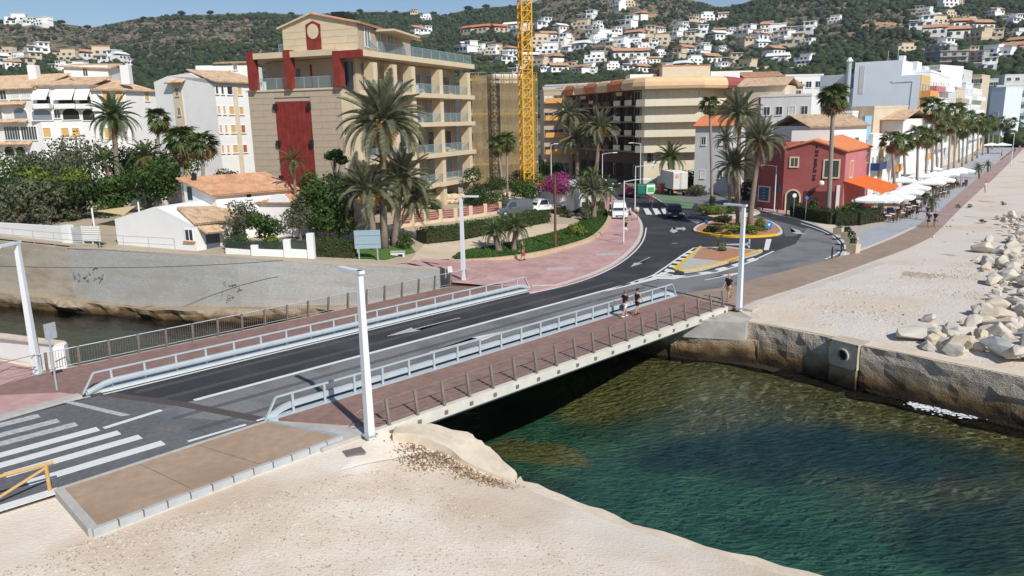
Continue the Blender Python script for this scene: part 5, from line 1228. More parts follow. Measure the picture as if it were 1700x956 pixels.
body(cbld, inset(line, 1.5)+back, -1, zroof, mat('pale_yellow_render', (.70, .62, .46), .85, (.74, .67, .52), scale=.6))
o = MB(); fq = Fac(*inset([P0, P1], 1.5)); fq.box(o, 0, fq.L-.5, -.05, .04, 0, zroof); o.build('shade_tinted_wall', mat('shade_tinted_render', (.12, .075, .055), .85), cbld)
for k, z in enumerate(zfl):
 body(cbld, line[:2]+inset(line, 1.7)[:2][::-1], z-.3, z, mat('shade_tinted_slab', (.24, .19, .145), .85), 'balcony_slab'); body(cbld, line[1:]+inset(line, 1.7)[1:][::-1], z-.3, z, mat('pale_yellow_render', (.70, .62, .46), .85, (.74, .67, .52), scale=.6), 'balcony_slab')  # left slabs in a darker tone that paints in the shade there
 for (a, b) in zip(line[:-1], line[1:]):
  f = Fac(a, b); o = MB()
  if f.L > 20:
   nseg = 8
   for s_ in range(nseg):
    o = MB(); t0 = f.L*s_/nseg; f.box(o, t0+.2, t0+f.L/nseg*.62, -.15, .0, z, z+.95); o.build('balcony_front', MATS['pale_yellow_render'] if s_ > 5 else M['shade_tinted_render'], cbld)
  else: f.box(o, .02, f.L-.02, -.14, 0, z, z+.95); o.build('balcony_front', MATS['pale_yellow_render'], cbld)
for (u, w_) in ((1082, 1.7), (1100, 2.4), (1130, 3.8), (1152, 1.6)):
 f = Fac(*[q for q in inset([P2, P3], 1.5)])
 for k, v in enumerate((262, 237, 212, 184, 159)):
  window(cbld, f, f.tpx(u), hgt(u, v, 139.5), w_, 1.9, 'glass' if (u, v) in ((1152, 159), (1100, 262)) else ('louver' if k != 0 else 'glass'), 'white', bars=1, sill=False)
f = Fac(*inset([P0, P1], 1.5))
for k, z in enumerate([1.0]+[q+.1 for q in zfl]):
 for s_ in range(9): window(cbld, f, f.L*(s_+.5)/9, z+1.3, 2.2, 2.1, 'glass', 'shade_tinted_render' if s_ % 2 else 'white', bars=1, off=.04, sill=False)
 for s_ in range(1, 9): o = MB(); t = f.L*s_/9; f.box(o, t-.12, t+.12, 0, 1.4, z, z+2.6); o.build('party_wall', M['shade_tinted_render'], cbld)
f = Fac(*inset([P3, P4], 1.5))
for k, v in enumerate((240, 214, 188, 161)): window(cbld, f, f.L*.5, hgt(1185, v, 141), 1.6, 1.5, 'louver', 'white', sill=False)
# rounded orange roof edge
OR = mat('orange_roof_edge', (.74, .53, .32), .8, (.68, .47, .27), scale=.8); rl = []
prof = [(-.25, -.1), (.25, .0), (.45, .5), (.35, 1.2), (0, 1.8), (-.8, 2.1), (-2.2, 2.15)]
def edge_roof(L_, m_, nm):
 base = L_; V = []; F = []
 for o_, z in prof: V.append([Vector((q.x, q.y, zroof+z)) for q in inset(base, -o_-.3)])
 n = len(L_); vs = [v for r in V for v in r]
 for i in range(len(prof)-1):
  for j in range(n-1): F.append((i*n+j, i*n+j+1, (i+1)*n+j+1, (i+1)*n+j))
 MB().add(vs, F).build(nm, m_, cbld, smooth=False)
arcp = [P1.lerp(P0, .12), P1, P2, P3, P3.lerp(P4, .8)]
edge_roof(arcp, OR, 'roof_edge'); edge_roof([P3.lerp(P4, .8), P4, P5], M['redwall'], 'roof_edge')
nsg = 6
for s_ in range(nsg):
 a, b = P0.lerp(P1, .88*s_/nsg), P0.lerp(P1, .88*(s_+.85)/nsg); edge_roof([a, b], M['tile_red'] if s_ % 2 else OR, 'roof_edge')
body(cbld, inset(line, 3.0)+back, zroof, zroof+1.9, M['cream'], 'roof_deck')
f = fx_(1098, 147, 1225, 147); body(cbld, rect(f, 0, f.tpx(1175), 8), zroof+1.5, hgt(1140, 109, 147), M['cream'], 'roof_room'); body(cbld, rect(f, f.tpx(1176), f.L, 7), zroof+1.5, hgt(1200, 118, 147), M['white'], 'roof_room')
o = MB(); f.box(o, -.2, f.tpx(1175), -8, .1, hgt(1140, 109, 147), hgt(1140, 109, 147)+.15); o.build('roof_coping', M['tile_red'], cbld)
f = fx_(1045, 150, 1100, 150); body(cbld, rect(f, 0, f.tpx(1088), 6), zroof+1.5, hgt(1070, 123, 150), M['white'], 'roof_room'); body(cbld, rect(f, f.tpx(1089), f.L, 6), zroof+1.5, hgt(1095, 115, 150), M['redwall'], 'roof_room')

# ---- generic town buildings -------------------------------------------------
def townhouse(label, u0, Y0_, u1, Y1_, vtop, depth, wm, rows, colsn, pane='glass', frame='white', zb=-.5, roof=None, ww=1.0, wh_=1.4, balc=None, name='town_house', parapet=True, cat='building', side=None, vbot=None, hz_=None):
 r = empty(name, (0, 0, 0), 0, label, cat); f = fx_(u0, Y0_, u1, Y1_); um = (u0+u1)/2; Ym = (Y0_+Y1_)/2; zt = hz_ if hz_ else hgt(um, vtop, Ym)
 body(r, rect(f, 0, f.L, depth), zb, zt, wm)
 zlo = 0 if vbot is None else hgt(um, vbot, Ym)
 for i in range(rows):
  for j in range(colsn):
   z = zlo+(zt-zlo)*(i+.55)/rows; window(r, f, f.L*(j+.5)/colsn, z, ww, wh_, pane if (i*3+j) % 4 else 'louver', frame, bars=1)
  if balc and i: o = MB(); z = zlo+(zt-zlo)*(i+.55)/rows-wh_*.62; f.box(o, .3, f.L-.3, 0, 1.1, z-.15, z); f.box(o, .3, f.L-.3, 1.0, 1.1, z, z+.9); o.build('balcony', balc, r)
 if side:
  f2 = Fac(f.p(f.L, 0, 0), f.p(f.L, -depth, 0)) if side > 0 else Fac(f.p(0, -depth, 0), f.p(0, 0, 0))
  for i in range(rows):
   for j in range(max(1, int(depth/4))): window(r, f2, f2.L*(j+.5)/max(1, int(depth/4)), zlo+(zt-zlo)*(i+.55)/rows, ww, wh_, pane, frame, bars=1)
 if roof:
  tiled_roof(r, [f.p(-.4, .5, zt-.1), f.p(f.L+.4, .5, zt-.1), f.p(f.L+.4, -depth/2, zt+1.5), f.p(-.4, -depth/2, zt+1.5)], roof)
  tiled_roof(r, [f.p(f.L+.4, -depth-.5, zt-.1), f.p(-.4, -depth-.5, zt-.1), f.p(-.4, -depth/2, zt+1.5), f.p(f.L+.4, -depth/2, zt+1.5)], roof)
  body(r, rect(f, 0.01, f.L-.01, depth-.02, -.01), zt, zt+.02, wm, 'eaves')
 elif parapet:
  o = MB(); f.box(o, -.05, f.L+.05, -.2, .08, zt, zt+.35); f.box(o, -.05, .15, -depth, -.2, zt, zt+.35); f.box(o, f.L-.15, f.L+.05, -depth, -.2, zt, zt+.35); o.build('parapet', wm, r)
 return r, f, zt
M['shade_tinted_render'] = MATS['shade_tinted_render']
BLU = mat('pale_blue_render', (.74, .80, .87), .85, (.70, .76, .84), scale=.5); GRYW = mat('grey_white_render', (.62, .62, .62), .85, (.56, .56, .56), scale=.5)
YEL = mat('yellow_render', (.66, .46, .18), .85, (.6, .42, .18), scale=.6); OCH = mat('ochre_render', (.70, .34, .10), .85)
townhouse('grey house with red tile roof between the corner building and the tall palm', 1155, 124, 1214, 121, 208, 9, GRYW, 2, 2, roof=M['tile_red'], ww=.8, cat='house')
townhouse('white rear building with flat roofs seen between crane and corner building', 905, 190, 1045, 178, 140, 14, M['white'], 5, 8)
townhouse('dark balcony block with brown bands right of the scaffolding', 903, 168, 968, 168, 150, 14, M['stone_tan'], 5, 4, balc=OCH, frame='stone_tan', ww=2.0)
townhouse('low white building at the foot of the grey roofs right of the corner building', 1262, 128, 1345, 124, 160, 10, M['white2'], 3, 4, ww=1.1)
townhouse('white house with sandy roof edge right of the orange roof building', 1224, 136, 1300, 132, 142, 10, M['cream'], 3, 3, roof=M['tile_tan'])
townhouse('white flat roofed house behind the tall fan palm, left of the blue walled building', 1290, 112, 1372, 108, 200, 8, M['white'], 2, 3, ww=.9, wh_=1.1)
townhouse('pale terraced house with clay roof edge directly behind the red restaurant', 1345, 104, 1440, 108, 208, 7, M['white'], 2, 3, roof=M['tile_tan'], ww=.8)
# the tall pale blue blind wall: side wall of the first building of the promenade row
row_o = Vector((49.6, 104.6, 0)); pd = Vector((.585, .81, 0)).normalized(); pn = Vector((pd.y, -pd.x, 0))
def rowpt(u):
 q_ = ray(u, 230); c = q_.x/q_.y; Y = (row_o.x-pd.x/pd.y*row_o.y)/(c-pd.x/pd.y); return Vector((c*Y, Y, 0))
tb = empty('tall_white_building', (0, 0, 0), 0, 'tall building with a blank pale blue side wall and orange balconies above the promenade', 'building')
E_ = rowpt(1519); f = Fac(E_-pn*10.8, E_); DW = 11
z1_, z2_ = hgt(1450, 101, E_.y+3), hgt(1505, 124, E_.y)
body(tb, rect(f, 0, f.L*.72, DW), -.5, z1_, BLU); body(tb, rect(f, f.L*.72-.01, f.L, DW-.02, -.02), -.5, z2_, BLU)
ft = Fac(f.p(-6.5, -2.5, 0), f.p(-2.0, -1.5, 0)); body(tb, rect(ft, 0, ft.L, 9), -.5, hgt(1380, 122, 140), BLU, 'annex_wall'); body(tb, rect(Fac(f.p(-2.1, -.6, 0), f.p(.02, -.6, 0)), 0, 2.1, 9), -.5, z1_-4.5, BLU, 'annex_wall')
o = MB(); f.box(o, .9, 1.7, .0, .06, z1_-5.5, z1_-.6); o.build('recessed_strip', GRYW, tb)
o = MB(); f.box(o, f.L*.64, f.L*.72, -3, -1, z1_, z1_+.8); o.build('chimney', M['white'], tb)
p_ = f.p(-.9, .4, 0); MB().tube([p_+Vector((0, 0, z1_-7)), p_+Vector((0, 0, z1_+.2))], .42, 10).build('flue', M['steel'], tb); MB().tube([p_+Vector((0, 0, z1_+.2)), p_+Vector((0, 0, z1_+.9))], [.65, .25], 10).build('flue_cap', M['white'], tb)
for t in (5, 6.6): MB().bar(f.p(t, -2, z1_), f.p(t, -2, z1_+1.8), .06).build('antenna', M['steel'], tb)
o = MB(); 
for a_, b_ in ((f.p(6.2, .03, z2_-.9), f.p(6.4, .03, z2_-1.2)), (f.p(6.4, .03, z2_-1.2), f.p(9.6, .03, z2_-1.1)), (f.p(9.6, .03, z2_-1.1), f.p(9.4, .03, 8.5)), (f.p(9.4, .03, 8.5), f.p(4, .03, 8.6))): o.bar(a_, b_, .07)
o.build('wall_cable', M['steel'], tb)
fo_ = Fac(E_, E_+pd*DW)
o = MB(); fo_.box(o, .02, DW-.02, 0, .12, -.5, z2_); o.build('front_wall', YEL, tb)
nfl = 5
for k in range(1, nfl):
 z = z2_*k/nfl; o = MB(); fo_.box(o, .2, DW-.2, .1, 1.7, z-.2, z); fo_.box(o, .2, DW-.2, 1.6, 1.7, z, z+.95); fo_.box(o, .2, .32, .1, 1.6, z, z+.95); o.build('balcony', OCH, tb)
 for j in range(3): window(tb, fo_, DW*(j+.5)/3, z+1.3, 1.8, 2.0, 'glass', 'white', off=.12, sill=False)
# promenade facade row, receding to the right
def row_house(label, col, h, rows, balc, s0, L_, off=0.0, depth=12, zb=-.5, roofm=None):
 r = empty('town_house', (0, 0, 0), 0, label, 'building'); a = row_o+pd*s0-pn*off; f = Fac(a, a+pd*L_)
 body(r, rect(f, .05, L_-.05, depth), zb, h, col); nc = max(2, int(L_/3.2))
 for i in range(rows):
  for j in range(nc): window(r, f, L_*(j+.5)/nc, h*(i+.5)/rows, 1.2, 1.6, 'glass' if (i+j) % 3 else 'louver', 'white', bars=1)
  if balc and i:
   o = MB(); z = h*(i+.5)/rows-1; f.box(o, .4, L_-.4, 0, 1.2, z-.15, z); f.box(o, .4, L_-.4, 1.1, 1.2, z, z+.9); f.box(o, .4, .5, 0, 1.1, z, z+.9); o.build('balcony', balc, r)
 f2 = Fac(f.p(0, -depth, 0), f.p(0, 0, 0))
 if label.find('blank') < 0:
  for i in range(rows):
   for j in range(2): window(r, f2, depth*(.3+.4*j), h*(i+.5)/rows, 1.1, 1.4, 'glass', 'white', bars=1)
 o = MB(); f.box(o, 0, L_, -.25, .08, h, h+.4); f2.box(o, 0, depth, -.25, .02, h, h+.4); o.build('parapet', col, r)
 if roofm: tiled_roof(r, [f.p(0, -.5, h+.1), f.p(L_, -.5, h+.1), f.p(L_, -depth+1, h+1.6), f.p(0, -depth+1, h+1.6)], roofm)
 else: o = MB(); f.box(o, L_*.2, L_*.6, -depth*.7, -depth*.3, h, h+2.2); o.build('roof_room', M['white'], r)
 return r
sE = (E_-row_o).length+DW
specs = [('white house with red trim and roof terrace next to the orange balconies', M['white'], 122, 4, M['pinkwall'], 1534, 1551), ('white stepped apartment house with yellow shutters behind the promenade palms', M['white'], 128, 5, M['white'], 1551, 1567),
         ('grey low house with clay roof among the promenade palms', GRYW, 152, 4, None, 1567, 1580), ('cream house with brown balconies behind the promenade palms', M['cream'], 148, 4, M['stone_tan'], 1580, 1594),
         ('tall pale block with a blank grey side near the far end of the promenade', BLU, 140, 5, None, 1594, 1606), ('white apartment block far along the promenade before the last palms', M['white'], 150, 5, M['white'], 1606, 1622)]
for (lb, col, v_, rows, bl, ua, ub) in specs:
 pa_, pb_ = rowpt(ua), rowpt(ub); s_ = (pa_-row_o).length; row_house(lb, col, hgt((ua+ub)/2, v_, (pa_.y+pb_.y)/2), rows, bl, s_, (pb_-pa_).length-.3, depth=[9, 11, 9, 12, 14, 14][len(KIDS) % 6], roofm=M['tile'] if 'clay' in lb else None); KIDS[lb] = 1
AQ = mat('aqua_balcony', (.28, .42, .42), .4)
# low terrace houses between the red restaurant and the tall building
row_house('narrow white house with a dark blue balcony beside the red restaurant', M['white'], 6.9, 2, mat('navy_balcony', (.03, .05, .16), .6), 3.2, 6.0, off=.6, depth=8)
row_house('yellow two storey house under the palms beyond the narrow white house', YEL, 6.6, 2, None, 9.6, 7.5, off=.3, depth=8, roofm=M['tile_tan'])
row_house('white three storey house with clay roof under the blank blue wall', M['white'], 8.2, 3, OCH, 17.4, 8.0, off=.5, depth=9, roofm=M['tile'])
row_house('low ochre shop house at the foot of the blank blue wall', YEL, 6.0, 2, M['white'], 25.8, 8.5, off=.2, depth=9)
r_, f_, z_ = townhouse('low house with a sky blue chimney stack behind the umbrellas', 1425, 114, 1452, 112, 226, 6, M['white'], 2, 2, ww=.7)
MB().box(AY(1438, 212, 113), (1.0, 1.0, 3.4)).build('chimney', mat('sky_blue_render', (.30, .55, .68), .85), r_)
townhouse('white house with a broad cream gable end under the blank blue wall', 1412, 128, 1450, 124, 180, 8, M['cream'], 2, 2, ww=.8)
townhouse('white low roofs cluster house left of the cream gable end', 1370, 122, 1414, 120, 188, 8, M['white'], 2, 3, ww=.8)
townhouse('white terrace house with a brown strip roof above the sky blue chimney', 1450, 126, 1500, 122, 198, 8, M['white2'], 2, 3, ww=.8, roof=M['tile_tan'])
# second line of roofs further back, seen above the palms
for (lb, u0, u1, Y_, v, mm, rw, bl) in [('white flat-roofed block peeping over the orange balconies', 1515, 1552, 190, 111, M['white'], 6, None), ('grey block with roof railings over the promenade row', 1548, 1590, 215, 118, GRYW, 6, None),
  ('cream block rising behind the promenade row', 1586, 1622, 250, 126, M['cream'], 6, None), ('long white block with aqua balconies at the right edge above the palms', 1648, 1725, 300, 142, M['white'], 5, AQ),
  ('tall pale blank wall block near the right edge above the palms', 1640, 1664, 285, 146, BLU, 1, None), ('white rooftop block behind the aqua balconies', 1660, 1730, 340, 124, M['white2'], 7, None), ('white long low block at the far end of the promenade', 1610, 1650, 330, 132, M['white'], 6, None)]:
 townhouse(lb, u0, Y_, u1, Y_-4, v, 14, mm, rw, 5 if rw > 1 else 1, ww=1.8, balc=bl)
# rooftops behind the corner building
for k, (u0, u1, v, Y_, lb, mm, rf) in enumerate([(905, 960, 152, 196, 'cream roof block low behind the crane', M['cream'], M['tile_tan']), (960, 1010, 140, 205, 'white block with narrow windows behind the corner building', M['white'], None), (1235, 1300, 128, 175, 'pink terracotta roofed block behind the orange roof edge', M['white'], M['tile']),
                                           (1300, 1362, 126, 170, 'white block with rooftop rooms left of the tall blue wall', M['white'], None), (900, 940, 150, 215, 'grey unfinished block beside the crane mast', GRYW, None), (1205, 1245, 120, 185, 'white penthouse storey over the corner building', M['white'], None), (1265, 1330, 142, 150, 'sand coloured house with shaded balconies in the town centre', M['cream'], M['tile_tan'])]):
 townhouse(lb, u0, Y_, u1, Y_, v, 12, mm, 5, max(3, int((u1-u0)/14)), roof=rf, ww=1.3)

# ---- red restaurant ---------------------------------------------------------
rb = empty('restaurant', (0, 0, 0), 0, 'dark red two storey restaurant with orange tile roof and orange awning', 'restaurant')
Yk = 92.5; KA = Vector((xat(1262, 100), 100, 0)); KB_ = Vector((xat(1306, 96), 96, 0)); KC = Vector((xat(1408, 93.2), 93.2, 0)); KD = Vector((xat(1449, 104), 104, 0))
fA = Fac(KA, KB_); fB = Fac(KB_, KC); fC = Fac(KC, KD)
zE = hgt(1408, 251, 93.2); zM = hgt(1350, 233, 95); zL_ = hgt(1306, 246, 96)
P_ = [fB.p(0, 0, -.5), fB.p(fB.L, 0, -.5), fB.p(fB.L, 0, zE), fB.p(fB.tpx(1352), 0, zM), fB.p(0, 0, zL_)]
o = MB(); bkv = fC.d*fC.L; o.add(P_+[v+bkv for v in P_], [tuple(range(5)), tuple(range(5, 10))[::-1]]+[(i, 5+i, 5+(i+1) % 5, (i+1) % 5) for i in range(5)]); o.build('wall', M['redwall'], rb)
o = MB(); fC.box(o, .05, fC.L-.05, .0, .06, -.5, zE-.15); o.build('side_wall', M['pinkwall'], rb)
body(rb, rect(fA, 0, fA.L, 8), -.5, hgt(1290, 235, 98), M['redwall'], 'annex_wall')
a1 = fB.p(fB.L+.3, .3, zE+.05); a2 = a1+bkv*1.02; m1 = fB.p(fB.tpx(1352), .3, zM+.1); m2 = m1+bkv; 
tiled_roof(rb, [a1, a2, m2+Vector((0, 0, .25)), m1], M['tile_red']); tiled_roof(rb, [fB.p(-.2, .3, zL_+.05)+bkv, fB.p(-.2, .3, zL_+.05), m1, m2+Vector((0, 0, .25))], M['tile_red'])
o = MB()
for a, b in ((fB.p(-.1, .12, zL_), fB.p(fB.tpx(1352), .12, zM)), (fB.p(fB.tpx(1352), .12, zM), fB.p(fB.L+.1, .12, zE))): o.bar(a, b, .3, .22)
o.build('cornice', M['redwall'], rb)
o = MB(); q = fB.p(fB.tpx(1345), -3, zM+.5); o.box(q, (4.6, 2.2, 1.3), fB.a); o.build('roof_room', M['white'], rb)
def cwin(f, u, v, w_, h_, Y_, arch_=False):
 t = f.tpx(u); z = hgt(u, v, Y_); o = MB(); fw = .18
 f.box(o, t-w_/2-fw, t+w_/2+fw, 0, .12, z+h_/2, z+h_/2+fw); f.box(o, t-w_/2-fw, t+w_/2+fw, 0, .14, z-h_/2-fw, z-h_/2)
 for s_ in (-1, 1): f.box(o, t+s_*(w_/2+fw/2)-fw/2, t+s_*(w_/2+fw/2)+fw/2, 0, .12, z-h_/2, z+h_/2)
 f.box(o, t-.03, t+.03, .0, .08, z-h_/2, z+h_/2)
 fr = o.build('window', M['stone_light'], rb); o = MB(); f.box(o, t-w_/2, t+w_/2, 0, .04, z-h_/2, z+h_/2); o.build('pane', M['glass'], fr)
cwin(fB, 1384, 280, 1.6, 2.0, 94); cwin(fB, 1321, 269, .8, 1.0, 95.6); cwin(fC, 1416, 281, 1.5, 1.9, 95.5); cwin(fC, 1442, 262, .9, 1.2, 102)
o = MB(); t = fB.tpx(1360); 
# column of small dark letter marks down the wall (too small in the photograph to read)
GLY = ['110 100 110', '101 111 101', '010 111 101', '110 101 110', '111 100 111', '011 110 100', '101 101 111', '111 010 010', '110 011 110']
for k, v in enumerate((243, 251, 257, 265, 271, 277, 283, 292, 297)):
 o = MB(); t = fB.tpx(1358-k*.3); z = hgt(1358, v, 95); cl = .12
 for r_, row in enumerate(GLY[k].split()):
  for c_, ch in enumerate(row):
   if ch == '1': fB.box(o, t+(c_-1.5)*cl, t+(c_-.5)*cl+.004, 0, .045, z+(1.5-r_-1)*cl, z+(1.5-r_)*cl+.004)
 o.build('letter', M['black'], rb)
o = MB(); t = fB.tpx(1322); n = 12; zc = hgt(1322, 326, 95.5); w_ = .75
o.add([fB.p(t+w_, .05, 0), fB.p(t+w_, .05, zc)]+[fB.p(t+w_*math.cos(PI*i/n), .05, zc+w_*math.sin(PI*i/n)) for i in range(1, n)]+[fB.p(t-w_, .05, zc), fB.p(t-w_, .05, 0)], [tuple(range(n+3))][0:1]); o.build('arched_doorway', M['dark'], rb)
o = MB()
for i in range(n):
 a, b = PI*i/n, PI*(i+1)/n; o.bar(fB.p(t+(w_+.1)*math.cos(a), .08, zc+(w_+.1)*math.sin(a)), fB.p(t+(w_+.1)*math.cos(b), .08, zc+(w_+.1)*math.sin(b)), .2, .16, up=fB.n)
for s_ in (-1, 1): o.bar(fB.p(t+s_*(w_+.1), .08, 0), fB.p(t+s_*(w_+.1), .08, zc), .2, .16)
o.build('door_surround', M['stone_light'], rb)
o = MB(); fB.box(o, fB.tpx(1340), fB.tpx(1398), .0, .05, .1, 2.6); o.build('shop_front', mat('dark_maroon_shutter', (.10, .025, .03), .7), rb)
o = MB(); t = fB.tpx(1395); fB.box(o, t, t+.4, .05, .12, .0, 3.4); o.build('white_pilaster', M['white'], rb)
for u, v in ((1274, 322), (1294, 312)):
 o = MB(); t = fA.tpx(u); fA.box(o, t-.9 if u < 1280 else t-.4, t+.9 if u < 1280 else t+.6, 0, .12, hgt(u, v+(11 if u < 1280 else 4), 98), hgt(u, v-(10 if u < 1280 else 4), 98)); o.build('notice_board', mat('blue_board', (.05, .10, .20), .5), rb)
t = fA.tpx(1274); o = MB(); zb1, zb2 = hgt(1274, 334, 98), hgt(1274, 311, 98)
for x0, x1, z0, z1 in ((t-1.0, t+1.0, zb2, zb2+.12), (t-1.0, t+1.0, zb1-.12, zb1), (t-1.0, t-.9, zb1, zb2), (t+.9, t+1.0, zb1, zb2)): fA.box(o, x0, x1, 0, .15, z0, z1)
o.build('board_frame', M['white'], rb)
for k in range(4): o = MB(); fA.box(o, t-.16, t+.16, .12, .13, zb1+.25+k*.38, zb1+.31+k*.38); o.build('print_mark', M['bluegrey'], rb)
tag(MB().tube([fB.p(fB.tpx(1369), .1, hgt(1369, 302, 95)), fB.p(fB.tpx(1369), .75, hgt(1369, 302, 95))], .04, 6).build('lamp_bracket', M['black'], rb))
bm = bmesh.new(); bmesh.ops.create_uvsphere(bm, u_segments=16, v_segments=10, radius=.33); me = bpy.data.meshes.new('globe_lamp'); bm.to_mesh(me); bm.free(); me.materials.append(M['canvas']); o = bpy.data.objects.new('globe_lamp', me); COL.objects.link(o); o.parent = rb; o.location = fB.p(fB.tpx(1369), .8, hgt(1369, 302, 95))
# awning: ribs and cloth, two bays
aw = []
za, zb_ = hgt(1420, 297, 94), hgt(1440, 322, 92)
for k in range(2):
 L2 = 5.6; t0 = -.1+k*(L2+.03); o = MB(); o.add([fC.p(t0, .1, 3.9), fC.p(t0+L2, .1, 3.9), fC.p(t0+L2, 4.3, 2.65), fC.p(t0, 4.3, 2.65), fC.p(t0+L2, 4.3, 2.4), fC.p(t0, 4.3, 2.4)], [(0, 3, 2, 1), (3, 5, 4, 2)])
 o.build('awning', M['orange'], rb)
# ============================================================ vegetation
NR = np.random.RandomState(12)
def leaf_cloud(centres, radii, n, size, seed=0, squash=.85, shell=.55, droop=.0, aspect=.55):
 """leaf cards spread through overlapping lobes; returns V, F"""
 r = np.random.RandomState(seed); C_ = np.asarray(centres, float); Rd = np.asarray(radii, float)
 w = Rd**2; idx = r.choice(len(C_), n, p=w/w.sum())
 d = r.normal(size=(n, 3)); d /= np.linalg.norm(d, axis=1)[:, None]
 rad = Rd[idx]*(shell+(1-shell)*r.rand(n)**.5)*(1+.25*r.randn(n)*.5)
 p = C_[idx]+d*rad[:, None]*np.array([1, 1, squash])
 t = r.normal(size=(n, 3)); t -= (t*d).sum(1)[:, None]*d*.6; t /= np.linalg.norm(t, axis=1)[:, None]; t[:, 2] -= droop
 b = np.cross(t, d+r.normal(size=(n, 3))*.5); b /= np.linalg.norm(b, axis=1)[:, None]
 s = size*(.6+.8*r.rand(n))[:, None]
 V = np.stack([p-t*s*.5, p+b*s*aspect*.5, p+t*s*.5, p-b*s*aspect*.5], 1).reshape(-1, 3)
 return V, np.arange(n*4).reshape(-1, 4)
def tree(name, label, cat, base, H, crown_r, lobes=9, n=1600, size=.32, m_='leaf', trunk_r=.16, squash=.8, seed=1, group=None, crown_z=None, spread=1.0, core=True, lean=(0, 0)):
 r = random.Random(seed); root = empty(name, base, 0, label, cat, group); cz = crown_z if crown_z is not None else H-crown_r*squash
 C_ = []; Rd = []
 for k in range(lobes):
  a = r.uniform(0, 2*PI); q = crown_r*.62*math.sqrt(r.random())*spread; C_.append((lean[0]+q*math.cos(a), lean[1]+q*math.sin(a), cz+crown_r*squash*r.uniform(-.6, .62))); Rd.append(crown_r*r.uniform(.34, .56))
 V, F = leaf_cloud(C_, Rd, n, size, seed, squash); npmesh('crown', V, F, M[m_], root)
 if cz > .8:
  tk = MB(); tk.tube([(0, 0, -.2), (r.uniform(-.1, .1), r.uniform(-.1, .1), cz*.5), (lean[0]*.7, lean[1]*.7, cz)], [trunk_r*1.2, trunk_r*.9, trunk_r*.6], 8); tk.build('trunk', M['bark'], root)
  for k in range(min(6, lobes)):
   c = Vector(C_[k]); s_ = Vector((lean[0]*.5, lean[1]*.5, cz*.7)); MB().tube([s_, s_.lerp(c, .5)+Vector((0, 0, .1)), c], [trunk_r*.5, trunk_r*.35, trunk_r*.15], 6).build('limb', M['bark'], root)
 return root
def shrub(name, label, cat, base, R, H, n=500, size=.22, m_='leaf', seed=1, group=None, lobes=5):
 return tree(name, label, cat, base, H, R, lobes, n, size, m_, .05, H/(2*R)*1.2, seed, group, crown_z=H*.45)
def hedge(label, pts, w, h, m_='leaf', dens=110, size=.16, seed=3, name='hedge', zb=None, dead=False):
 """clipped hedge along points: twiggy core and a skin of leaves"""
 root = empty(name, (0, 0, 0), 0, label, 'hedge'); P_ = [Vector(p) for p in pts]; r = np.random.RandomState(seed); VV = []; core = MB()
 for a, b in zip(P_[:-1], P_[1:]):
  L_ = (b-a).length; d = (b-a)/L_; nn_ = Vector((-d.y, d.x, 0)).normalized(); core.bar(a+Vector((0, 0, h*.45)), b+Vector((0, 0, h*.45)), w*.84, h*.86)
  n = int(L_*dens*(w+2*h)*.5); s = r.rand(n); face = r.rand(n)*(w+2*h)
  off = np.where(face < w, face-w/2, np.where(face < w+h, w/2, -w/2)); zz = np.where(face < w, h, np.where(face < w+h, face-w, face-w-h))
  off = off+r.randn(n)*.035; zz = zz+r.randn(n)*.035+.05*np.sin(s*L_*1.3)
  p = np.array(a)[None]+s[:, None]*np.array(b-a)[None]+off[:, None]*np.array(nn_)[None]; p[:, 2] += zz
  t = r.normal(size=(n, 3)); t /= np.linalg.norm(t, axis=1)[:, None]; bt = np.cross(t, r.normal(size=(n, 3))); bt /= np.linalg.norm(bt, axis=1)[:, None]; sz = size*(.6+.8*r.rand(n))[:, None]
  VV.append(np.stack([p-t*sz*.5, p+bt*sz*.3, p+t*sz*.5, p-bt*sz*.3], 1).reshape(-1, 3))
 V = np.concatenate(VV); npmesh('foliage', V, np.arange(len(V)).reshape(-1, 4), M[m_], root); core.build('twigs', M['core'], root); return root
# ---- palm fronds
def frond_mesh(name, droop, m_, nleaf=46, ll=.175, vee=.8, seed=0, wid=.014):
 r = random.Random(seed); V = []; F = []
 def pt(t): return Vector((t*(1-.18*droop*t*t)-.06*droop*t**3, 0, .30*t*(1-.0)-droop*.85*t**2.2))
 N_ = 12
 for i in range(N_+1):
  t = i/N_; p = pt(t); w_ = .014*(1-t)+.004; V += [p+Vector((0, w_, 0)), p+Vector((0, -w_, 0)), p+Vector((0, 0, -w_*1.2))]
 for i in range(N_):
  for a, b in ((0, 1), (1, 2), (2, 0)): F.append((i*3+a, i*3+b, (i+1)*3+b, (i+1)*3+a))
 for i in range(nleaf):
  t = .16+.84*i/(nleaf-1); p = pt(t); d = (pt(min(1, t+.02))-pt(t-.02)).normalized(); L_ = ll*(math.sin(PI*min(1, .12+t*.86))**.6)*r.uniform(.85, 1.1)
  for s in (-1, 1):
   side = Vector((0, s, 0)); up = Vector((-d.z, 0, d.x)); dr = (d*.62+side*.75+up*(vee*.5)).normalized(); tip = p+dr*L_+Vector((0, 0, -L_*.16*r.uniform(.5, 1.5))); mid = p+dr*L_*.5
   w_ = d*wid; k = len(V); V += [p-w_*.5, p+w_*.5, mid+w_*.6, mid-w_*.6, tip]; F += [(k, k+1, k+2, k+3), (k+3, k+2, k+4)]
 me = bpy.data.meshes.new(name); me.from_pydata([tuple(v) for v in V], [], F); me.materials.append(M[m_]); me.update(); return me
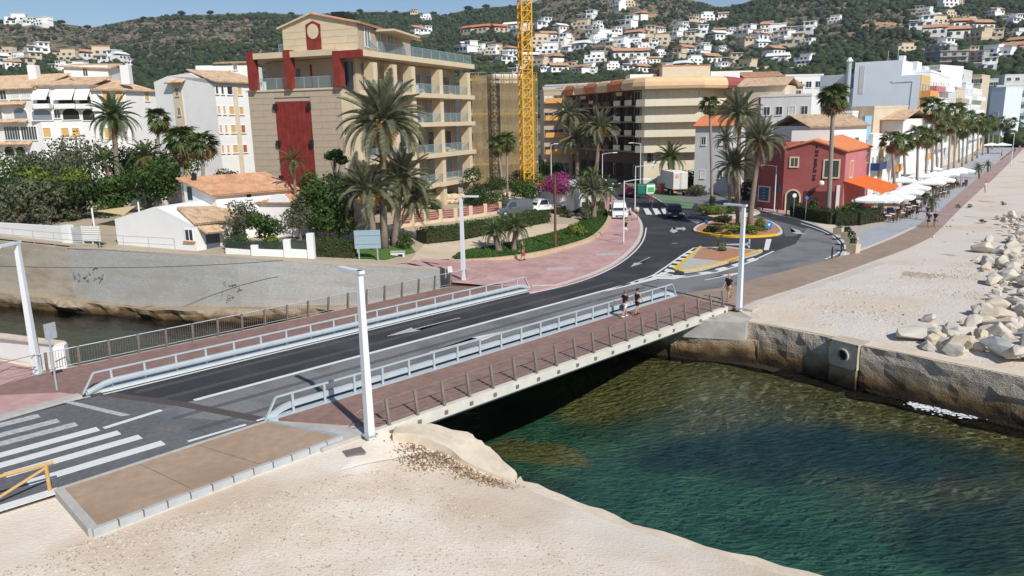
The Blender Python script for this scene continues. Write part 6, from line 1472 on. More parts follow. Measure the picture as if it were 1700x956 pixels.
def fan_mesh(name, droop, m_, seed=0, pet=.48):
 r = random.Random(seed); V = []; F = []; 
 P_ = [Vector((pet*t, 0, .12*t-droop*.25*t*t)) for t in (0, .33, .66, 1)]
 for p in P_: V += [p+Vector((0, .012, 0)), p-Vector((0, .012, 0))]
 for i in range(3): F.append((2*i, 2*i+1, 2*i+3, 2*i+2))
 c = P_[-1]; nb = 15; tilt = -.25-droop*.7
 for i in range(nb):
  a = R_(-118+236*i/(nb-1)); L_ = .50*(1-.25*abs(a)/2.1)*r.uniform(.9, 1.08); d = Vector((math.cos(a)*math.cos(tilt), math.sin(a), math.cos(a)*math.sin(tilt))); s_ = Vector((-math.sin(a), math.cos(a), 0))*.055
  k = len(V); m1 = c+d*L_*.55+Vector((0, 0, .02 if i % 2 else -.02)); V += [c, m1-s_, m1+s_, c+d*L_+Vector((0, 0, -L_*.30*r.uniform(.5, 1.5)))]; F += [(k, k+1, k+2), (k+1, k+3, k+2)]
 me = bpy.data.meshes.new(name); me.from_pydata([tuple(v) for v in V], [], F); me.materials.append(M[m_]); me.update(); return me
FRM = {'date': [frond_mesh('date_frond', d, 'frond', seed=i) for i, d in enumerate((.12, .3, .5, .65, .8))], 'green': [frond_mesh('green_frond', d, 'frond2', seed=i+9) for i, d in enumerate((.2, .4, .6, .85, 1.1))],
       'dry': [frond_mesh('dry_frond', d, 'frond_dry', seed=i+5, ll=.14) for i, d in enumerate((1.5, 1.8))],
       'fan': [fan_mesh('fan_leaf', d, 'fan', seed=i) for i, d in enumerate((.1, .5, .9, 1.4))], 'fandry': [fan_mesh('fan_leaf_dry', d, 'frond_dry', seed=i+3) for i, d in enumerate((1.8, 2.4))]}
def palm(label, base, top, L_, kind='date', n=42, tr=.24, group=None, seed=1, dates=False, dry=5, up=0.0, name='palm_tree', joined=False):
 r = random.Random(seed); base = Vector(base); top = Vector(top); root = empty(name, base, 0, label, 'palm tree', group); tp = top-base
 m_ = M['palmbark'] if kind != 'fan' else M['greytrunk']; k = 7
 pts = [Vector((tp.x*(i/k)**1.3, tp.y*(i/k)**1.3, tp.z*i/k)) for i in range(k+1)]; pts[0].z = -.3
 rs_ = [tr*(1.25 if i == 0 else 1.0)*(1-.22*i/k)*(1.0+(.05 if i % 2 else 0)) for i in range(k+1)]; rs_[-1] = tr*1.15 if kind != 'fan' else tr*.8
 MB().tube(pts, rs_, 10).build('trunk', m_, root, smooth=True)
 if tp.z > 1.5 and kind != 'fan':
  b_ = MB(); b_.tube([tp+Vector((0, 0, -L_*.22)), tp+Vector((0, 0, -.1*L_)), tp+Vector((0, 0, .06*L_))], [tr*1.0, tr*1.7, tr*.9], 10); b_.build('crown_base', M['palmbark'], root, smooth=True)
 ms = FRM['fan' if kind == 'fan' else kind]; Vj = []
 for i in range(n):
  f = (i+.5)/n; el = R_(84)-f**.85*R_(112 if kind != 'fan' else 130); a = i*2.39996+r.uniform(-.2, .2); me = ms[min(len(ms)-1, int(f*len(ms)))] if not (kind == 'fan' and dry > 10 and f > .72) else FRM['fandry'][i % 2]
  o = bpy.data.objects.new('frond' if kind != 'fan' else 'fan_leaf', me); COL.objects.link(o); o.parent = root; o.location = tp; s_ = L_*r.uniform(.86, 1.08)*(.8 if f < .12 else 1)
  o.scale = (s_,)*3; o.rotation_euler = (0, -(el+up), a); q_ = .3 if kind != 'fan' else .7; o.rotation_euler = (r.uniform(-q_, q_), -(el*.85), a)
 dm = FRM['fandry' if kind == 'fan' else 'dry']
 for i in range(dry):
  o = bpy.data.objects.new('dry_frond' if kind != 'fan' else 'dry_fan_leaf', dm[i % 2]); COL.objects.link(o); o.parent = root; o.location = tp+Vector((0, 0, -L_*.08)); s_ = L_*r.uniform(.6, .8); o.scale = (s_,)*3; o.rotation_euler = (r.uniform(-.3, .3), R_(r.uniform(40, 75)), r.uniform(0, 6.28))
 if dates:
  for i in range(9):
   a = i*.7+.3; c = tp+Vector((math.cos(a), math.sin(a), 0))*L_*.24+Vector((0, 0, -L_*(.06+.1*(i % 2)))); V, F = leaf_cloud([c], [L_*.12], 200, L_*.035, i, 1.3, .3); npmesh('date_cluster', V, F, mat('orange_dates', (.50, .22, .03), .7, (.62, .34, .06), scale=3), root)['kind'] = 'stuff'
 return root
def palm_px(label, ub, vb, ut, vt, rpx, kind='date', Y=None, **k):
 base = GP(ub, vb)
 if Y is not None:
  q = AY(ub, vb, Y); base = Vector((q.x, q.y, gh(q.x, q.y)))
 Yb = base.y; top = AY(ut, vt, Yb); return palm(label, base, top, rpx/F_*Yb*1.03, kind, **k)
# big date palms by the canal
palm_px('tallest date palm with orange date clusters in front of the sandstone building', 638, 415, 636, 205, 86, Y=66, n=64, tr=.34, dates=True, seed=3, dry=8)
palm_px('shorter grey-green date palm leaning at the left side of the tall one', 622, 415, 612, 320, 62, Y=65, n=52, tr=.32, seed=4, dates=True, dry=8)
palm_px('date palm with upright crown just right of the tall one', 655, 415, 668, 300, 62, Y=67.5, n=50, tr=.30, seed=5, dry=6)
palm_px('date palm with drooping grey crown lowest at the right of the cluster', 648, 415, 694, 335, 50, Y=68.5, n=34, tr=.22, seed=6)
palm_px('small bright green palm in front of the maroon panel', 490, 330, 487, 268, 31, 'green', Y=70, n=16, tr=.14, seed=7, dry=1)
# left garden
palm_px('date palm with dark crown in front of the white arched apartments', 195, 305, 188, 196, 46, 'green', Y=84, n=54, tr=.3, seed=8, dry=12)
palm_px('fan palm with pale crown behind the garden trees', 262, 300, 262, 196, 27, 'fan', Y=88, n=34, tr=.2, seed=9, dry=14)
palm_px('broad fan palm with brown skirt left of the second white block', 302, 310, 300, 232, 36, 'fan', Y=84, n=44, tr=.22, seed=10, dry=26)
palm_px('fan palm with yellow lower leaves nearest the white block', 336, 318, 336, 238, 30, 'fan', Y=80, n=36, tr=.2, seed=11, dry=12)
palm_px('short date palm with bright orange fruit in the garden', 245, 320, 243, 262, 38, 'green', Y=82, n=30, tr=.25, seed=12, dates=True)
palm_px('yellow-green drooping palm low in the garden at left', 190, 320, 175, 270, 38, 'green', Y=80, n=18, tr=.14, seed=13)
# centre
palm_px('fan palm pair, left one, before the scaffolding', 836, 318, 826, 238, 21, 'fan', Y=98, n=34, tr=.16, seed=14, dry=14)
palm_px('fan palm pair, right one, before the scaffolding', 842, 318, 842, 232, 21, 'fan', Y=98, n=34, tr=.16, seed=15, dry=14)
palm_px('date palm highest of the three left of the cream corner building', 948, 278, 945, 192, 36, Y=132, n=40, tr=.32, seed=16)
palm_px('date palm lowest of the three left of the cream corner building', 958, 275, 958, 234, 38, Y=128, n=40, tr=.35, seed=17)
palm_px('date palm rightmost of the three left of the cream corner building', 988, 277, 996, 214, 40, Y=124, n=44, tr=.34, seed=18, dates=True)
palm_px('dark date palm in front of the ground floor of the cream corner building', 1113, 292, 1113, 262, 33, 'green', Y=124, n=40, tr=.4, seed=19)
palm_px('bushy many-headed palm beside the bougainvillea', 986, 350, 986, 318, 32, 'date', Y=93, n=56, tr=.32, seed=20)
for i, (u, v, r_) in enumerate(((965, 312, 20), (1008, 313, 20), (985, 296, 22))):
 palm_px(['left head of the bushy palm clump beside the bougainvillea', 'right head of the bushy palm clump beside the bougainvillea', 'upper head of the bushy palm clump beside the bougainvillea'][i], 985, 350, u, v, r_+6, 'green' if i else 'date', Y=93.3+i*.4, n=26, tr=.12, seed=30+i, dry=1)
# round island palms
palm_px('tall slender fan palm left of the island date palms', 1183, 300, 1178, 172, 20, 'fan', Y=104, n=34, tr=.2, seed=21, dry=16)
palm_px('date palm with highest broad crown over the central island', 1224, 355, 1228, 190, 46, Y=93, n=50, tr=.28, seed=22)
palm_px('date palm with wide drooping crown at the right of the central island', 1244, 376, 1262, 236, 50, Y=82, n=52, tr=.30, seed=23, dates=True)
palm_px('shorter date palm at the left of the central island', 1226, 374, 1218, 277, 40, Y=84, n=44, tr=.28, seed=24)
palm_px('slim palm leaning behind the central island', 1212, 340, 1205, 232, 26, Y=98, n=30, tr=.2, seed=25)
palm_px('very tall fan palm with brown skirt beside the red restaurant', 1374, 366, 1384, 160, 30, 'fan', n=60, tr=.27, seed=26, dry=60)
palm_px('small palm growing on the splitter island', 1195, 419, 1195, 403, 16, 'date', n=20, tr=.09, seed=27, dry=2)
palm_px('left cycad palm of the pair on the lawn', 828, 418, 822, 386, 29, 'green', n=36, tr=.34, seed=28, dry=2)
palm_px('right cycad palm of the pair on the lawn', 853, 417, 857, 378, 31, 'green', n=36, tr=.28, seed=29, dry=2)
# promenade palms
prom = [(1485, 314, 1480, 232, 21), (1502, 303, 1500, 236, 20), (1521, 301, 1524, 222, 21), (1535, 296, 1540, 226, 18), (1546, 288, 1549, 178, 24), (1562, 278, 1563, 196, 21), (1574, 272, 1577, 205, 18), (1583, 268, 1586, 185, 21), (1597, 262, 1600, 212, 18), (1604, 258, 1607, 196, 18), (1614, 254, 1616, 206, 16),
  (1622, 250, 1624, 198, 16), (1631, 246, 1634, 210, 14), (1640, 243, 1642, 200, 14), (1647, 238, 1649, 206, 12), (1658, 236, 1660, 202, 13), (1668, 232, 1670, 208, 11), (1676, 230, 1679, 203, 11), (1686, 228, 1688, 206, 10), (1695, 226, 1697, 202, 10), (1556, 284, 1553, 222, 17), (1592, 256, 1592, 214, 15)]
for i, (ub, vb, ut, vt, r_) in enumerate(prom):
 o_ = ['first', 'second', 'third', 'fourth', 'fifth', 'sixth', 'seventh', 'eighth', 'ninth', 'tenth']
 lb = ('fan palm of the promenade row, %s from the red restaurant' % o_[i]) if i < 10 else (('fan palm in the far promenade row, %s beyond the tenth' % ['first', 'second', 'third', 'fourth', 'fifth', 'sixth', 'seventh', 'eighth', 'ninth', 'tenth'][i-10] if i < 20 else ''))
 if i >= 20: lb = 'short fan palm tucked between taller ones in the promenade row' if i == 20 else 'short fan palm behind the far promenade row'
 p = G(ub, 187+(vb-187)*1.2, 0); top = AY(ut, vt, p.y); palm(lb, p, top, r_/F_*p.y*1.15, 'fan', n=26 if i < 8 else 18, tr=.20, seed=50+i, dry=14 if i < 8 else 6, group='fan palms along the promenade')
for (u, v, ut, vt, r_, lb) in ((1626, 296, 1624, 280, 12, 'squat palm in the middle of the promenade'), (1640, 286, 1640, 274, 9, 'small palm right of the squat one on the promenade'), (1548, 352, 1546, 335, 16, 'low palm beside the walkers at the end of the umbrellas'), (1418, 370, 1416, 346, 17, 'low palm in the hedge bed by the road sign')):
 p = G(u, v, 0); palm(lb, p, AY(ut, vt, p.y), r_/F_*p.y*1.1, 'green', n=24, tr=.2, seed=int(u), dry=1)

# ---- trees and shrubs, left garden
def at(u, v, Y): q = AY(u, v, Y); return Vector((q.x, q.y, gh(q.x, q.y)))
gl_ = [('large grey-green tree left of the dark date palm', 90, 300, 86, 5.6, 3.6, 'leaf_olive', 2600), ('spreading dark tree at the left edge of the garden', 15, 330, 82, 4.6, 3.4, 'leaf', 1900), ('bright yellow-green fig tree in the garden', 95, 335, 78, 4.6, 3.1, 'leaf_lime', 2000),
       ('dull green bush behind the white garden wall, left end', 25, 350, 73, 3.6, 2.9, 'leaf_olive', 1500), ('greyish flowering shrub behind the white garden wall', 80, 350, 74, 3.4, 2.6, 'leaf_olive', 1500), ('dark green round shrub near the slatted gate', 128, 350, 76, 3.1, 2.2, 'leaf_dark', 1300),
       ('dense green round bush beside the grey tiled garden house', 190, 345, 79, 3.5, 2.3, 'leaf', 1500), ('tall green laurel bush left of the red tiled roof', 265, 335, 80, 4.6, 2.7, 'leaf', 1900), ('dark tree mass under the fan palms', 215, 300, 90, 6.0, 4.2, 'leaf_dark', 2600), ('dark green tree behind the orange-fruited palm', 285, 300, 92, 5.6, 3.8, 'leaf', 2200),
       ('grey shrub at the foot of the second white block', 378, 290, 90, 3.0, 2.0, 'leaf_olive', 800), ('olive-grey tree over the garden at left, farthest back', 130, 280, 96, 6.2, 4.6, 'leaf_olive', 2600), ('dark shrub low at the far left behind the wall', -30, 340, 78, 4.2, 3.6, 'leaf_dark', 1600), ('leafy tree with bare trunk left of the yellow-green fig', 40, 300, 92, 5.2, 4.0, 'leaf', 2000)]
for i, (lb, u, v, Y_, H, R, m_, n) in enumerate(gl_): tree('garden_tree', lb, 'tree', at(u, v, Y_), H*1.28, R*1.15, 12, int(n*1.8), .36, m_, .16, .8, 100+i)
# beside the white house
tree('garden_tree', 'dark rounded tree with bare grey twigs beside the house door', 'tree', at(405, 385, 63.5), 3.9, 1.7, 8, 1900, .22, 'leaf_olive', .1, .9, 120)
tree('garden_tree', 'leafy green tree right of the house door', 'tree', at(440, 390, 63), 3.2, 1.7, 8, 2000, .24, 'leaf', .1, .85, 121)
shrub('shrub', 'low green shrub by the pillars under the leafy tree', 'shrub', at(395, 405, 61.8), 1.2, 1.7, 900, .2, 'leaf', 122); shrub('shrub', 'yellowish banana-leaved shrub between the pillars', 'shrub', at(450, 405, 61.6), 1.1, 1.9, 500, .4, 'leaf_lime', 123)
tree('garden_tree', 'big glossy dark green tree left of the date palms', 'tree', at(545, 385, 67), 7.3, 2.6, 12, 5200, .30, 'leaf', .16, 1.15, 124, crown_z=3.6)
tree('garden_tree', 'dark tree lobe standing above the glossy tree', 'tree', at(563, 385, 68.5), 8.4, 1.35, 5, 1300, .28, 'leaf', .12, .6, 125)
tree('garden_tree', 'lime green tree top right of the glossy dark tree', 'tree', at(588, 390, 67.5), 6.3, 1.1, 5, 900, .28, 'leaf_lime', .1, .7, 126)
tree('garden_tree', 'olive-grey slender tree between white house and glossy tree', 'tree', at(498, 380, 66), 4.3, 1.6, 7, 1500, .24, 'leaf_olive', .1, 1.0, 127)
hedge('dark clipped hedge on the wall top left of the blue-backed sign', [at(517, 425, 60.9), at(592, 430, 61.2)], 1.5, 1.35, 'leaf', seed=5)
shrub('shrub', 'round dark bush right of the date palm trunks', 'shrub', at(672, 405, 67), .95, 2.0, 1100, .16, 'leaf', 128)
# park
lawn1 = smoothline([GP(u, v, .1) for u, v in ((750, 428), (768, 417), (806, 411), (871, 397), (926, 384), (956, 372), (981, 355), (1008, 348), (1010, 362), (1001, 378), (980, 394), (940, 409), (895, 420), (850, 427), (800, 430), (750, 429))], 3)
def gsheet(name, pts, dz, m_, kind='structure'):
 """sheet that follows the ground"""
 bm = bmesh.new(); A = sum(pts[i].x*pts[(i+1) % len(pts)].y-pts[(i+1) % len(pts)].x*pts[i].y for i in range(len(pts)))
 if A < 0: pts = pts[::-1]
 f = bm.faces.new([bm.verts.new((p.x, p.y, 0)) for p in pts]); bmesh.ops.triangulate(bm, faces=[f])
 for _ in range(3): bmesh.ops.subdivide_edges(bm, edges=[e for e in bm.edges if e.calc_length() > 1.2], cuts=1, use_grid_fill=True); bmesh.ops.triangulate(bm, faces=bm.faces[:])
 for v in bm.verts: v.co.z = max(gh(v.co.x, v.co.y), .0)+dz
 me = bpy.data.meshes.new(name); bm.to_mesh(me); bm.free(); me.materials.append(m_); o = bpy.data.objects.new(name, me); COL.objects.link(o); o['kind'] = kind; return o
def lawn_blades(o, n, seed, m_, h=.12, name='grass'):
 """grass over a sheet: many small blades as one mass"""
 me = o.data; me.calc_loop_triangles(); r = np.random.RandomState(seed); T = np.array([[me.vertices[i].co[:] for i in t.vertices] for t in me.loop_triangles]); ar = np.linalg.norm(np.cross(T[:, 1]-T[:, 0], T[:, 2]-T[:, 0]), axis=1)
 ix = r.choice(len(T), n, p=ar/ar.sum()); a = r.rand(n, 1); b = r.rand(n, 1); k = (a+b) > 1; a = np.where(k, 1-a, a); b = np.where(k, 1-b, b)
 p = T[ix, 0]+a*(T[ix, 1]-T[ix, 0])+b*(T[ix, 2]-T[ix, 0]); ang = r.rand(n)*6.28; w_ = .05; d = np.stack([np.cos(ang)*w_, np.sin(ang)*w_, 0*ang], 1); tip = p+np.stack([r.randn(n)*.05, r.randn(n)*.05, h*(.5+r.rand(n))], 1)
 V = np.stack([p-d, p+d, tip], 1).reshape(-1, 3); g = npmesh(name, V, np.arange(len(V)).reshape(-1, 3), m_); g['kind'] = 'stuff'; return g
L1 = gsheet('lawn', lawn1, .13, M['lawn']); lawn_blades(L1, 16000, 4, M['leaf'], .10)
sp = gsheet('sand_path', [GP(u, v, .1) for u, v in ((655, 438), (690, 432), (752, 430), (770, 420), (820, 417), (880, 405), (930, 392), (965, 372), (905, 372), (850, 388), (760, 400), (705, 405), (690, 420), (680, 436))], .09, M['sandpath'])
gsheet('lawn', [GP(u, v, .1) for u, v in ((590, 428), (640, 430), (690, 418), (680, 405), (600, 405))], .06, M['lawn'])
ribbon('stone_kerb', smoothline([GP(u, v, .1) for u, v in ((748, 427), (752, 431.5), (800, 432.5), (850, 431.5), (900, 424), (945, 412), (985, 398), (1006, 380), (1014, 362), (1010, 350))], 4), .45, 0, .42, mat('tan_kerb_stone', (.50, .36, .22), .9, (.58, .45, .30), scale=3, bump=.01), side=.1)
for (lb, pts, w_, h_) in (('long clipped hedge with brown base behind the benches', [(700, 402), (770, 392), (850, 377), (902, 366)], 2.0, 1.3), ('clipped dark hedge by the white hut and parked pickup', [(925, 355), (965, 350), (1000, 345)], 1.0, 1.0)):
 hedge(lb, [GP(u, v, .1) for u, v in pts], w_, h_, 'leaf', dens=120, seed=len(pts)*3)
for i, (u, v, R, H, m_, lb) in enumerate([(955, 388, 1.6, 1.8, 'leaf_lime', 'spiky yellow-green agave bush at the edge of the lawn'), (975, 365, 1.3, 1.6, 'leaf_olive', 'pale shrub at the inner edge of the lawn'), (1185, 0, 0, 0, '', ''), (716, 345, 1.4, 1.5, 'leaf', 'round green bush at the foot of the sandstone balconies'), (760, 322, 2.0, 1.2, 'leaf_lime', 'low lime shrubs on the stone terrace'), (940, 360, .9, 1.0, 'leaf_olive', 'small olive shrub beside the brown post'),
                                          (853, 330, 3.8, 3.6, 'leaf', 'round green tree mass left of the white hut'), (872, 318, 3.2, 4.2, 'leaf_dark', 'dark bush under the crane'), (805, 328, 3.6, 4.6, 'leaf_dark', 'dark hedge mass at the foot of the scaffolding'), (1115, 300, 2.6, 2.0, 'leaf', 'green bush beside the parked white lorry'), (1168, 296, 2.4, 2.6, 'leaf_dark', 'dark bushes between lorry and grey house'), (1158, 312, 2.4, 1.6, 'leaf_olive', 'dry hedge right of the lorry'), (890, 300, 2.4, 2.6, 'leaf_lime', 'pale green tree left of the bougainvillea')]):
 if R: shrub('shrub', lb, 'shrub', GP(u, v, .1) if v > 335 else at(u, v, GP(u, v+12, .1).y), R, H, int(900*R), .24, m_, 140+i)
# islands
def isl(lb, pts, R, m_, nm='shrub'):
 for k, (u, v) in enumerate(pts):
  pass
for i, (u, v, R, H, m_, lb) in enumerate([(1183, 385, 1.1, .9, 'leaf_dark', 'dark round shrub at the left end of the central island'), (1205, 388, 1.2, .8, 'leaf_lime', 'yellow-green shrub at the front of the central island'), (1232, 387, 1.2, .9, 'leaf', 'green shrub between the trunks of the island palms'), (1250, 388, 1.0, .8, 'leaf_lime', 'pale shrub front right on the central island'), (1262, 381, 1.2, 1.0, 'leaf_lime', 'lime shrub at the right of the central island'), (1205, 374, 1.5, 1.1, 'leaf_dark', 'dark shrub at the back of the central island'),
                                          (1168, 357, 1.4, 1.0, 'leaf_lime', 'yellow-green shrub at the left of the upper island'), (1190, 356, 1.6, 1.0, 'leaf_lime', 'yellow-green shrub in the middle of the upper island'), (1212, 355, 1.5, .9, 'leaf', 'green shrub at the right of the upper island'), (1178, 350, 1.2, 1.9, 'leaf_olive', 'small multi-stemmed tree on the upper island'), (1240, 352, 1.2, .9, 'leaf_dark', 'dark shrub at the right tip of the upper island'), (1197, 417, .5, .5, 'leaf_olive', 'tiny shrub at the foot of the splitter island palm')]):
 shrub('shrub', lb, 'shrub', G(u, v, .12), R*1.0, H*1.15, int(1000*R), .18, m_, 170+i)
hedge('dark clipped hedge round the corner bed beside the red restaurant', [G(1318, 358, .13), G(1350, 366, .13), G(1385, 372, .13), G(1420, 372, .13), G(1452, 366, .13)], 1.3, 1.5, 'leaf_dark', seed=8)
for i, (u, v) in enumerate(((1345, 352), (1400, 364), (1432, 362))): shrub('shrub', ['bright low palm bush in the corner hedge, leftmost', 'spiky green plant in the corner hedge near the tall palm', 'rounded green plant at the right end of the corner hedge'][i], 'shrub', G(u, v, .13), 1.1, 1.8, 500, .3, ['leaf', 'leaf_lime', 'leaf'][i], 190+i)
# bougainvillea
bo = tree('bougainvillea', 'magenta bougainvillea spilling over the white hut', 'shrub', at(922, 345, 95.5), 5.2, 3.0, 12, 4200, .24, 'leaf_magenta', .08, .5, 200, crown_z=3.9)
# trees along the side street and behind
for i, (u, v, Y_, H, R, m_, lb) in enumerate([(905, 262, 138, 5.5, 2.6, 'leaf', 'green street tree beside the scaffolding'), (932, 268, 134, 4.5, 2.2, 'leaf_dark', 'dark bush below the date palms left of the side street'), (972, 270, 126, 4, 2.4, 'leaf_dark', 'dark foliage between the date palm trunks'), (1145, 290, 128, 4, 2.5, 'leaf_dark', 'dark foliage behind the lorry'), (1250, 300, 108, 3.5, 2.2, 'leaf_dark', 'dark leafy bush beside the red restaurant annex')]):
 tree('street_tree', lb, 'tree', at(u, v, Y_), H, R, 8, 1300, .34, m_, .14, .9, 210+i)
# weeds on the gravel and along the wall
for i, (u, v) in enumerate(((665*0+170, 409), (1502, 360), (1610, 345), (1665, 340), (1632, 371), (1590, 345))):
 if u == 170: b_ = Vector((wy(170, 412, .7).x, wy(170, 412, .7).y, 2.45))
 else: b_ = G(u, v, -.02)
 shrub('weed', ['small weed on top of the canal wall by the gate', 'small green weed tuft on the gravel, lowest', 'grey-green weed tuft near the boulders, middle', 'grey weed tuft near the right edge', 'bright green tuft beside the nearest boulders', 'small tuft at the promenade edge'][i], 'weed', b_, .45, .5, 130, .14, 'leaf', 230+i)
gsheet('pink_pavement', [GP(u, v, .1) for u, v in ((676, 437), (745, 451), (751, 470), (800, 474), (860, 470), (905, 455), (885, 430), (800, 434), (750, 433), (700, 431))], .14, M['pink'])
slab('promenade', [B(42.25, 24.22), B(43.4, 28.2), B(43.8, 28.35), G(1225, 474), G(1262, 463), G(1262, 496), G(1224, 509)], -.2, .031, M['promenade'])
# ============================================================ hills: houses and woods
def wood_px(u, v):
 """how densely the wood stands, by bearing"""
 d = 1.0
 d = np.where((u < 440) & (v < 98-(u/440)*25) & (v > 34), .09, d)
 d = np.where((u > 140) & (u < 260) & (v > 80) & (v < 110), .5, d)
 d = np.where((u > 430) & (u < 560) & (v > 25) & (v < 60), .45, d)
 d = np.where((u > 890) & (u < 1150) & (v < 42), .18, d)
 d = np.where((u > 880) & (u < 1290) & (v >= 42) & (v < 108), .5, d)
 d = np.where((u > 1290) & (u < 1420) & (v > 12) & (v < 70), .32, d)
 d = np.where((u > 1430) & (u < 1500) & (v > 22) & (v < 52), .15, d)
 return d
HH = []
def z2(l, x0): return [(x0+x/3.864, y/3.864) for x, y in l]
L_a = [(8, 92), (19, 101), (50, 90), (63, 90), (38, 103), (5, 108), (22, 114), (50, 110), (30, 42), (44, 41), (58, 42), (72, 43), (240, 26), (252, 25), (110, 100), (150, 97), (166, 99), (178, 104), (208, 103), (212, 110), (90, 116), (105, 117), (122, 119), (262, 25), (420, 20), (448, 17), (495, 18), (562, 17), (580, 19),
       (684, 24), (709, 34), (706, 54), (698, 56), (774, 56), (800, 54), (832, 54), (776, 80), (822, 88), (770, 88), (812, 92), (794, 84)]
L_b = z2([(680, 60), (800, 40), (500, 125), (590, 185), (360, 200), (460, 190), (250, 180), (830, 130), (770, 170), (1250, 145), (1300, 140), (550, 265), (600, 275), (680, 255), (800, 245), (1060, 240), (1240, 225), (1370, 215), (1390, 260), (1540, 200), (1560, 280), (1510, 290), (1650, 270), (1670, 180), (270, 265), (330, 280), (390, 330),
          (460, 320), (270, 420), (420, 420), (620, 350), (470, 480), (550, 475), (885, 410), (1060, 395), (750, 385), (640, 290), (830, 290), (1000, 290), (1150, 285), (1170, 345), (1250, 335), (60, 350), (30, 400), (170, 390), (70, 470), (30, 205), (70, 225), (700, 225), (180, 440), (1320, 420), (230, 290), (1200, 130), (1400, 110), (900, 235)], 840)
L_c = z2([(60, 185), (95, 235), (150, 230), (40, 270), (130, 280), (235, 270), (285, 310), (200, 300), (470, 150), (1000, 100), (1060, 95), (1120, 120), (1240, 110), (1300, 140), (1190, 180), (1150, 180), (1320, 185), (1040, 185), (1240, 40), (1440, 200), (1500, 245), (1480, 95), (1540, 90), (1380, 140), (1240, 425), (1350, 425), (1540, 385),
          (1430, 475), (1650, 310), (1695, 330), (240, 470), (170, 395), (1120, 240), (1660, 150), (1290, 25)], 1260)
ALL = L_a+L_b+L_c
rh = random.Random(21)
HW = [mat('villa_white', (.84, .83, .81), .85), mat('villa_cream', (.60, .50, .36), .85), mat('villa_grey', (.40, .37, .34), .85)]
def proto(kind, wm, rm):
 r = empty('hill_house', (0, -50, -40), 0, 'x', 'house', 'houses scattered over the hillside'); o = MB()
 if kind == 0:    # flat modern villa
  o.box((0, 3, 1.5-2), (12, 8, 5+2)); o.box((3.2, 4, 4.6), (6.5, 6, 3.0)); o.build('wall', wm, r); MB().box((3.2, 3.8, 6.2), (7.2, 7, .3)).build('roof', rm, r); MB().box((-2, -1.4, 3.6), (8.5, 1.8, .3)).build('balcony', wm, r)
  w_ = [(-4.2, 1.6, 2.4), (-.6, 1.6, 2.4), (3.4, 1.6, 2.4), (2.0, 5, 2.0), (4.8, 5, 1.4)]
 elif kind == 1:  # gabled villa
  o.box((0, 3, 1.2-2), (11, 7.5, 5+1)); o.build('wall', wm, r); g = MB(); g.add([(-6, -1.2, 3.3), (6, -1.2, 3.3), (6, 7.2, 3.3), (-6, 7.2, 3.3), (-6, 3, 5.2), (6, 3, 5.2)], [(0, 1, 5, 4), (2, 3, 4, 5), (1, 2, 5), (3, 0, 4), (3, 2, 1, 0)]); g.build('roof', rm, r)
  w_ = [(-3.6, 1.2, 1.6), (0, 1.2, 1.8), (3.6, 1.2, 1.6)]
 elif kind == 2:  # stepped terrace of flats
  o.box((0, 4, 0-1), (18, 8, 5)); o.box((-1, 5.5, 3.2), (15, 7, 3)); o.box((1, 7, 6.0), (10, 6, 2.8)); o.build('wall', wm, r); MB().box((1, 6.8, 7.5), (11, 6.6, .25)).build('roof', rm, r)
  w_ = [(-6.5, .5, 2.2), (-2.2, .5, 2.2), (2.2, .5, 2.2), (6.5, .5, 2.2), (-5, 3.5, 1.8), (-1, 3.5, 1.8), (3, 3.5, 1.8)]
 else:            # block of flats
  o.box((0, 5, 3), (15, 9, 10)); o.build('wall', wm, r); MB().box((0, 4.8, 8.1), (15.8, 10, .4)).build('roof', rm, r)
  for z in (2, 4.8): MB().box((0, -.3, z), (14.5, 1.8, .25)).build('balcony', wm, r)
  w_ = [(x, z, 2.2) for z in (.6, 3.4, 6.2) for x in (-5, 0, 5)]
 front = {0: -1.02, 1: -.77, 2: .0, 3: .48}[kind]
 for x, z, ww in w_:
  yy = front
  if kind == 0 and z > 4: yy = .98
  if kind == 2: yy = {0: -.02, 3: 1.98}[int(z)]
  MB().box((x, yy, z), (ww, .14, 1.5)).build('window', M['glass'], r)
 return r
PR = [proto(0, HW[0], HW[0]), proto(1, HW[0], M['tile']), proto(0, HW[1], HW[1]), proto(2, HW[0], HW[0]), proto(1, HW[1], M['tile_red']), proto(3, HW[2], HW[2]), proto(1, HW[0], HW[0]), proto(2, HW[1], M['tile'])]
PN = ['white flat-roofed villa', 'white villa with clay roof', 'cream flat-roofed villa', 'white stepped terrace house', 'cream villa with red roof', 'grey balconied block', 'plain white gabled villa', 'cream stepped terrace house']
kindpx = {(240, 26): 2, (252, 25): 2, (774, 56): 4, (800, 54): 4, (832, 54): 4}
place = []
re_ = random.Random(31); nx_ = 0
while nx_ < 52:
 q_ = (re_.uniform(885, 1335), re_.uniform(42, 122)) if nx_ < 38 else (re_.uniform(1500, 1700), re_.uniform(28, 112))
 if min(math.hypot(q_[0]-a, (q_[1]-b)*1.6) for a, b in ALL) > 15: ALL.append(q_); nx_ += 1
for (u, v) in ALL:
 u += rh.uniform(-3, 3); v += rh.uniform(-2, 2); p = GP(u, v); place.append((u, v, p))
def zone(u, v):
 hz_ = 'high on the hill' if v < 45 else ('on upper slope' if v < 68 else ('on mid slope' if v < 90 else 'low on hill'))
 c = 'above the white apartments' if u < 270 else ('over the sandstone building' if u < 620 else ('left of the crane' if u < 860 else ('right of the crane' if u < 960 else ('over the corner building' if u < 1120 else ('left of blank blue wall' if u < 1330 else ('over blank blue wall' if u < 1520 else 'over the promenade'))))))
 return hz_, c
from collections import defaultdict
bucket = defaultdict(list)
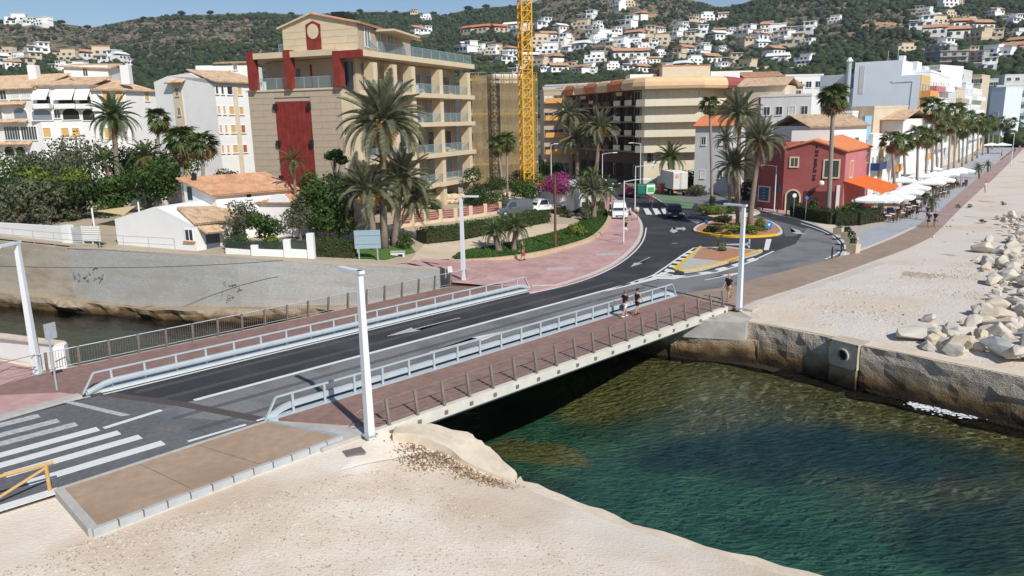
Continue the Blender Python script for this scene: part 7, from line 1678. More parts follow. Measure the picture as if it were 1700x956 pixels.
for i, (u, v, p) in enumerate(place):
 k = kindpx.get(ALL[i])
 if k is None:
  k = rh.choice([0, 0, 0, 1, 1, 3, 6, 2, 3, 7]) if not (1500 < u < 1620 and 100 < v < 115) else 5
  if v < 22 and u < 700: k = 2
 bucket[(k,)+zone(u, v)].append(i)
ordn = ['leftmost', 'second from left', 'third from left', 'fourth from left', 'fifth from left', 'sixth from left', 'seventh from left', 'eighth from left', 'ninth from left', 'tenth from left', 'eleventh from left', 'twelfth from left']
kid_used = set()
for key, ids in bucket.items():
 ids.sort(key=lambda i: place[i][0])
 for j, i in enumerate(ids):
  u, v, p = place[i]; k = key[0]; lb = '%s %s %s' % (PN[k], key[1], key[2])
  if len(ids) > 1: lb += ', ' + (ordn[j] if j < len(ids)-1 or j == 0 else 'rightmost')
  dist = p.length; wpx = rh.uniform(15, 34)*(1.25 if k in (3, 5, 7) else 1)*(.75 if v < 45 else 1); base_w = {0: 12, 1: 11, 2: 12, 3: 18, 4: 11, 5: 15, 6: 11, 7: 18}[k]
  s_ = wpx/F_*dist/base_w; s_ = min(1.9, max(.7, s_)); rz = -math.atan2(p.x, p.y)+rh.uniform(-1.0, 1.0)
  if k not in kid_used: h = PR[k]; kid_used.add(k); ALLCH(h); h.location = p; h.rotation_euler = (0, 0, rz); h['label'] = lb; h.scale = (s_,)*3
  else: h = dup(PR[k], p, rz, lb, scale=s_*1.0)
  h.location.z += 1.0*s_
for k in range(len(PR)):
 if k not in kid_used:
  for c in list(PR[k].children): bpy.data.objects.remove(c)
  bpy.data.objects.remove(PR[k])
# woods
def ico(sub):
 bm = bmesh.new(); bmesh.ops.create_icosphere(bm, subdivisions=sub, radius=1); V = np.array([v.co[:] for v in bm.verts]); F = np.array([[v.index for v in f.verts] for f in bm.faces]); bm.free(); return V, F
ICO = (ico(2), ico(1))
def wood(n, umin, umax, rmin, rmax, seed, rad, name, m_, dens=wood_px, lod=0):
 IV, IF = ICO[lod]
 r = np.random.RandomState(seed); th = np.arctan((umin-850)/F_)+r.rand(n)*(np.arctan((umax-850)/F_)-np.arctan((umin-850)/F_)); rr_ = np.sqrt(rmin**2+(rmax**2-rmin**2)*r.rand(n))
 X = rr_*np.sin(th); Y = rr_*np.cos(th); Z = GH(X, Y)
 d = np.stack([X, Y, Z-CZ], 1); f = d@np.array(_F); U_ = 850+F_*(d@np.array(_R))/f; V_ = 478-F_*(d@np.array(_U))/f
 keep = r.rand(n) < dens(U_, V_)*np.clip(fbm(X/60, Y/60, 77, 3)*2.6-.35, .35, 1.2)
 for (u, v, p) in place: keep &= ~((np.abs(U_-u) < 10) & (V_ > v-9) & (V_ < v+5) & (np.hypot(X-p.x, Y-p.y) < 90)) & ~(np.hypot(X-p.x, Y-p.y) < 9)
 X, Y, Z, rr_ = X[keep], Y[keep], Z[keep], rr_[keep]; n = len(X); s = rad*(.55+.8*r.rand(n)); 
 nb = len(IV); nz_ = .5+.8*r.rand(n, nb); ang = r.rand(n)*6.28; c, s2 = np.cos(ang), np.sin(ang)
 P_ = IV[None]*nz_[..., None]*s[:, None, None]*np.array([1, 1, .85]); P2_ = P_.copy(); P2_[..., 0] = P_[..., 0]*c[:, None]-P_[..., 1]*s2[:, None]; P2_[..., 1] = P_[..., 0]*s2[:, None]+P_[..., 1]*c[:, None]
 P2_ += np.stack([X, Y, Z+s*.65], 1)[:, None]
 Fa = (IF[None]+(np.arange(n)*nb)[:, None, None]).reshape(-1, 3); o = npmesh(name, P2_.reshape(-1, 3), Fa, m_, smooth=False); o['kind'] = 'stuff'; return n
def woodmat(name, a, b_):
 m = leafmat(name, a, b_, .05, 0, .95); n = m.node_tree; N = n.nodes; L = n.links
 return m
WM = woodmat('pine_wood_far', (.022, .038, .014), (.046, .062, .022)); WM2 = woodmat('scrub_far', (.042, .044, .026), (.075, .070, .042))
n1 = wood(12000, -60, 1760, 300, 620, 1, 2.9, 'pine_wood', WM); n2 = wood(30000, -60, 1760, 600, 1300, 2, 3.4, 'pine_wood', WM, lod=1)
n3 = wood(26000, -60, 1760, 330, 1310, 3, 1.5, 'scrub', WM2, dens=lambda u, v: .9+0*u, lod=1)
# umbrella pines that stand out on the ridge
pines = [(10, 27), (95, 26), (72, 24), (128, 32), (150, 37), (190, 31), (280, 16), (340, 14), (385, 14), (512, 14), (620, 10), (676, 14), (735, 19), (790, 8), (818, 6)]
_, _f = 0, 0
pv, pf = leaf_cloud([(0, 0, 5.4), (2, .6, 5.0), (-2, -.4, 5.1), (.4, 1.8, 5.3), (-.5, -1.8, 4.9)], [2.2, 1.9, 1.9, 1.8, 1.8], 700, .9, 3, .6, .4)
pr = empty('pine_tree', (0, 0, 0), 0, 'x', 'tree', 'pines on the skyline'); npmesh('crown', pv, pf, M['leaf_dark'], pr); MB().tube([(0, 0, -2), (.1, 0, 2.5), (0, 0, 5)], [.3, .24, .15], 7).build('trunk', M['bark'], pr); ALLCH(pr)
for k, (u, v) in enumerate(pines):
 th = math.atan((u-850)/F_); rr2 = 1290; p = Vector((rr2*math.sin(th), rr2*math.cos(th), 0)); p.z = gh(p.x, p.y)-1
 w_ = ['over the left edge', 'just left of the ridge dip', 'above the long white ridge houses', 'in the ridge dip', 'at the bottom of the ridge dip', 'right of the ridge dip', 'above the second white block', 'on the long ridge, leftmost', 'on the long ridge above the sandstone block', 'above the gable with the round emblem', 'above the penthouse roof', 'above the roof terrace', 'in the saddle left of the crane', 'on the hump left of the crane', 'nearest the crane'][k]
 lb = 'dark pine on the skyline ' + w_
 if k == 0: pr.location = p; pr['label'] = lb; pr.scale = (1.5,)*3
 else: dup(pr, p, rh.uniform(0, 6), lb, scale=rh.uniform(1.2, 1.9))
# bare cuts in the slope: retaining walls of ochre earth
for (u, v, w_, h_, lb) in ((1458, 46, 60, 9, 'ochre earth cutting on the slope right of centre'), (1195, 100, 42, 8, 'ochre building site cutting behind the corner building'), (1080, 30, 30, 7, 'pale quarry cutting high above the corner building')):
 p = GP(u, v); s_ = p.length/F_; L_ = w_*s_; H_ = h_*s_; a = -math.atan2(p.x, p.y); r = random.Random(u); V = []; F = []; nx, nz_ = 18, 6
 for i in range(nx+1):
  for j in range(nz_+1): V.append((L_*(i/nx-.5), (j/nz_)*H_*.55+r.uniform(-.8, .8), j/nz_*H_*(.55+.45*math.sin(PI*i/nx))+r.uniform(-.5, .5)-1))
 for i in range(nx):
  for j in range(nz_): k = i*(nz_+1)+j; F.append((k, k+nz_+1, k+nz_+2, k+1))
 o = MB().add(V, F).build('earth_cutting', mat('ochre_earth', (.50, .30, .15), .95, (.42, .27, .16), scale=.2)); o.location = p; o.rotation_euler = (0, 0, a); o['kind'] = 'structure'
# ============================================================ gravel, boulders
bm = bmesh.new(); gp_ = [(15.1, 44.2), (18.6, 40.3), (24.6, 33.2), (34.6, 21.9), (52, 41), (76, 69), (113, 109), (175, 195)]+[(p.x, p.y) for p in lower[::-1]]
def gravel_sheet():
 pts = [Vector((x, y, 0)) for x, y in gp_]; A = sum(pts[i].x*pts[(i+1) % len(pts)].y-pts[(i+1) % len(pts)].x*pts[i].y for i in range(len(pts)))
 if A < 0: pts = pts[::-1]
 f = bm.faces.new([bm.verts.new(p) for p in pts]); bmesh.ops.triangulate(bm, faces=[f])
 for _ in range(5): bmesh.ops.subdivide_edges(bm, edges=[e for e in bm.edges if e.calc_length() > 1.1+.02*e.verts[0].co.length], cuts=1); bmesh.ops.triangulate(bm, faces=bm.faces[:])
 X = np.array([v.co.x for v in bm.verts]); Y = np.array([v.co.y for v in bm.verts]); Z = GH(X, Y); nz = fbm(X/2.5, Y/2.5, 8, 4)
 for v, z, q in zip(bm.verts, Z, nz): v.co.z = z+.015+.16*(q-.35)*(0 if any(e.is_boundary for e in v.link_edges) else 1)
 me = bpy.data.meshes.new('gravel_beach'); bm.to_mesh(me); bm.free(); me.materials.append(M['gravel']); o = bpy.data.objects.new('gravel_beach', me); COL.objects.link(o); o['kind'] = 'structure'
gravel_sheet()
rk = random.Random(17)
def rockmesh(k):
 bm = bmesh.new(); sx, sy, sz = rk.uniform(.8, 1.25), rk.uniform(.7, 1.1), rk.uniform(.6, .85)
 for i in range(15):
  v = Vector((rk.gauss(0, 1), rk.gauss(0, 1), rk.gauss(0, 1))).normalized()*rk.uniform(.72, 1.05); bm.verts.new((v.x*sx*.5, v.y*sy*.5, v.z*sz*.5))
 bmesh.ops.convex_hull(bm, input=bm.verts[:]); 
 for v in [v for v in bm.verts if not v.link_faces]: bm.verts.remove(v)
 bmesh.ops.bevel(bm, geom=bm.edges[:], offset=.018, segments=1, affect='EDGES')
 me = bpy.data.meshes.new('boulder'); bm.to_mesh(me); bm.free(); me.materials.append([M['rock'], M['rock'], M['rock_grey'], M['rock_tan'], M['rock']][k % 5]); return me
RKM = [rockmesh(k) for k in range(15)]
def inpoly(u, v, P_):
 c = False
 for i in range(len(P_)):
  (x1, y1), (x2, y2) = P_[i], P_[i-1]
  if (y1 > v) != (y2 > v) and u < (x2-x1)*(v-y1)/(y2-y1)+x1: c = not c
 return c
def rock(p, s, label, k=None, grp='boulders of the breakwater'):
 o = bpy.data.objects.new('boulder', RKM[rk.randrange(15) if k is None else k]); COL.objects.link(o); o.location = (p.x, p.y, p.z+s*.22); o.scale = (s*rk.uniform(.9, 1.2), s*rk.uniform(.85, 1.1), s*rk.uniform(.8, 1.05)); o.rotation_euler = (rk.uniform(-.5, .5), rk.uniform(-.5, .5), rk.uniform(0, 6.28)); return tag(o, label, 'boulder', grp)
for (u, v, px_, k, lb) in ((1512, 566, 52, 0, 'largest pale grey boulder at the left tip of the heap above the quay'), (1552, 566, 34, 8, 'tan boulder wedged beside the largest pale one'), (1625, 570, 44, 3, 'rounded tan boulder above the quay coping'), (1592, 560, 26, 1, 'small pale boulder between the two tan ones'), (1618, 548, 40, 5, 'pale boulder on top of the heap behind the rounded tan one'),
                         (1540, 536, 30, 6, 'pale boulder behind the largest one'), (1668, 548, 44, 10, 'pale flat boulder right of the rounded tan one'), (1683, 568, 40, 2, 'grey boulder low at the right edge above the quay'), (1630, 420, 34, 4, 'grey boulder at the upper end of the breakwater heap'), (1668, 470, 44, 9, 'big pale slab boulder near the right edge'), (1655, 520, 40, 13, 'long tan boulder tilted on the heap'), (1610, 575, 20, 5, 'small white stone on the quay coping')):
 p = GP(u, v); rock(p, px_/F_*p.length, lb, k)
poly_ = [(1648, 365), (1760, 330), (1900, 600), (1690, 606), (1560, 592), (1500, 578), (1545, 545), (1590, 535), (1635, 515), (1650, 480), (1622, 440), (1612, 405), (1640, 385)]
cnt = 0
while cnt < 262:
 u, v = (rk.uniform(1490, 1730) if rk.random() < .9 else rk.uniform(1700, 1900)), rk.uniform(330, 606)
 if not inpoly(u, v, poly_): continue
 p = GP(u, v); s_ = rk.choice([.5, .7, .95, 1.2, 1.5])*rk.uniform(.8, 1.2); p.z += rk.uniform(0, .35) if u > 1650 else 0
 if 1480 < u < 1534 and 545 < v < 580: continue
 k_ = rk.randrange(15); rock(p, s_, '%s %s boulder, %s, %s' % (['pale', 'pale', 'grey', 'tan', 'whitish'][k_ % 5], 'small' if s_ < .6 else ('middling' if s_ < .95 else 'large'), 'upper end' if v < 430 else ('middle part' if v < 500 else ('lower part' if v > 550 else 'lower middle part')), 'toward the left tip' if u < 1590 else ('left of centre of the heap' if u < 1640 else ('right of centre' if u < 1680 else 'at the picture edge'))), k_); cnt += 1
for i in range(24):
 u, v = rk.choice([(1440, 525), (1480, 520), (1395, 540), (1560, 400), (1610, 395), (1595, 375), (1660, 350), (1530, 440), (1450, 510)]); u += rk.uniform(-25, 25); v += rk.uniform(-10, 10); p = GP(u, v)
 rock(p, rk.uniform(.18, .38), 'small loose stone lying on the open gravel', grp='loose stones on the gravel')
# pebbles: uncountable
def pebbles(name, area, n, smin, smax, m_, seed, zf, excl=None):
 r = np.random.RandomState(seed); V = []; 
 a = r.rand(n, 2); P_ = np.array(area, float); u = a[:, 0]; v = a[:, 1]; p = (1-u)[:, None]*(1-v)[:, None]*P_[0]+u[:, None]*(1-v)[:, None]*P_[1]+u[:, None]*v[:, None]*P_[2]+(1-u)[:, None]*v[:, None]*P_[3]
 z = zf(p[:, 0], p[:, 1]); s = smin+(smax-smin)*r.rand(n)**3; k = r.rand(n)*6.28
 tet = np.array([(1, 0, 0), (-.5, .86, 0), (-.5, -.86, 0), (.1, .1, .9), (.2, -.2, -.5)]); F = np.array([(0, 1, 3), (1, 2, 3), (2, 0, 3)])
 c, s2 = np.cos(k), np.sin(k); T = tet[None]*s[:, None, None]*(.7+.6*r.rand(n, 5, 1)); X = T[..., 0]*c[:, None]-T[..., 1]*s2[:, None]+p[:, 0, None]; Y = T[..., 0]*s2[:, None]+T[..., 1]*c[:, None]+p[:, 1, None]
 o = npmesh(name, np.stack([X, Y, T[..., 2]*.8+z[:, None]], -1).reshape(-1, 3), (F[None]+(np.arange(n)*5)[:, None, None]).reshape(-1, 3), m_); o['kind'] = 'stuff'
PB = leafmat('pebble', (.44, .37, .31), (.62, .56, .50), 4, 0, .9)
pebbles('pebbles', [(17, 47), (36, 60), (60, 60), (30, 26)], 15000, .015, .10, PB, 2, lambda x, y: GH(x, y)+.03)
pebbles('pebbles', [(40, 60), (84, 118), (105, 112), (62, 62)], 9000, .03, .12, PB, 3, lambda x, y: GH(x, y)+.03)
from mathutils.bvhtree import BVHTree
def surf(nm):
 o = bpy.data.objects[nm]; t = BVHTree.FromPolygons([v.co[:] for v in o.data.vertices], [p.vertices[:] for p in o.data.polygons])
 def f(x, y):
  out = []
  for a, b in zip(x, y): h = t.ray_cast(Vector((a, b, 5)), Vector((0, 0, -1))); out.append(h[0].z if h[0] else -.18)
  return np.array(out)
 return f
PB2 = leafmat('pebble_sand', (.40, .32, .24), (.62, .54, .45), 4, 0, .9)
pebbles('pebbles', [(-21, 12), (-13.2, 20.6), (-4, 26), (10, 14)], 30000, .006, .05, PB2, 4, surf('sandy_bank'))
# dry weeds beside the coping: uncountable
r = np.random.RandomState(5); n = 2600; pts_ = [G(695, 742, -.5), G(720, 765, -.9), G(745, 775, -1.1), G(780, 800, -1.5), G(690, 760, -.4), G(820, 812, -1.7)]
ci = r.randint(0, 6, n); P_ = np.array([p[:] for p in pts_])[ci]+r.normal(size=(n, 3))*np.array([.42, .36, 0])
def bankz(x, y):
 # height of the sandy bank under a point: nearest vertex
 me = bpy.data.objects['sandy_bank'].data; A = np.empty(len(me.vertices)*3); me.vertices.foreach_get('co', A); A = A.reshape(-1, 3); A = A[A[:, 2] > -2.5]
 return np.array([A[np.argmin((A[:, 0]-a)**2+(A[:, 1]-b)**2), 2] for a, b in zip(x, y)])
P_[:, 2] = bankz(P_[:, 0], P_[:, 1]); d = r.normal(size=(n, 3))*.07; d[:, 2] = np.abs(d[:, 2])*.8; w_ = r.normal(size=(n, 3))*.02
V = np.stack([P_-w_, P_+w_, P_+d], 1).reshape(-1, 3); o = npmesh('dry_weeds', V, np.arange(3*n).reshape(-1, 3), leafmat('dry_weed', (.17, .10, .055), (.34, .24, .14), 5, 0, .95)); o['kind'] = 'stuff'

# ============================================================ vehicles
def extr(prof, hw, hw2=None, z_t=None):
 """profile (x,z) extruded across y; upper points may be narrower"""
 n = len(prof); V = []; 
 for s in (-1, 1):
  for x, z in prof:
   w_ = hw if hw2 is None else hw+(hw2-hw)*min(1, max(0, (z-z_t[0])/(z_t[1]-z_t[0]))); V.append((x, s*w_, z))
 F = [tuple(range(n))[::1], tuple(range(n, 2*n))[::-1]]+[(i, i+n, (i+1) % n+n, (i+1) % n) for i in range(n)]; return V, F
def bev(o, w_=.04, seg=2):
 b = o.modifiers.new('bevel', 'BEVEL'); b.width = w_; b.segments = seg; b.limit_method = 'ANGLE'; return o
def car(name, label, cat, p, yaw, paint, kind='hatch', L_=4.2, W=1.78, H=1.5, scale=1.0):
 r = empty(name, p, yaw, label, cat); hl = L_/2; hw = W/2; wr_ = .32
 pm_ = mat('car_paint_'+paint, {'navy': (.012, .018, .035), 'red': (.30, .02, .03), 'white': (.74, .75, .76), 'grey': (.10, .11, .12), 'black': (.015, .016, .02)}[paint], .25, spec=.6)
 if kind == 'hatch':
  low = [(-hl, .35), (-hl, .78), (-hl+.12, .93), (hl-1.25, .97), (hl-.25, .80), (hl, .62), (hl, .32), (hl-.1, .22), (-hl+.1, .22)]
  cab = [(-hl+.10, .93), (-hl+.45, H-.06), (-hl+.9, H), (.25, H), (.75, H-.12), (hl-1.15, .95)]
  glass_f = [(.40, H-.05), (hl-1.12, .98)]; sw = [(-hl+.45, 1.0), (-hl+.62, H-.14), (.30, H-.10), (hl-1.45, 1.0)]
 elif kind in ('van',):
  low = [(-hl, .35), (-hl, 1.0), (hl-.9, 1.02), (hl-.12, .85), (hl, .6), (hl, .3), (-hl+.05, .24)]; cab = [(-hl, .98), (-hl+.06, H-.1), (-hl+.25, H), (hl-1.75, H), (hl-1.5, H-.06), (hl-.85, 1.0)]; glass_f = [(hl-1.55, H-.12), (hl-.86, 1.04)]; sw = [(hl-2.3, 1.08), (hl-2.25, H-.22), (hl-1.65, H-.2), (hl-1.1, 1.08)]
 elif kind == 'pickup':
  low = [(-hl, .45), (-hl, .95), (hl-1.3, 1.0), (hl-.15, .9), (hl, .7), (hl, .4), (-hl+.05, .38)]; cab = [(-.55, .95), (-.5, H-.08), (-.3, H), (.6, H), (.85, H-.1), (hl-1.2, .98)]; glass_f = [(.72, H-.06), (hl-1.18, 1.0)]; sw = [(-.35, 1.03), (-.3, H-.16), (.55, H-.14), (hl-1.5, 1.03)]
 V, F = extr(low, hw); bev(MB().add(V, F).build('body', pm_, r), .07, 3)
 V, F = extr(cab, hw-.04, hw-.20, (.95, H)); bev(MB().add(V, F).build('cabin', pm_, r), .05, 2)
 zz_ = (.95, H)
 def wy_(z): return (hw-.04)+(-.16)*(z-zz_[0])/(zz_[1]-zz_[0])
 for s in (-1, 1):
  MB().add([(x, s*(wy_(z)+.012), z) for x, z in sw], [(0, 1, 2, 3) if s > 0 else (3, 2, 1, 0)]).build('side_window', M['glass'], r)
 (x0, z0_), (x1, z1_) = glass_f; dx, dz_ = (z0_-z1_), (x1-x0); nl = math.hypot(dx, dz_); ox, oz = dx/nl*.02, dz_/nl*.02
 MB().add([(x0+ox, -wy_(z0_)+.06, z0_+oz), (x0+ox, wy_(z0_)-.06, z0_+oz), (x1+ox, wy_(z1_)-.06, z1_+oz), (x1+ox, -wy_(z1_)+.06, z1_+oz)], [(0, 3, 2, 1)]).build('windscreen', M['glass'], r)
 xb = cab[0][0]; xt = cab[1][0]
 MB().add([(xb-.02+.04, -wy_(1.0)+.1, 1.05), (xb+.02, wy_(1.0)-.1, 1.05), (xt-.03, wy_(H)-.08, H-.14), (xt-.03, -wy_(H)+.08, H-.14)], [(0, 1, 2, 3)]).build('rear_window', M['glass'], r)
 HLM = mat('headlight', (.75, .78, .8), .15, spec=.8); TLM = mat('tail_light', (.45, .02, .02), .3)
 for s in (-1, 1):
  MB().box((hl-.06, s*(hw-.26), .70), (.14, .36, .15)).build('headlight', HLM, r); MB().box((-hl+.03, s*(hw-.14), .82), (.09, .20, .26)).build('tail_light', TLM, r)
  MB().box((hl-1.45, s*(hw+.08), 1.02), (.12, .18, .13)).build('mirror', pm_, r)
  for x in (hl-.82, -hl+.78):
   w_ = MB().tube([(x, s*(hw-.20), wr_), (x, s*(hw+.005), wr_)], wr_, 18).build('wheel', M['rubber'], r); MB().tube([(x, s*(hw-.02), wr_), (x, s*(hw+.015), wr_)], wr_*.58, 12).build('rim', M['steel'], w_)
 MB().box((hl-.01, 0, .48), (.05, 1.0, .18)).build('grille', M['black'], r); MB().box((hl+.015, 0, .38), (.02, .5, .11)).build('number_plate', M['white'], r); MB().box((-hl-.01, 0, .62), (.03, .5, .11)).build('number_plate', M['white'], r)
 r.scale = (scale,)*3; return r
def yaw_px(a, b): d = G(*b)-G(*a); return math.atan2(d.y, d.x)
car('parked_car', 'dark blue car with lit looking headlights driving towards the central island', 'car', G(1119, 360, .0), yaw_px((1105, 340), (1120, 376)), 'navy', 'hatch', 4.4, 1.85, 1.6)
car('parked_car', 'red car on the street behind the white van', 'car', G(1044, 325, .0), yaw_px((1060, 345), (1030, 312)), 'red', 'hatch', 4.1, 1.75, 1.5)
car('parked_van', 'white van with dark windscreen stopped at the pedestrian crossing', 'van', G(1036, 361, .0)+Vector((-.6, 0, 0)), yaw_px((1030, 330), (1045, 372)), 'white', 'van', 4.6, 1.85, 1.95)
car('parked_van', 'grey van parked behind the long hedge', 'van', GP(852, 357), R_(-155), 'grey', 'van', 4.4, 1.8, 1.8)
car('parked_pickup', 'white pickup parked by the white hut', 'pickup', GP(900, 352), R_(-150), 'white', 'pickup', 4.9, 1.8, 1.75)
car('parked_car', 'white car behind the bushy palm', 'car', GP(966, 337), R_(-20), 'white', 'hatch', 4.0, 1.7, 1.45)
car('parked_van', 'white delivery van far up the side street', 'van', at(996, 290, 128), R_(-60), 'white', 'van', 4.8, 1.9, 2.1)
car('parked_car', 'black car in the shade of the cream corner building', 'car', at(1014, 283, 137), R_(-70), 'black', 'hatch', 4.3, 1.8, 1.5)
car('parked_van', 'white van left of the side street near the date palms', 'van', at(925, 274, 134), R_(-10), 'white', 'van', 5.4, 1.9, 2.2)
lr = empty('lorry', G(1118, 322, 0), R_(97), 'white box lorry with round red mark, seen from the back, parked on the wide street', 'lorry')
bev(MB().box((0, 0, 2.35), (6.2, 2.35, 2.7)).build('cargo_box', M['white'], lr), .04); bev(MB().box((4.3, 0, 1.55), (1.9, 2.2, 2.1)).build('cab', M['white'], lr), .15); MB().box((.8, 0, .75), (8, 1.0, .3)).build('chassis', M['black'], lr)
for s in (-1, 1):
 MB().box((-3.12, s*.58, 2.35), (.03, 1.1, 2.5)).build('rear_door', M['louver'], lr); MB().bar((-3.15, s*.08, 1.1), (-3.15, s*.08, 3.6), .04).build('door_bar', M['steel'], lr); MB().box((-3.1, s*1.0, .9), (.08, .25, .18)).build('tail_light', MATS['tail_light'], lr)
 for x in (4.2, -1.9): w_ = MB().tube([(x, s*.85, .48), (x, s*1.15, .48)], .48, 18).build('wheel', M['rubber'], lr); MB().tube([(x, s*1.1, .48), (x, s*1.165, .48)], .26, 12).build('rim', M['steel'], w_)
MB().add([(-3.145, .6+.33*math.cos(2*PI*i/16), 3.0+.33*math.sin(2*PI*i/16)) for i in range(16)], [tuple(range(16))]).build('round_mark', mat('red_mark', (.75, .30, .22), .6), lr); MB().box((-3.1, 0, .62), (.1, 2.1, .14)).build('bumper', M['yellow'], lr)

# ============================================================ people
def skinned(edges_, pts, rad, root=0, sub=1):
 me = bpy.data.meshes.new('tmp'); me.from_pydata(pts, edges_, []); o = bpy.data.objects.new('tmp', me); COL.objects.link(o)
 sk = o.modifiers.new('skin', 'SKIN'); sk.use_smooth_shade = True
 lay = me.skin_vertices[0].data if len(me.skin_vertices) else None
 if lay is None:
  bpy.context.view_layer.objects.active = o; lay = me.skin_vertices[0].data
 for i, rr_ in enumerate(rad): lay[i].radius = (rr_, rr_) if not hasattr(rr_, '__len__') else rr_; lay[i].use_root = (i == root)
 sb_ = o.modifiers.new('sub', 'SUBSURF'); sb_.levels = sub; sb_.render_levels = sub
 dg = bpy.context.evaluated_depsgraph_get(); ev = o.evaluated_get(dg); m2 = bpy.data.meshes.new_from_object(ev); bpy.data.objects.remove(o); return m2
def pose(ph, arm='swing', bend=0.0):
 """joints of a figure 1.72 m tall facing +x; ph = stride phase"""
 s = math.sin(ph); J = {}
 lean = bend
 J['pel'] = Vector((0, 0, .93)); J['wai'] = Vector((.02*lean*5, 0, 1.08)); J['che'] = Vector((.02+lean*.35, 0, 1.30)); J['nek'] = Vector((.02+lean*.6, 0, 1.47)); 
 for sd, sg in (('L', 1), ('R', -1)):
  k = s*sg; J['hip'+sd] = Vector((0, .095*sg, .88)); J['kne'+sd] = Vector((.22*k+.03, .10*sg, .50)); J['ank'+sd] = Vector((.30*k-.05*(k < 0)*abs(k)*2, .10*sg, .09+.10*max(0, -k))); J['toe'+sd] = J['ank'+sd]+Vector((.17, .02*sg, -.055 if k >= 0 else -.075))
  J['sho'+sd] = Vector((.02+lean*.5, .175*sg, 1.41)); a = -k*.35
  if arm == 'bag' and sg < 0: a = .1
  J['elb'+sd] = J['sho'+sd]+Vector((math.sin(a)*.28-.02, .05*sg, -.28*math.cos(a)))
  f = a+.35 if arm != 'push' else 1.2
  J['wri'+sd] = J['elb'+sd]+Vector((math.sin(f)*.25, .01*sg, -.25*math.cos(f))); J['_f'+sd] = f
 return J
_PM = {}
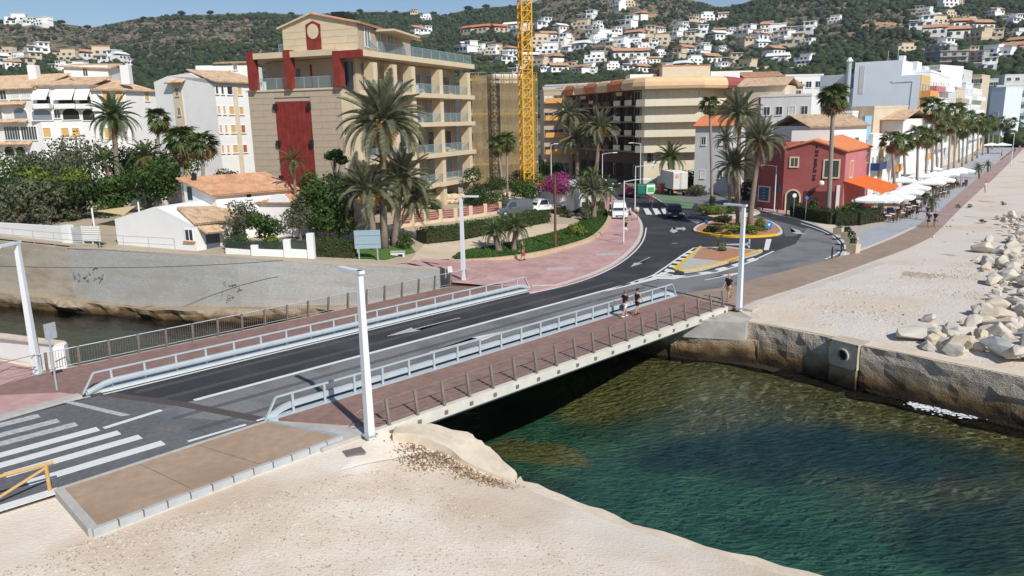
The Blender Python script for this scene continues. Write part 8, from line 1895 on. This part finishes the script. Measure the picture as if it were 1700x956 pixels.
def person(label, p, yaw, ph=1.1, top='black', bottom='grey', hair='hair_dark', legs='shorts', sleeves=True, scale=1.0, detail=True, arm='swing', bag=None, hat=None):
 key = (round(ph, 1), sleeves, legs, detail, arm); r = empty('person', p, yaw, label, 'person'); r.scale = (scale,)*3; J = pose(ph, arm)
 if key not in _PM:
  P_ = []; Rr_ = []; E_ = []
  def V_(v, rad): P_.append(tuple(v)); Rr_.append(rad); return len(P_)-1
  pe = V_(J['pel'], (.13, .15)); wa_ = V_(J['wai'], (.105, .13)); ch = V_(J['che'], (.12, .16)); nk = V_(J['nek'], .052); n2 = V_(J['nek']+Vector((.01, 0, .07)), .05); E_ += [(pe, wa_), (wa_, ch), (ch, nk), (nk, n2)]
  for sd, sg in (('L', 1), ('R', -1)):
   hp = V_(J['hip'+sd]+Vector((0, 0, -.06)), .088); kn = V_(J['kne'+sd], .056); cf = V_(J['kne'+sd].lerp(J['ank'+sd], .3), .055); an = V_(J['ank'+sd], .036); to = V_(J['toe'+sd], .034); E_ += [(pe, hp), (hp, kn), (kn, cf), (cf, an), (an, to)]
   sh = V_(J['sho'+sd], .052); el_ = V_(J['elb'+sd], .038); wr_ = V_(J['wri'+sd], .024); E_ += [(ch, sh), (sh, el_), (el_, wr_)]
   if detail:
    f = J['_f'+sd]; dn = Vector((math.sin(f), 0, -math.cos(f))); fw = Vector((math.cos(f), 0, math.sin(f))); pl = V_(J['wri'+sd]+dn*.055, .026); E_.append((wr_, pl))
    for q in range(4):
     a_ = J['wri'+sd]+dn*.10+fw*(.027-.018*q); L1_ = [.075, .085, .08, .062][q]; k1 = V_(a_, .0095); k2 = V_(a_+dn*L1_*.5+Vector((0, -.012*sg, 0)), .009); k3 = V_(a_+dn*L1_*.85+Vector((0, -.034*sg, 0)), .008); E_ += [(pl, k1), (k1, k2), (k2, k3)]
    k1 = V_(J['wri'+sd]+dn*.05+fw*.04, .010); k2 = V_(J['wri'+sd]+dn*.085+fw*.055, .009); E_ += [(pl, k1), (k1, k2)]
   else: pl = V_(J['wri'+sd]+Vector((.02, 0, -.09)), .03); E_.append((wr_, pl))
  body_ = skinned(E_, P_, Rr_, 0, 1)
  # head joined to the same surface object
  bm = bmesh.new(); bm.from_mesh(body_); hc = J['nek']+Vector((.025, 0, .155)); g = bmesh.ops.create_uvsphere(bm, u_segments=12, v_segments=9, radius=.11)['verts']
  for v in g:
   v.co = Vector((v.co.x*.92, v.co.y*.74, v.co.z*1.08)); 
   if v.co.z < 0: v.co.y *= 1+v.co.z*2.2; v.co.x *= 1+v.co.z*.6
   v.co += hc
  for c_, s_ in ((Vector((.105, 0, -.01)), (.022, .014, .03)), (Vector((0, .083, -.005)), (.022, .012, .034)), (Vector((0, -.083, -.005)), (.022, .012, .034)), (Vector((.088, 0, -.062)), (.018, .028, .010))):
   g = bmesh.ops.create_uvsphere(bm, u_segments=6, v_segments=5, radius=1)['verts']
   for v in g: v.co = Vector((v.co.x*s_[0], v.co.y*s_[1], v.co.z*s_[2]))+c_+hc
  bm.to_mesh(body_); bm.free()
  for q in body_.polygons: q.use_smooth = True
  # shirt
  P_, Rr_, E_ = [], [], []; a = V_(J['pel']+Vector((0, 0, -.03)), (.14, .163)); b = V_(J['wai'], (.122, .148)); c = V_(J['che'], (.135, .175)); d = V_(J['nek']+Vector((0, 0, -.05)), .075); E_ += [(a, b), (b, c), (c, d)]
  for sd in 'LR':
   s_ = V_(J['sho'+sd], .066 if sleeves else .05); E_.append((c, s_))
   if sleeves: e_ = V_(J['sho'+sd].lerp(J['elb'+sd], .7), .058); E_.append((s_, e_))
  shirt = skinned(E_, P_, Rr_, 0, 1)
  P_, Rr_, E_ = [], [], []; a = V_(J['pel']+Vector((0, 0, .04)), (.138, .158)); b = V_(J['pel']+Vector((0, 0, -.05)), (.14, .16)); E_.append((a, b))
  for sd in 'LR':
   h = V_(J['hip'+sd]+Vector((0, 0, -.08)), .10); t = .75 if legs == 'shorts' else 1.0; k = V_(J['hip'+sd].lerp(J['kne'+sd], t), .085 if legs == 'shorts' else .072); E_ += [(b, h), (h, k)]
   if legs == 'long': m_ = V_(J['ank'+sd]+Vector((0, 0, .03)), .055); E_.append((k, m_))
  short = skinned(E_, P_, Rr_, 0, 1)
  for q in list(shirt.polygons)+list(short.polygons): q.use_smooth = True
  body_.materials.clear(); body_.materials.append(M['skin']); _PM[key] = (body_, shirt, short)
 bo, sh_, st_ = _PM[key]
 CM = {'black': (.015, .015, .018), 'grey': (.30, .29, .27), 'white': (.72, .72, .70), 'navy': (.03, .04, .09), 'green': (.05, .16, .10), 'red': (.35, .05, .05), 'khaki': (.28, .22, .15), 'blue': (.12, .2, .35), 'denim': (.10, .14, .22), 'teal': (.08, .22, .24)}
 o = bpy.data.objects.new('body', bo); COL.objects.link(o); o.parent = r
 for nm, me, cn in (('shirt', sh_, top), ('trousers' if legs == 'long' else 'shorts', st_, bottom)):
  me = me.copy(); me.materials.clear(); me.materials.append(mat('cloth_'+cn, CM[cn], .9)); o = bpy.data.objects.new(nm, me); COL.objects.link(o); o.parent = r
 hc = J['nek']+Vector((.01, 0, .175)); bm = bmesh.new(); g = bmesh.ops.create_uvsphere(bm, u_segments=12, v_segments=8, radius=.118)['verts']
 for v in g:
  v.co = Vector((v.co.x*.95, v.co.y*.82, v.co.z*1.0)); 
  if v.co.x > .02 and v.co.z < .03: v.co *= .72
  if v.co.z < -.05: v.co *= .8
  v.co += hc
 me = bpy.data.meshes.new('hair'); bm.to_mesh(me); bm.free(); me.materials.append(M[hair]); o = bpy.data.objects.new('hair', me); COL.objects.link(o); o.parent = r
 sh = MB()
 for sd in 'LR':
  a, t = J['ank'+sd], J['toe'+sd]; sh = MB(); sh.tube([a+Vector((-.05, 0, -.05)), a+Vector((.02, 0, -.04)), t+Vector((.02, 0, 0))], [.042, .05, .036], 7); sh.build('shoe', MATS['cloth_'+('white' if top == 'black' and bottom == 'white' else 'black')] if 'cloth_white' in MATS and 'cloth_black' in MATS else M['black'], r)
 if bag: w = J['wriR' if arm == 'bag' else 'wriL']; MB().box((w.x+.03, w.y, w.z-.26), (.28, .12, .30), 0, .8).build('bag', mat('bag_'+bag, CM.get(bag, (.1, .1, .1)), .8), r)
 return r
def pyaw(a, b): return yaw_px(a, b)
al = math.atan2(BX.y, BX.x)
person('woman in black T-shirt and white shorts carrying a bag on the near footway', B(*( (G(1037, 527, .1).dot(BX)), G(1037, 527, .1).dot(BN), .10)), al, 1.2, 'black', 'white', 'hair_brown', bag='navy', scale=.98)
person('woman in a black sleeveless top and black shorts walking on the near footway', G(1056, 521, .1)+Vector((0, -.3, 0)), al, 2.2, 'black', 'black', 'hair_dark', sleeves=False, scale=.98)
person('man in black T-shirt and khaki shorts walking towards us beside the lamp post', G(1209, 499, .03), al+PI, 1.1, 'black', 'khaki', 'skin', scale=1.05)
person('man in green T-shirt standing with a dog bag on the pink pavement by the lawn', G(868, 433, .12), R_(200), .6, 'green', 'grey', 'hair_brown', scale=1.0, bag='red')
person('person in black top and white skirt walking on the pink pavement beside the thin lamp', G(1038, 392, .12), R_(-75), 1.0, 'black', 'white', 'hair_brown', detail=False)
person('person in a white shirt on the pavement corner by the pedestrian crossing', G(1058, 364, .12), R_(60), 1.0, 'white', 'red', 'hair_dark', detail=False)
person('person with a striped white top in front of the white van', G(1046, 366, .12), R_(160), .8, 'white', 'navy', 'hair_dark', detail=False)
person('person in white bending at the lawn corner left of the white van', G(1013, 355, .12), R_(180), .8, 'white', 'navy', 'hair_brown', detail=False)
person('person in pink hat standing left of the white van', G(1019, 352, .12), R_(170), .3, 'grey', 'denim', 'hair_brown', detail=False)
person('person in red riding shirt crossing the street by the crosswalk', G(1082, 345, .0), R_(250), 1.2, 'red', 'denim', 'hair_dark', legs='long', detail=False)
person('woman in dark dress walking on the promenade, left one of the near pair', G(1541, 378, .02), R_(-125), 1.1, 'navy', 'navy', 'hair_dark')
person('man in black T-shirt with teal bag on the promenade, right one of the near pair', G(1546, 377, .02)+Vector((.35, 0, 0)), R_(-125), 2.0, 'black', 'denim', 'hair_dark', bag='teal')
person('tall man in a navy shirt walking just behind the near pair', G(1530, 366, .02)+Vector((.6, 0, 0)), R_(55), 1.0, 'navy', 'khaki', 'hair_dark', scale=1.03)
person('person in purple and dark clothes next to the umbrellas, by the low palm', G(1522, 363, .02), R_(60), 1.1, 'navy', 'black', 'hair_dark', detail=False)
person('person in a white shirt alone on the red paving', G(1635, 320, .02), R_(-125), 1.1, 'white', 'white', 'hair_dark', detail=False)
person('dark dressed person at the far end of the white umbrellas', G(1585, 312, .02), R_(50), .7, 'black', 'black', 'hair_dark', detail=False)
person('waiter in white standing at the edge of the umbrellas', G(1496, 350, .02), R_(-90), .4, 'white', 'white', 'hair_dark', detail=False)
for i, (u, v, t_) in enumerate(((1680, 256, 'black'), (1684, 255, 'navy'), (1692, 250, 'white'), (1618, 262, 'grey'), (1662, 262, 'red'), (1604, 270, 'white'), (1638, 250, 'navy'), (1567, 300, 'grey'))):
 person(['left walker in black far along the promenade', 'dark walker beside the far left walker', 'white shirted walker at the far end of the red paving', 'grey dressed walker between the far palms', 'red shirted walker on the far grey paving', 'white dressed walker beside the palm trunks', 'navy dressed walker near the far umbrellas', 'grey dressed guest beside the middle umbrellas'][i], G(u, v, .02), rk.uniform(0, 6), 1.0, t_, 'black', 'hair_dark', detail=False)

# ============================================================ promenade furniture
def parasol(label, p, s=3.3, h=2.45, rz=0.0, frill=True):
 r = empty('parasol', (p.x, p.y, 0), rz, label, 'parasol', 'white square parasols of the cafes'); hs = s/2; n = 5; V = [(0, 0, h+.62)]; F = []
 ring_ = []
 for i in range(4):
  a = (hs*[1, 1, -1, -1][i], hs*[-1, 1, 1, -1][i]); b = (hs*[1, 1, -1, -1][(i+1) % 4], hs*[-1, 1, 1, -1][(i+1) % 4])
  for k in range(4): t = k/4; ring_.append((a[0]+(b[0]-a[0])*t, a[1]+(b[1]-a[1])*t, h-.05*math.sin(PI*t) if k else h))
 mid = [(x*.5, y*.5, h+.27) for x, y, z in ring_]; V += mid+ring_+[(x, y, z-.18) for x, y, z in ring_]; m_ = 16
 for i in range(m_):
  j = (i+1) % m_; F += [(0, 1+i, 1+j), (1+i, 1+m_+i, 1+m_+j, 1+j), (1+m_+i, 1+2*m_+i, 1+2*m_+j, 1+m_+j)]
 MB().add(V, F).build('canopy', M['canvas'], r); MB().tube([(0, 0, 0), (0, 0, h+.5)], .035, 8).build('pole', M['steel'], r); MB().box((0, 0, .05), (.5, .5, .1)).build('base', M['steel'], r)
 rb_ = None
 for i in range(4):
  a = PI/4+i*PI/2; MB().bar((0, 0, h+.5), (math.cos(a)*hs*1.38, math.sin(a)*hs*1.38, h-.01), .025).build('rib', M['steel'], r)
 return r
par_px = [(1447, 330, 3.2, 'nearest the road sign'), (1468, 330, 3.2, 'second from the road sign'), (1488, 326, 3.3, 'third from the road sign'), (1504, 318, 3.3, 'fourth from the road sign'), (1517, 311, 3.3, 'fifth from the road sign'), (1498, 299, 3, 'small one behind the awning palms'), (1543, 302, 3.4, 'front left of the middle cluster'), (1560, 298, 3.4, 'front right of the middle cluster'),
          (1553, 290, 3.3, 'back left of the middle cluster'), (1570, 288, 3.3, 'back right of the middle cluster'), (1583, 285, 3.4, 'front one of the far pair'), (1596, 283, 3.4, 'last one by the squat palm'), (1528, 292, 3, 'between the palm trunks'), (1513, 286, 3, 'under the third palm'), (1545, 280, 3, 'under the fifth palm'), (1646, 240, 4, 'left of the distant pair'), (1664, 240, 4, 'right of the distant pair'), (1672, 226, 5, 'distant white one on the left'), (1690, 226, 5, 'distant white one on the right')]
pr_ = math.atan2(pd.y, pd.x)
for (u, v, s_, t_) in par_px: p = G(u, v, 2.5); parasol('white parasol, '+t_, p, s_*1.1, rz=pr_)
# cafe tables and chairs
tp_ = empty('cafe_table', (0, 0, 0), 0, 'dark cafe table under the white parasols', 'table', 'cafe tables'); MB().tube([(0, 0, .70), (0, 0, .74)], .38, 12).build('table_top', M['white'], tp_); MB().tube([(0, 0, 0), (0, 0, .7)], .03, 6).build('leg', M['steel'], tp_); MB().tube([(0, 0, 0), (0, 0, .03)], .22, 8).build('foot', M['steel'], tp_); ALLCH(tp_)
WK = mat('wicker', (.10, .055, .03), .8); cp_ = empty('cafe_chair', (0, 0, 0), 0, 'brown wicker cafe chair under the parasol nearest the road sign', 'chair', 'wicker cafe chairs'); MB().box((0, 0, .44), (.46, .46, .05)).build('seat', WK, cp_); MB().box((-.21, 0, .68), (.04, .46, .42)).build('backrest', WK, cp_)
for sx in (-1, 1):
 MB().box((0, sx*.23, .62), (.42, .04, .04)).build('armrest', WK, cp_)
 for sy in (-1, 1): MB().box((sx*.2, sy*.2, .21), (.04, .04, .42)).build('leg', WK, cp_)
ALLCH(cp_); first = True
SIT = 0
for k, (u, v, s_, t_) in enumerate(par_px[:15]):
 c = G(u, v, 2.5)
 for j in range(2 if k < 12 else 1):
  p = Vector((c.x, c.y, .02))+pd*(j*1.7-.8)+pn*rk.uniform(.1, .9)
  if first: tp_.location = p
  else: dup(tp_, p, 0, 'white cafe table under the white parasol '+t_)
  if first: tp_['label'] = 'white cafe table under the white parasol '+t_
  for q in range(3):
   a = q*2.1+rk.uniform(-.3, .3)+k; pp = p+Vector((math.cos(a), math.sin(a), 0))*.75
   if first: cp_.location = pp; cp_.rotation_euler = (0, 0, a+PI); first = False
   else: dup(cp_, pp, a+PI, 'wicker cafe chair under the white parasol '+t_)
# lamps with a flat head on a curved arm
def streetlamp(label, px, vt, dx, Y=None, H=None, name='street_lamp', z=.1):
 p = G(*px, z) if Y is None else at(px[0], px[1], Y); H = AY(px[0], vt, p.y).z-p.z; r = empty(name, p, 0, label, 'street lamp'); a = dx/F_*p.y
 MB().tube([(0, 0, 0), (0, 0, H*.5), (0, 0, H)], [.085, .07, .045], 8).build('pole', M['postwhite'], r); MB().tube([(0, 0, H-.1), (a*.4, 0, H+.05), (a*.8, 0, H+.12)], .035, 6).build('arm', M['postwhite'], r)
 MB().box((a*1.02, 0, H+.13), (.75, .28, .10), 0, .8).build('lamp_head', M['postwhite'], r); MB().box((a*1.02, 0, H+.07), (.5, .2, .03)).build('light_panel', M['louver'], r); MB().tube([(0, 0, 0), (0, 0, .25)], .12, 8).build('base', M['steel'], r); return r
streetlamp('thin white street lamp on the pink pavement, nearest of the tall ones', (1035, 405), 300, 36); streetlamp('tall white street lamp beside the pedestrian crossing', (1054, 350), 276, 28)
streetlamp('white street lamp among the date palms up the side street', (1000, 285), 255, 20, Y=118); streetlamp('white street lamp before the cream corner building, arm to the left', (1063, 283), 238, -16, Y=125)
streetlamp('white street lamp by the red restaurant annex', (1285, 352), 275, -22); streetlamp('grey street lamp left of the side street by the scaffolding', (915, 280), 240, 8, Y=125); streetlamp('slim grey lamp post on the promenade near the far red paving', (1678, 275), 222, -4)
bp_ = empty('brown_post', G(922, 411, .1), 0, 'tall brown wooden post at the edge of the lawn', 'post'); MB().tube([(0, 0, 0), (0, 0, 7.0)], [.13, .10], 9).build('post', mat('brown_post', (.13, .06, .035), .8, (.18, .09, .06), scale=5), bp_); MB().box((0, 0, 7.05), (.3, .3, .12)).build('cap', M['black'], bp_)
# round road signs
def rsign(label, px, h, col, m2='white', rz=0.0, r0=.3, z=.14, arrow_=True):
 r = empty('road_sign', G(*px, z), rz, label, 'road sign'); MB().tube([(0, .03, 0), (0, .03, h)], .03, 6).build('post', M['steel'], r); n = 20
 MB().add([(r0*math.cos(2*PI*i/n), y, h+r0*math.sin(2*PI*i/n)) for y in (-.02, .01) for i in range(n)], [tuple(range(n)), tuple(range(n, 2*n))[::-1]]+[(i, n+i, n+(i+1) % n, (i+1) % n) for i in range(n)]).build('sign_plate', col, r)
 if arrow_: MB().add([(-.17, -.028, h+.12), (.17, -.028, h+.12), (.05, -.028, h-.05), (0, -.028, h-.2), (-.05, -.028, h-.05)], [(0, 2, 1), (0, 4, 2), (2, 4, 3)]).build('arrow', M['white'], r)
 return r
BS = mat('sign_blue', (.03, .20, .55), .5)
rsign('round blue arrow sign at the right end of the central island', (1276, 385), .75, BS, r0=.36); rsign('small dark blue sign on the left end of the central island', (1172, 380), .8, BS, r0=.26, rz=R_(-60))
s1 = rsign('road sign pair, grey disc over a blue one, beside the umbrellas', (1453, 358), 2.5, mat('sign_grey', (.55, .56, .58), .5), r0=.33, arrow_=False); n = 20
MB().add([(.33*math.cos(2*PI*i/n), -.021, 1.8+.33*math.sin(2*PI*i/n)) for i in range(n)], [tuple(range(n))]).build('lower_plate', mat('sign_navy', (.04, .05, .25), .5), s1)
rsign('small blue sign on a brown post in the corner hedge', (1337, 366), 2.6, BS, r0=.2, arrow_=False); rsign('white round sign by the restaurant doorway', (1317, 361), 2.6, M['white'], r0=.25, arrow_=False)
bs = empty('information_board', wy(612, 430, 2.2), R_(4), 'blue-grey back of a large information board on two posts', 'sign board'); bs.location.z = 1.0
for x in (-.75, .75): MB().box((x, .05, 1.25), (.1, .1, 2.6)).build('post', M['steel'], bs)
MB().box((0, 0, 1.85), (2.1, .05, 1.5)).build('board', mat('board_back', (.30, .40, .46), .5), bs); MB().box((0, -.04, 2.2), (2.1, .04, .06)).build('stiffener', M['steel'], bs); MB().box((0, -.04, 1.5), (2.1, .04, .06)).build('stiffener', M['steel'], bs)
eb = empty('utility_box', G(661, 436, .3), R_(-3), 'low white utility box with a dark vent on the canal wall', 'utility box'); MB().box((0, 0, .45), (1.15, .5, 1.0)).build('cabinet', M['white2'], eb); MB().box((.28, -.27, .62), (.38, .04, .3)).build('vent', M['black'], eb); MB().box((0, 0, .97), (1.25, .6, .06)).build('lid', M['concrete'], eb)
# planters at the end of the paving
for i, (u, v) in enumerate(((1393, 391), (1406, 399), (1413, 408), (1416, 419))):
 p = G(u, v, .03); r = empty('planter', p, R_(40), 'cream stone planter with small shrub, %s of four at the road edge' % ['farthest', 'second farthest', 'second nearest', 'nearest'][i], 'planter', 'planters at the end of the grey paving')
 MB().box((0, 0, .4), (.85, .85, .8), 0, 1.06).build('pot', M['stone_light'], r); V, F = leaf_cloud([(0, 0, 1.0), (.1, .1, 1.15)], [.36, .3], 260, .14, i); npmesh('plant', V, F, M['leaf_dark'], r)
for i, (u, v, h_) in enumerate(((1381, 428, .95), (1396, 421, .95), (1266, 350, .8), (1290, 354, .8), (1305, 359, .8))):
 r = empty('bollard', G(u, v, .05), 0, ['black bollard at the kerb, nearer of two by the planters', 'black bollard at the kerb, farther of two by the planters', 'dark bollard left of the three along the red restaurant', 'dark bollard in the middle along the red restaurant', 'dark bollard right of the three along the red restaurant'][i], 'bollard', 'dark bollards')
 MB().tube([(0, 0, 0), (0, 0, h_*.8), (0, 0, h_*.85), (0, 0, h_)], [.07, .07, .05, .06], 8).build('post', M['black'], r)
# recycling bins, benches, red fence, hut
for i, (u, v, c_, lb) in enumerate(((1079, 292, (.08, .42, .14), 'green and white recycling container by the lorry'), (1064, 290, (.02, .16, .12), 'dark green waste container left of the recycling one'), (1098, 292, (.55, .12, .08), 'red topped bin between container and lorry'))):
 r = empty('waste_container', at(u, v, 122), R_(10), lb, 'waste container'); m_ = mat('bin_%s' % ('green', 'dark_green', 'red')[i], c_, .5); bev(MB().box((0, 0, .8), (1.5 if i < 2 else .7, 1.1, 1.5), 0, 1.0).build('body', M['white'] if i == 0 else m_, r), .12); MB().box((0, -.56, .75), (1.1 if i < 2 else .4, .03, .8)).build('front_panel', m_, r); MB().box((0, 0, 1.6), (1.4 if i < 2 else .7, 1.0, .14)).build('lid', m_, r)
BW = mat('bench_brown', (.16, .07, .04), .7)
for i, (u, v) in enumerate(((777, 392), (744, 398))):
 r = empty('park_bench', GP(u, v, .1)+Vector((0, 0, .1)), R_(14), ['long brown bench before the clipped hedge', 'short reddish bench end left of the long brown bench'][i], 'bench'); L_ = 2.4 if i == 0 else .8
 for k in range(3): MB().box((0, -.18+.16*k, .44), (L_, .12, .04)).build('seat_slat', BW, r); MB().box((0, .26+.03*k, .56+.14*k), (L_, .04, .11)).build('back_slat', BW, r)
 for s in (-1, 1): MB().box((s*L_*.42, 0, .22), (.07, .42, .44)).build('leg', M['black'], r)
rf = empty('red_fence', (0, 0, 0), 0, 'cream posts with dark red horizontal slats round the apartment garden', 'fence'); prev = None; RS = mat('fence_red', (.30, .06, .06), .6)
for k, (u, v) in enumerate([(660, 372), (685, 369), (708, 366), (732, 363), (757, 360), (782, 356), (806, 352), (830, 348), (855, 345)]):
 p = GP(u, v+6); MB().box((p.x, p.y, p.z+.65), (.4, .4, 1.3)).build('post', M['stone_light'], rf)
 if prev:
  d_ = p-prev; MB().bar(prev+Vector((0, 0, .12)), p+Vector((0, 0, .12)), .25, .35).build('plinth', M['stone_light'], rf)
  for q in range(4): MB().bar(prev+Vector((0, 0, .45+.22*q)), p+Vector((0, 0, .45+.22*q)), .04, .13).build('slat', RS, rf)
 prev = p
ht = empty('white_hut', (0, 0, 0), 0, 'small white hut with grey tiled roof and bougainvillea', 'hut'); fh_ = fx_(868, 97, 953, 95); hz0 = gh(fh_.A.x, fh_.A.y)-.3
body(ht, rect(fh_, 0, fh_.L, 4.5), hz0, hgt(915, 312, 96), M['white']); 
tiled_roof(ht, [fh_.p(fh_.L*.45, .3, hgt(915, 311, 96)), fh_.p(fh_.L+.3, .3, hgt(945, 311, 96)), fh_.p(fh_.L+.3, -2.2, hgt(945, 300, 96)), fh_.p(fh_.L*.45, -2.2, hgt(915, 300, 96))], mat('slate_tile', (.33, .36, .38), .8, (.42, .44, .45), scale=3)); window(ht, fh_, fh_.L*.62, hz0+1.6, .5, 1.2, 'glass', 'white'); o = MB(); fh_.box(o, .0, fh_.L*.5, -.6, .2, hgt(890, 308, 97), hgt(890, 304, 97)); o.build('porch_roof', M['tile_red'], ht)
ss = MB(); a_, b_, c_, d_ = AY(158, 350, 72), AY(205, 352, 71), AY(226, 341, 72), AY(190, 346, 75); tag(ss.add([a_, b_+Vector((0, 0, -.3)), c_, d_+Vector((0, 0, -.2))], [(0, 1, 2), (0, 2, 3)]).build('shade_sail', mat('sail_yellow', (.62, .50, .28), .8, trans=.3)), 'yellowish shade sail between white poles behind the gate', 'shade sail')
for i, (u, v) in enumerate(((152, 345), (229, 335))):
 q = AY(u, v, 72); tag(MB().tube([(q.x, q.y, 2.5), (q.x, q.y, q.z)], .08, 7).build('sail_post', M['white']), ['white post holding the left corner of the shade sail', 'white post holding the right corner of the shade sail'][i], 'post')
mb_ = empty('menu_board', G(1461, 357, .02), R_(-20), 'white menu board with green panel beside the road sign pair', 'menu board'); MB().box((0, 0, 1.0), (.75, .12, 2.0)).build('frame', M['white'], mb_); MB().box((0, -.07, 1.25), (.55, .02, 1.1)).build('panel', mat('menu_green', (.35, .42, .28), .6), mb_)
rs2 = empty('menu_board', G(1477, 358, .02), R_(-20), 'low red menu stand right of the white menu board', 'menu board'); MB().box((0, 0, .5), (.7, .1, 1.0)).build('frame', M['redwall'], rs2); MB().box((0, -.06, .55), (.45, .02, .6)).build('panel', MATS['cloth_blue'] if 'cloth_blue' in MATS else BS, rs2)
# narrow barrier bars beside the beach promenade rail end
# ============================================================ tidy: put each thing's origin at its own base
for o in list(scene.objects):
 if o.parent is None and o.type == 'EMPTY' and o.location.length < 1e-6 and o.children:
  pts = []
  for c in o.children:
   if c.type == 'MESH' and len(c.data.vertices):
    co = np.empty(len(c.data.vertices)*3); c.data.vertices.foreach_get('co', co); co = co.reshape(-1, 3); cs, sn = math.cos(c.rotation_euler.z), math.sin(c.rotation_euler.z)
    x = co[:, 0]*cs-co[:, 1]*sn+c.location.x; y = co[:, 0]*sn+co[:, 1]*cs+c.location.y; z = co[:, 2]+c.location.z; pts.append((x.min(), x.max(), y.min(), y.max(), z.min()))
  if not pts: continue
  A = np.array(pts); b = Vector(((A[:, 0].min()+A[:, 1].max())/2, (A[:, 2].min()+A[:, 3].max())/2, A[:, 4].min())); o.location = b
  for c in o.children: c.location = c.location-b
# thin sea air
hz_m = bpy.data.materials.new('haze'); hz_m.use_nodes = True; hn = hz_m.node_tree; hn.nodes.remove(hn.nodes['Principled BSDF']); pv_ = hn.nodes.new('ShaderNodeVolumePrincipled'); pv_.inputs['Color'].default_value = (.80, .88, 1, 1); pv_.inputs['Density'].default_value = .00012; pv_.inputs['Anisotropy'].default_value = .3
hn.links.new(pv_.outputs[0], hn.nodes['Material Output'].inputs['Volume']); tag(MB().box((200, 740, 140), (4000, 2400, 310)).build('haze', hz_m), kind='stuff')
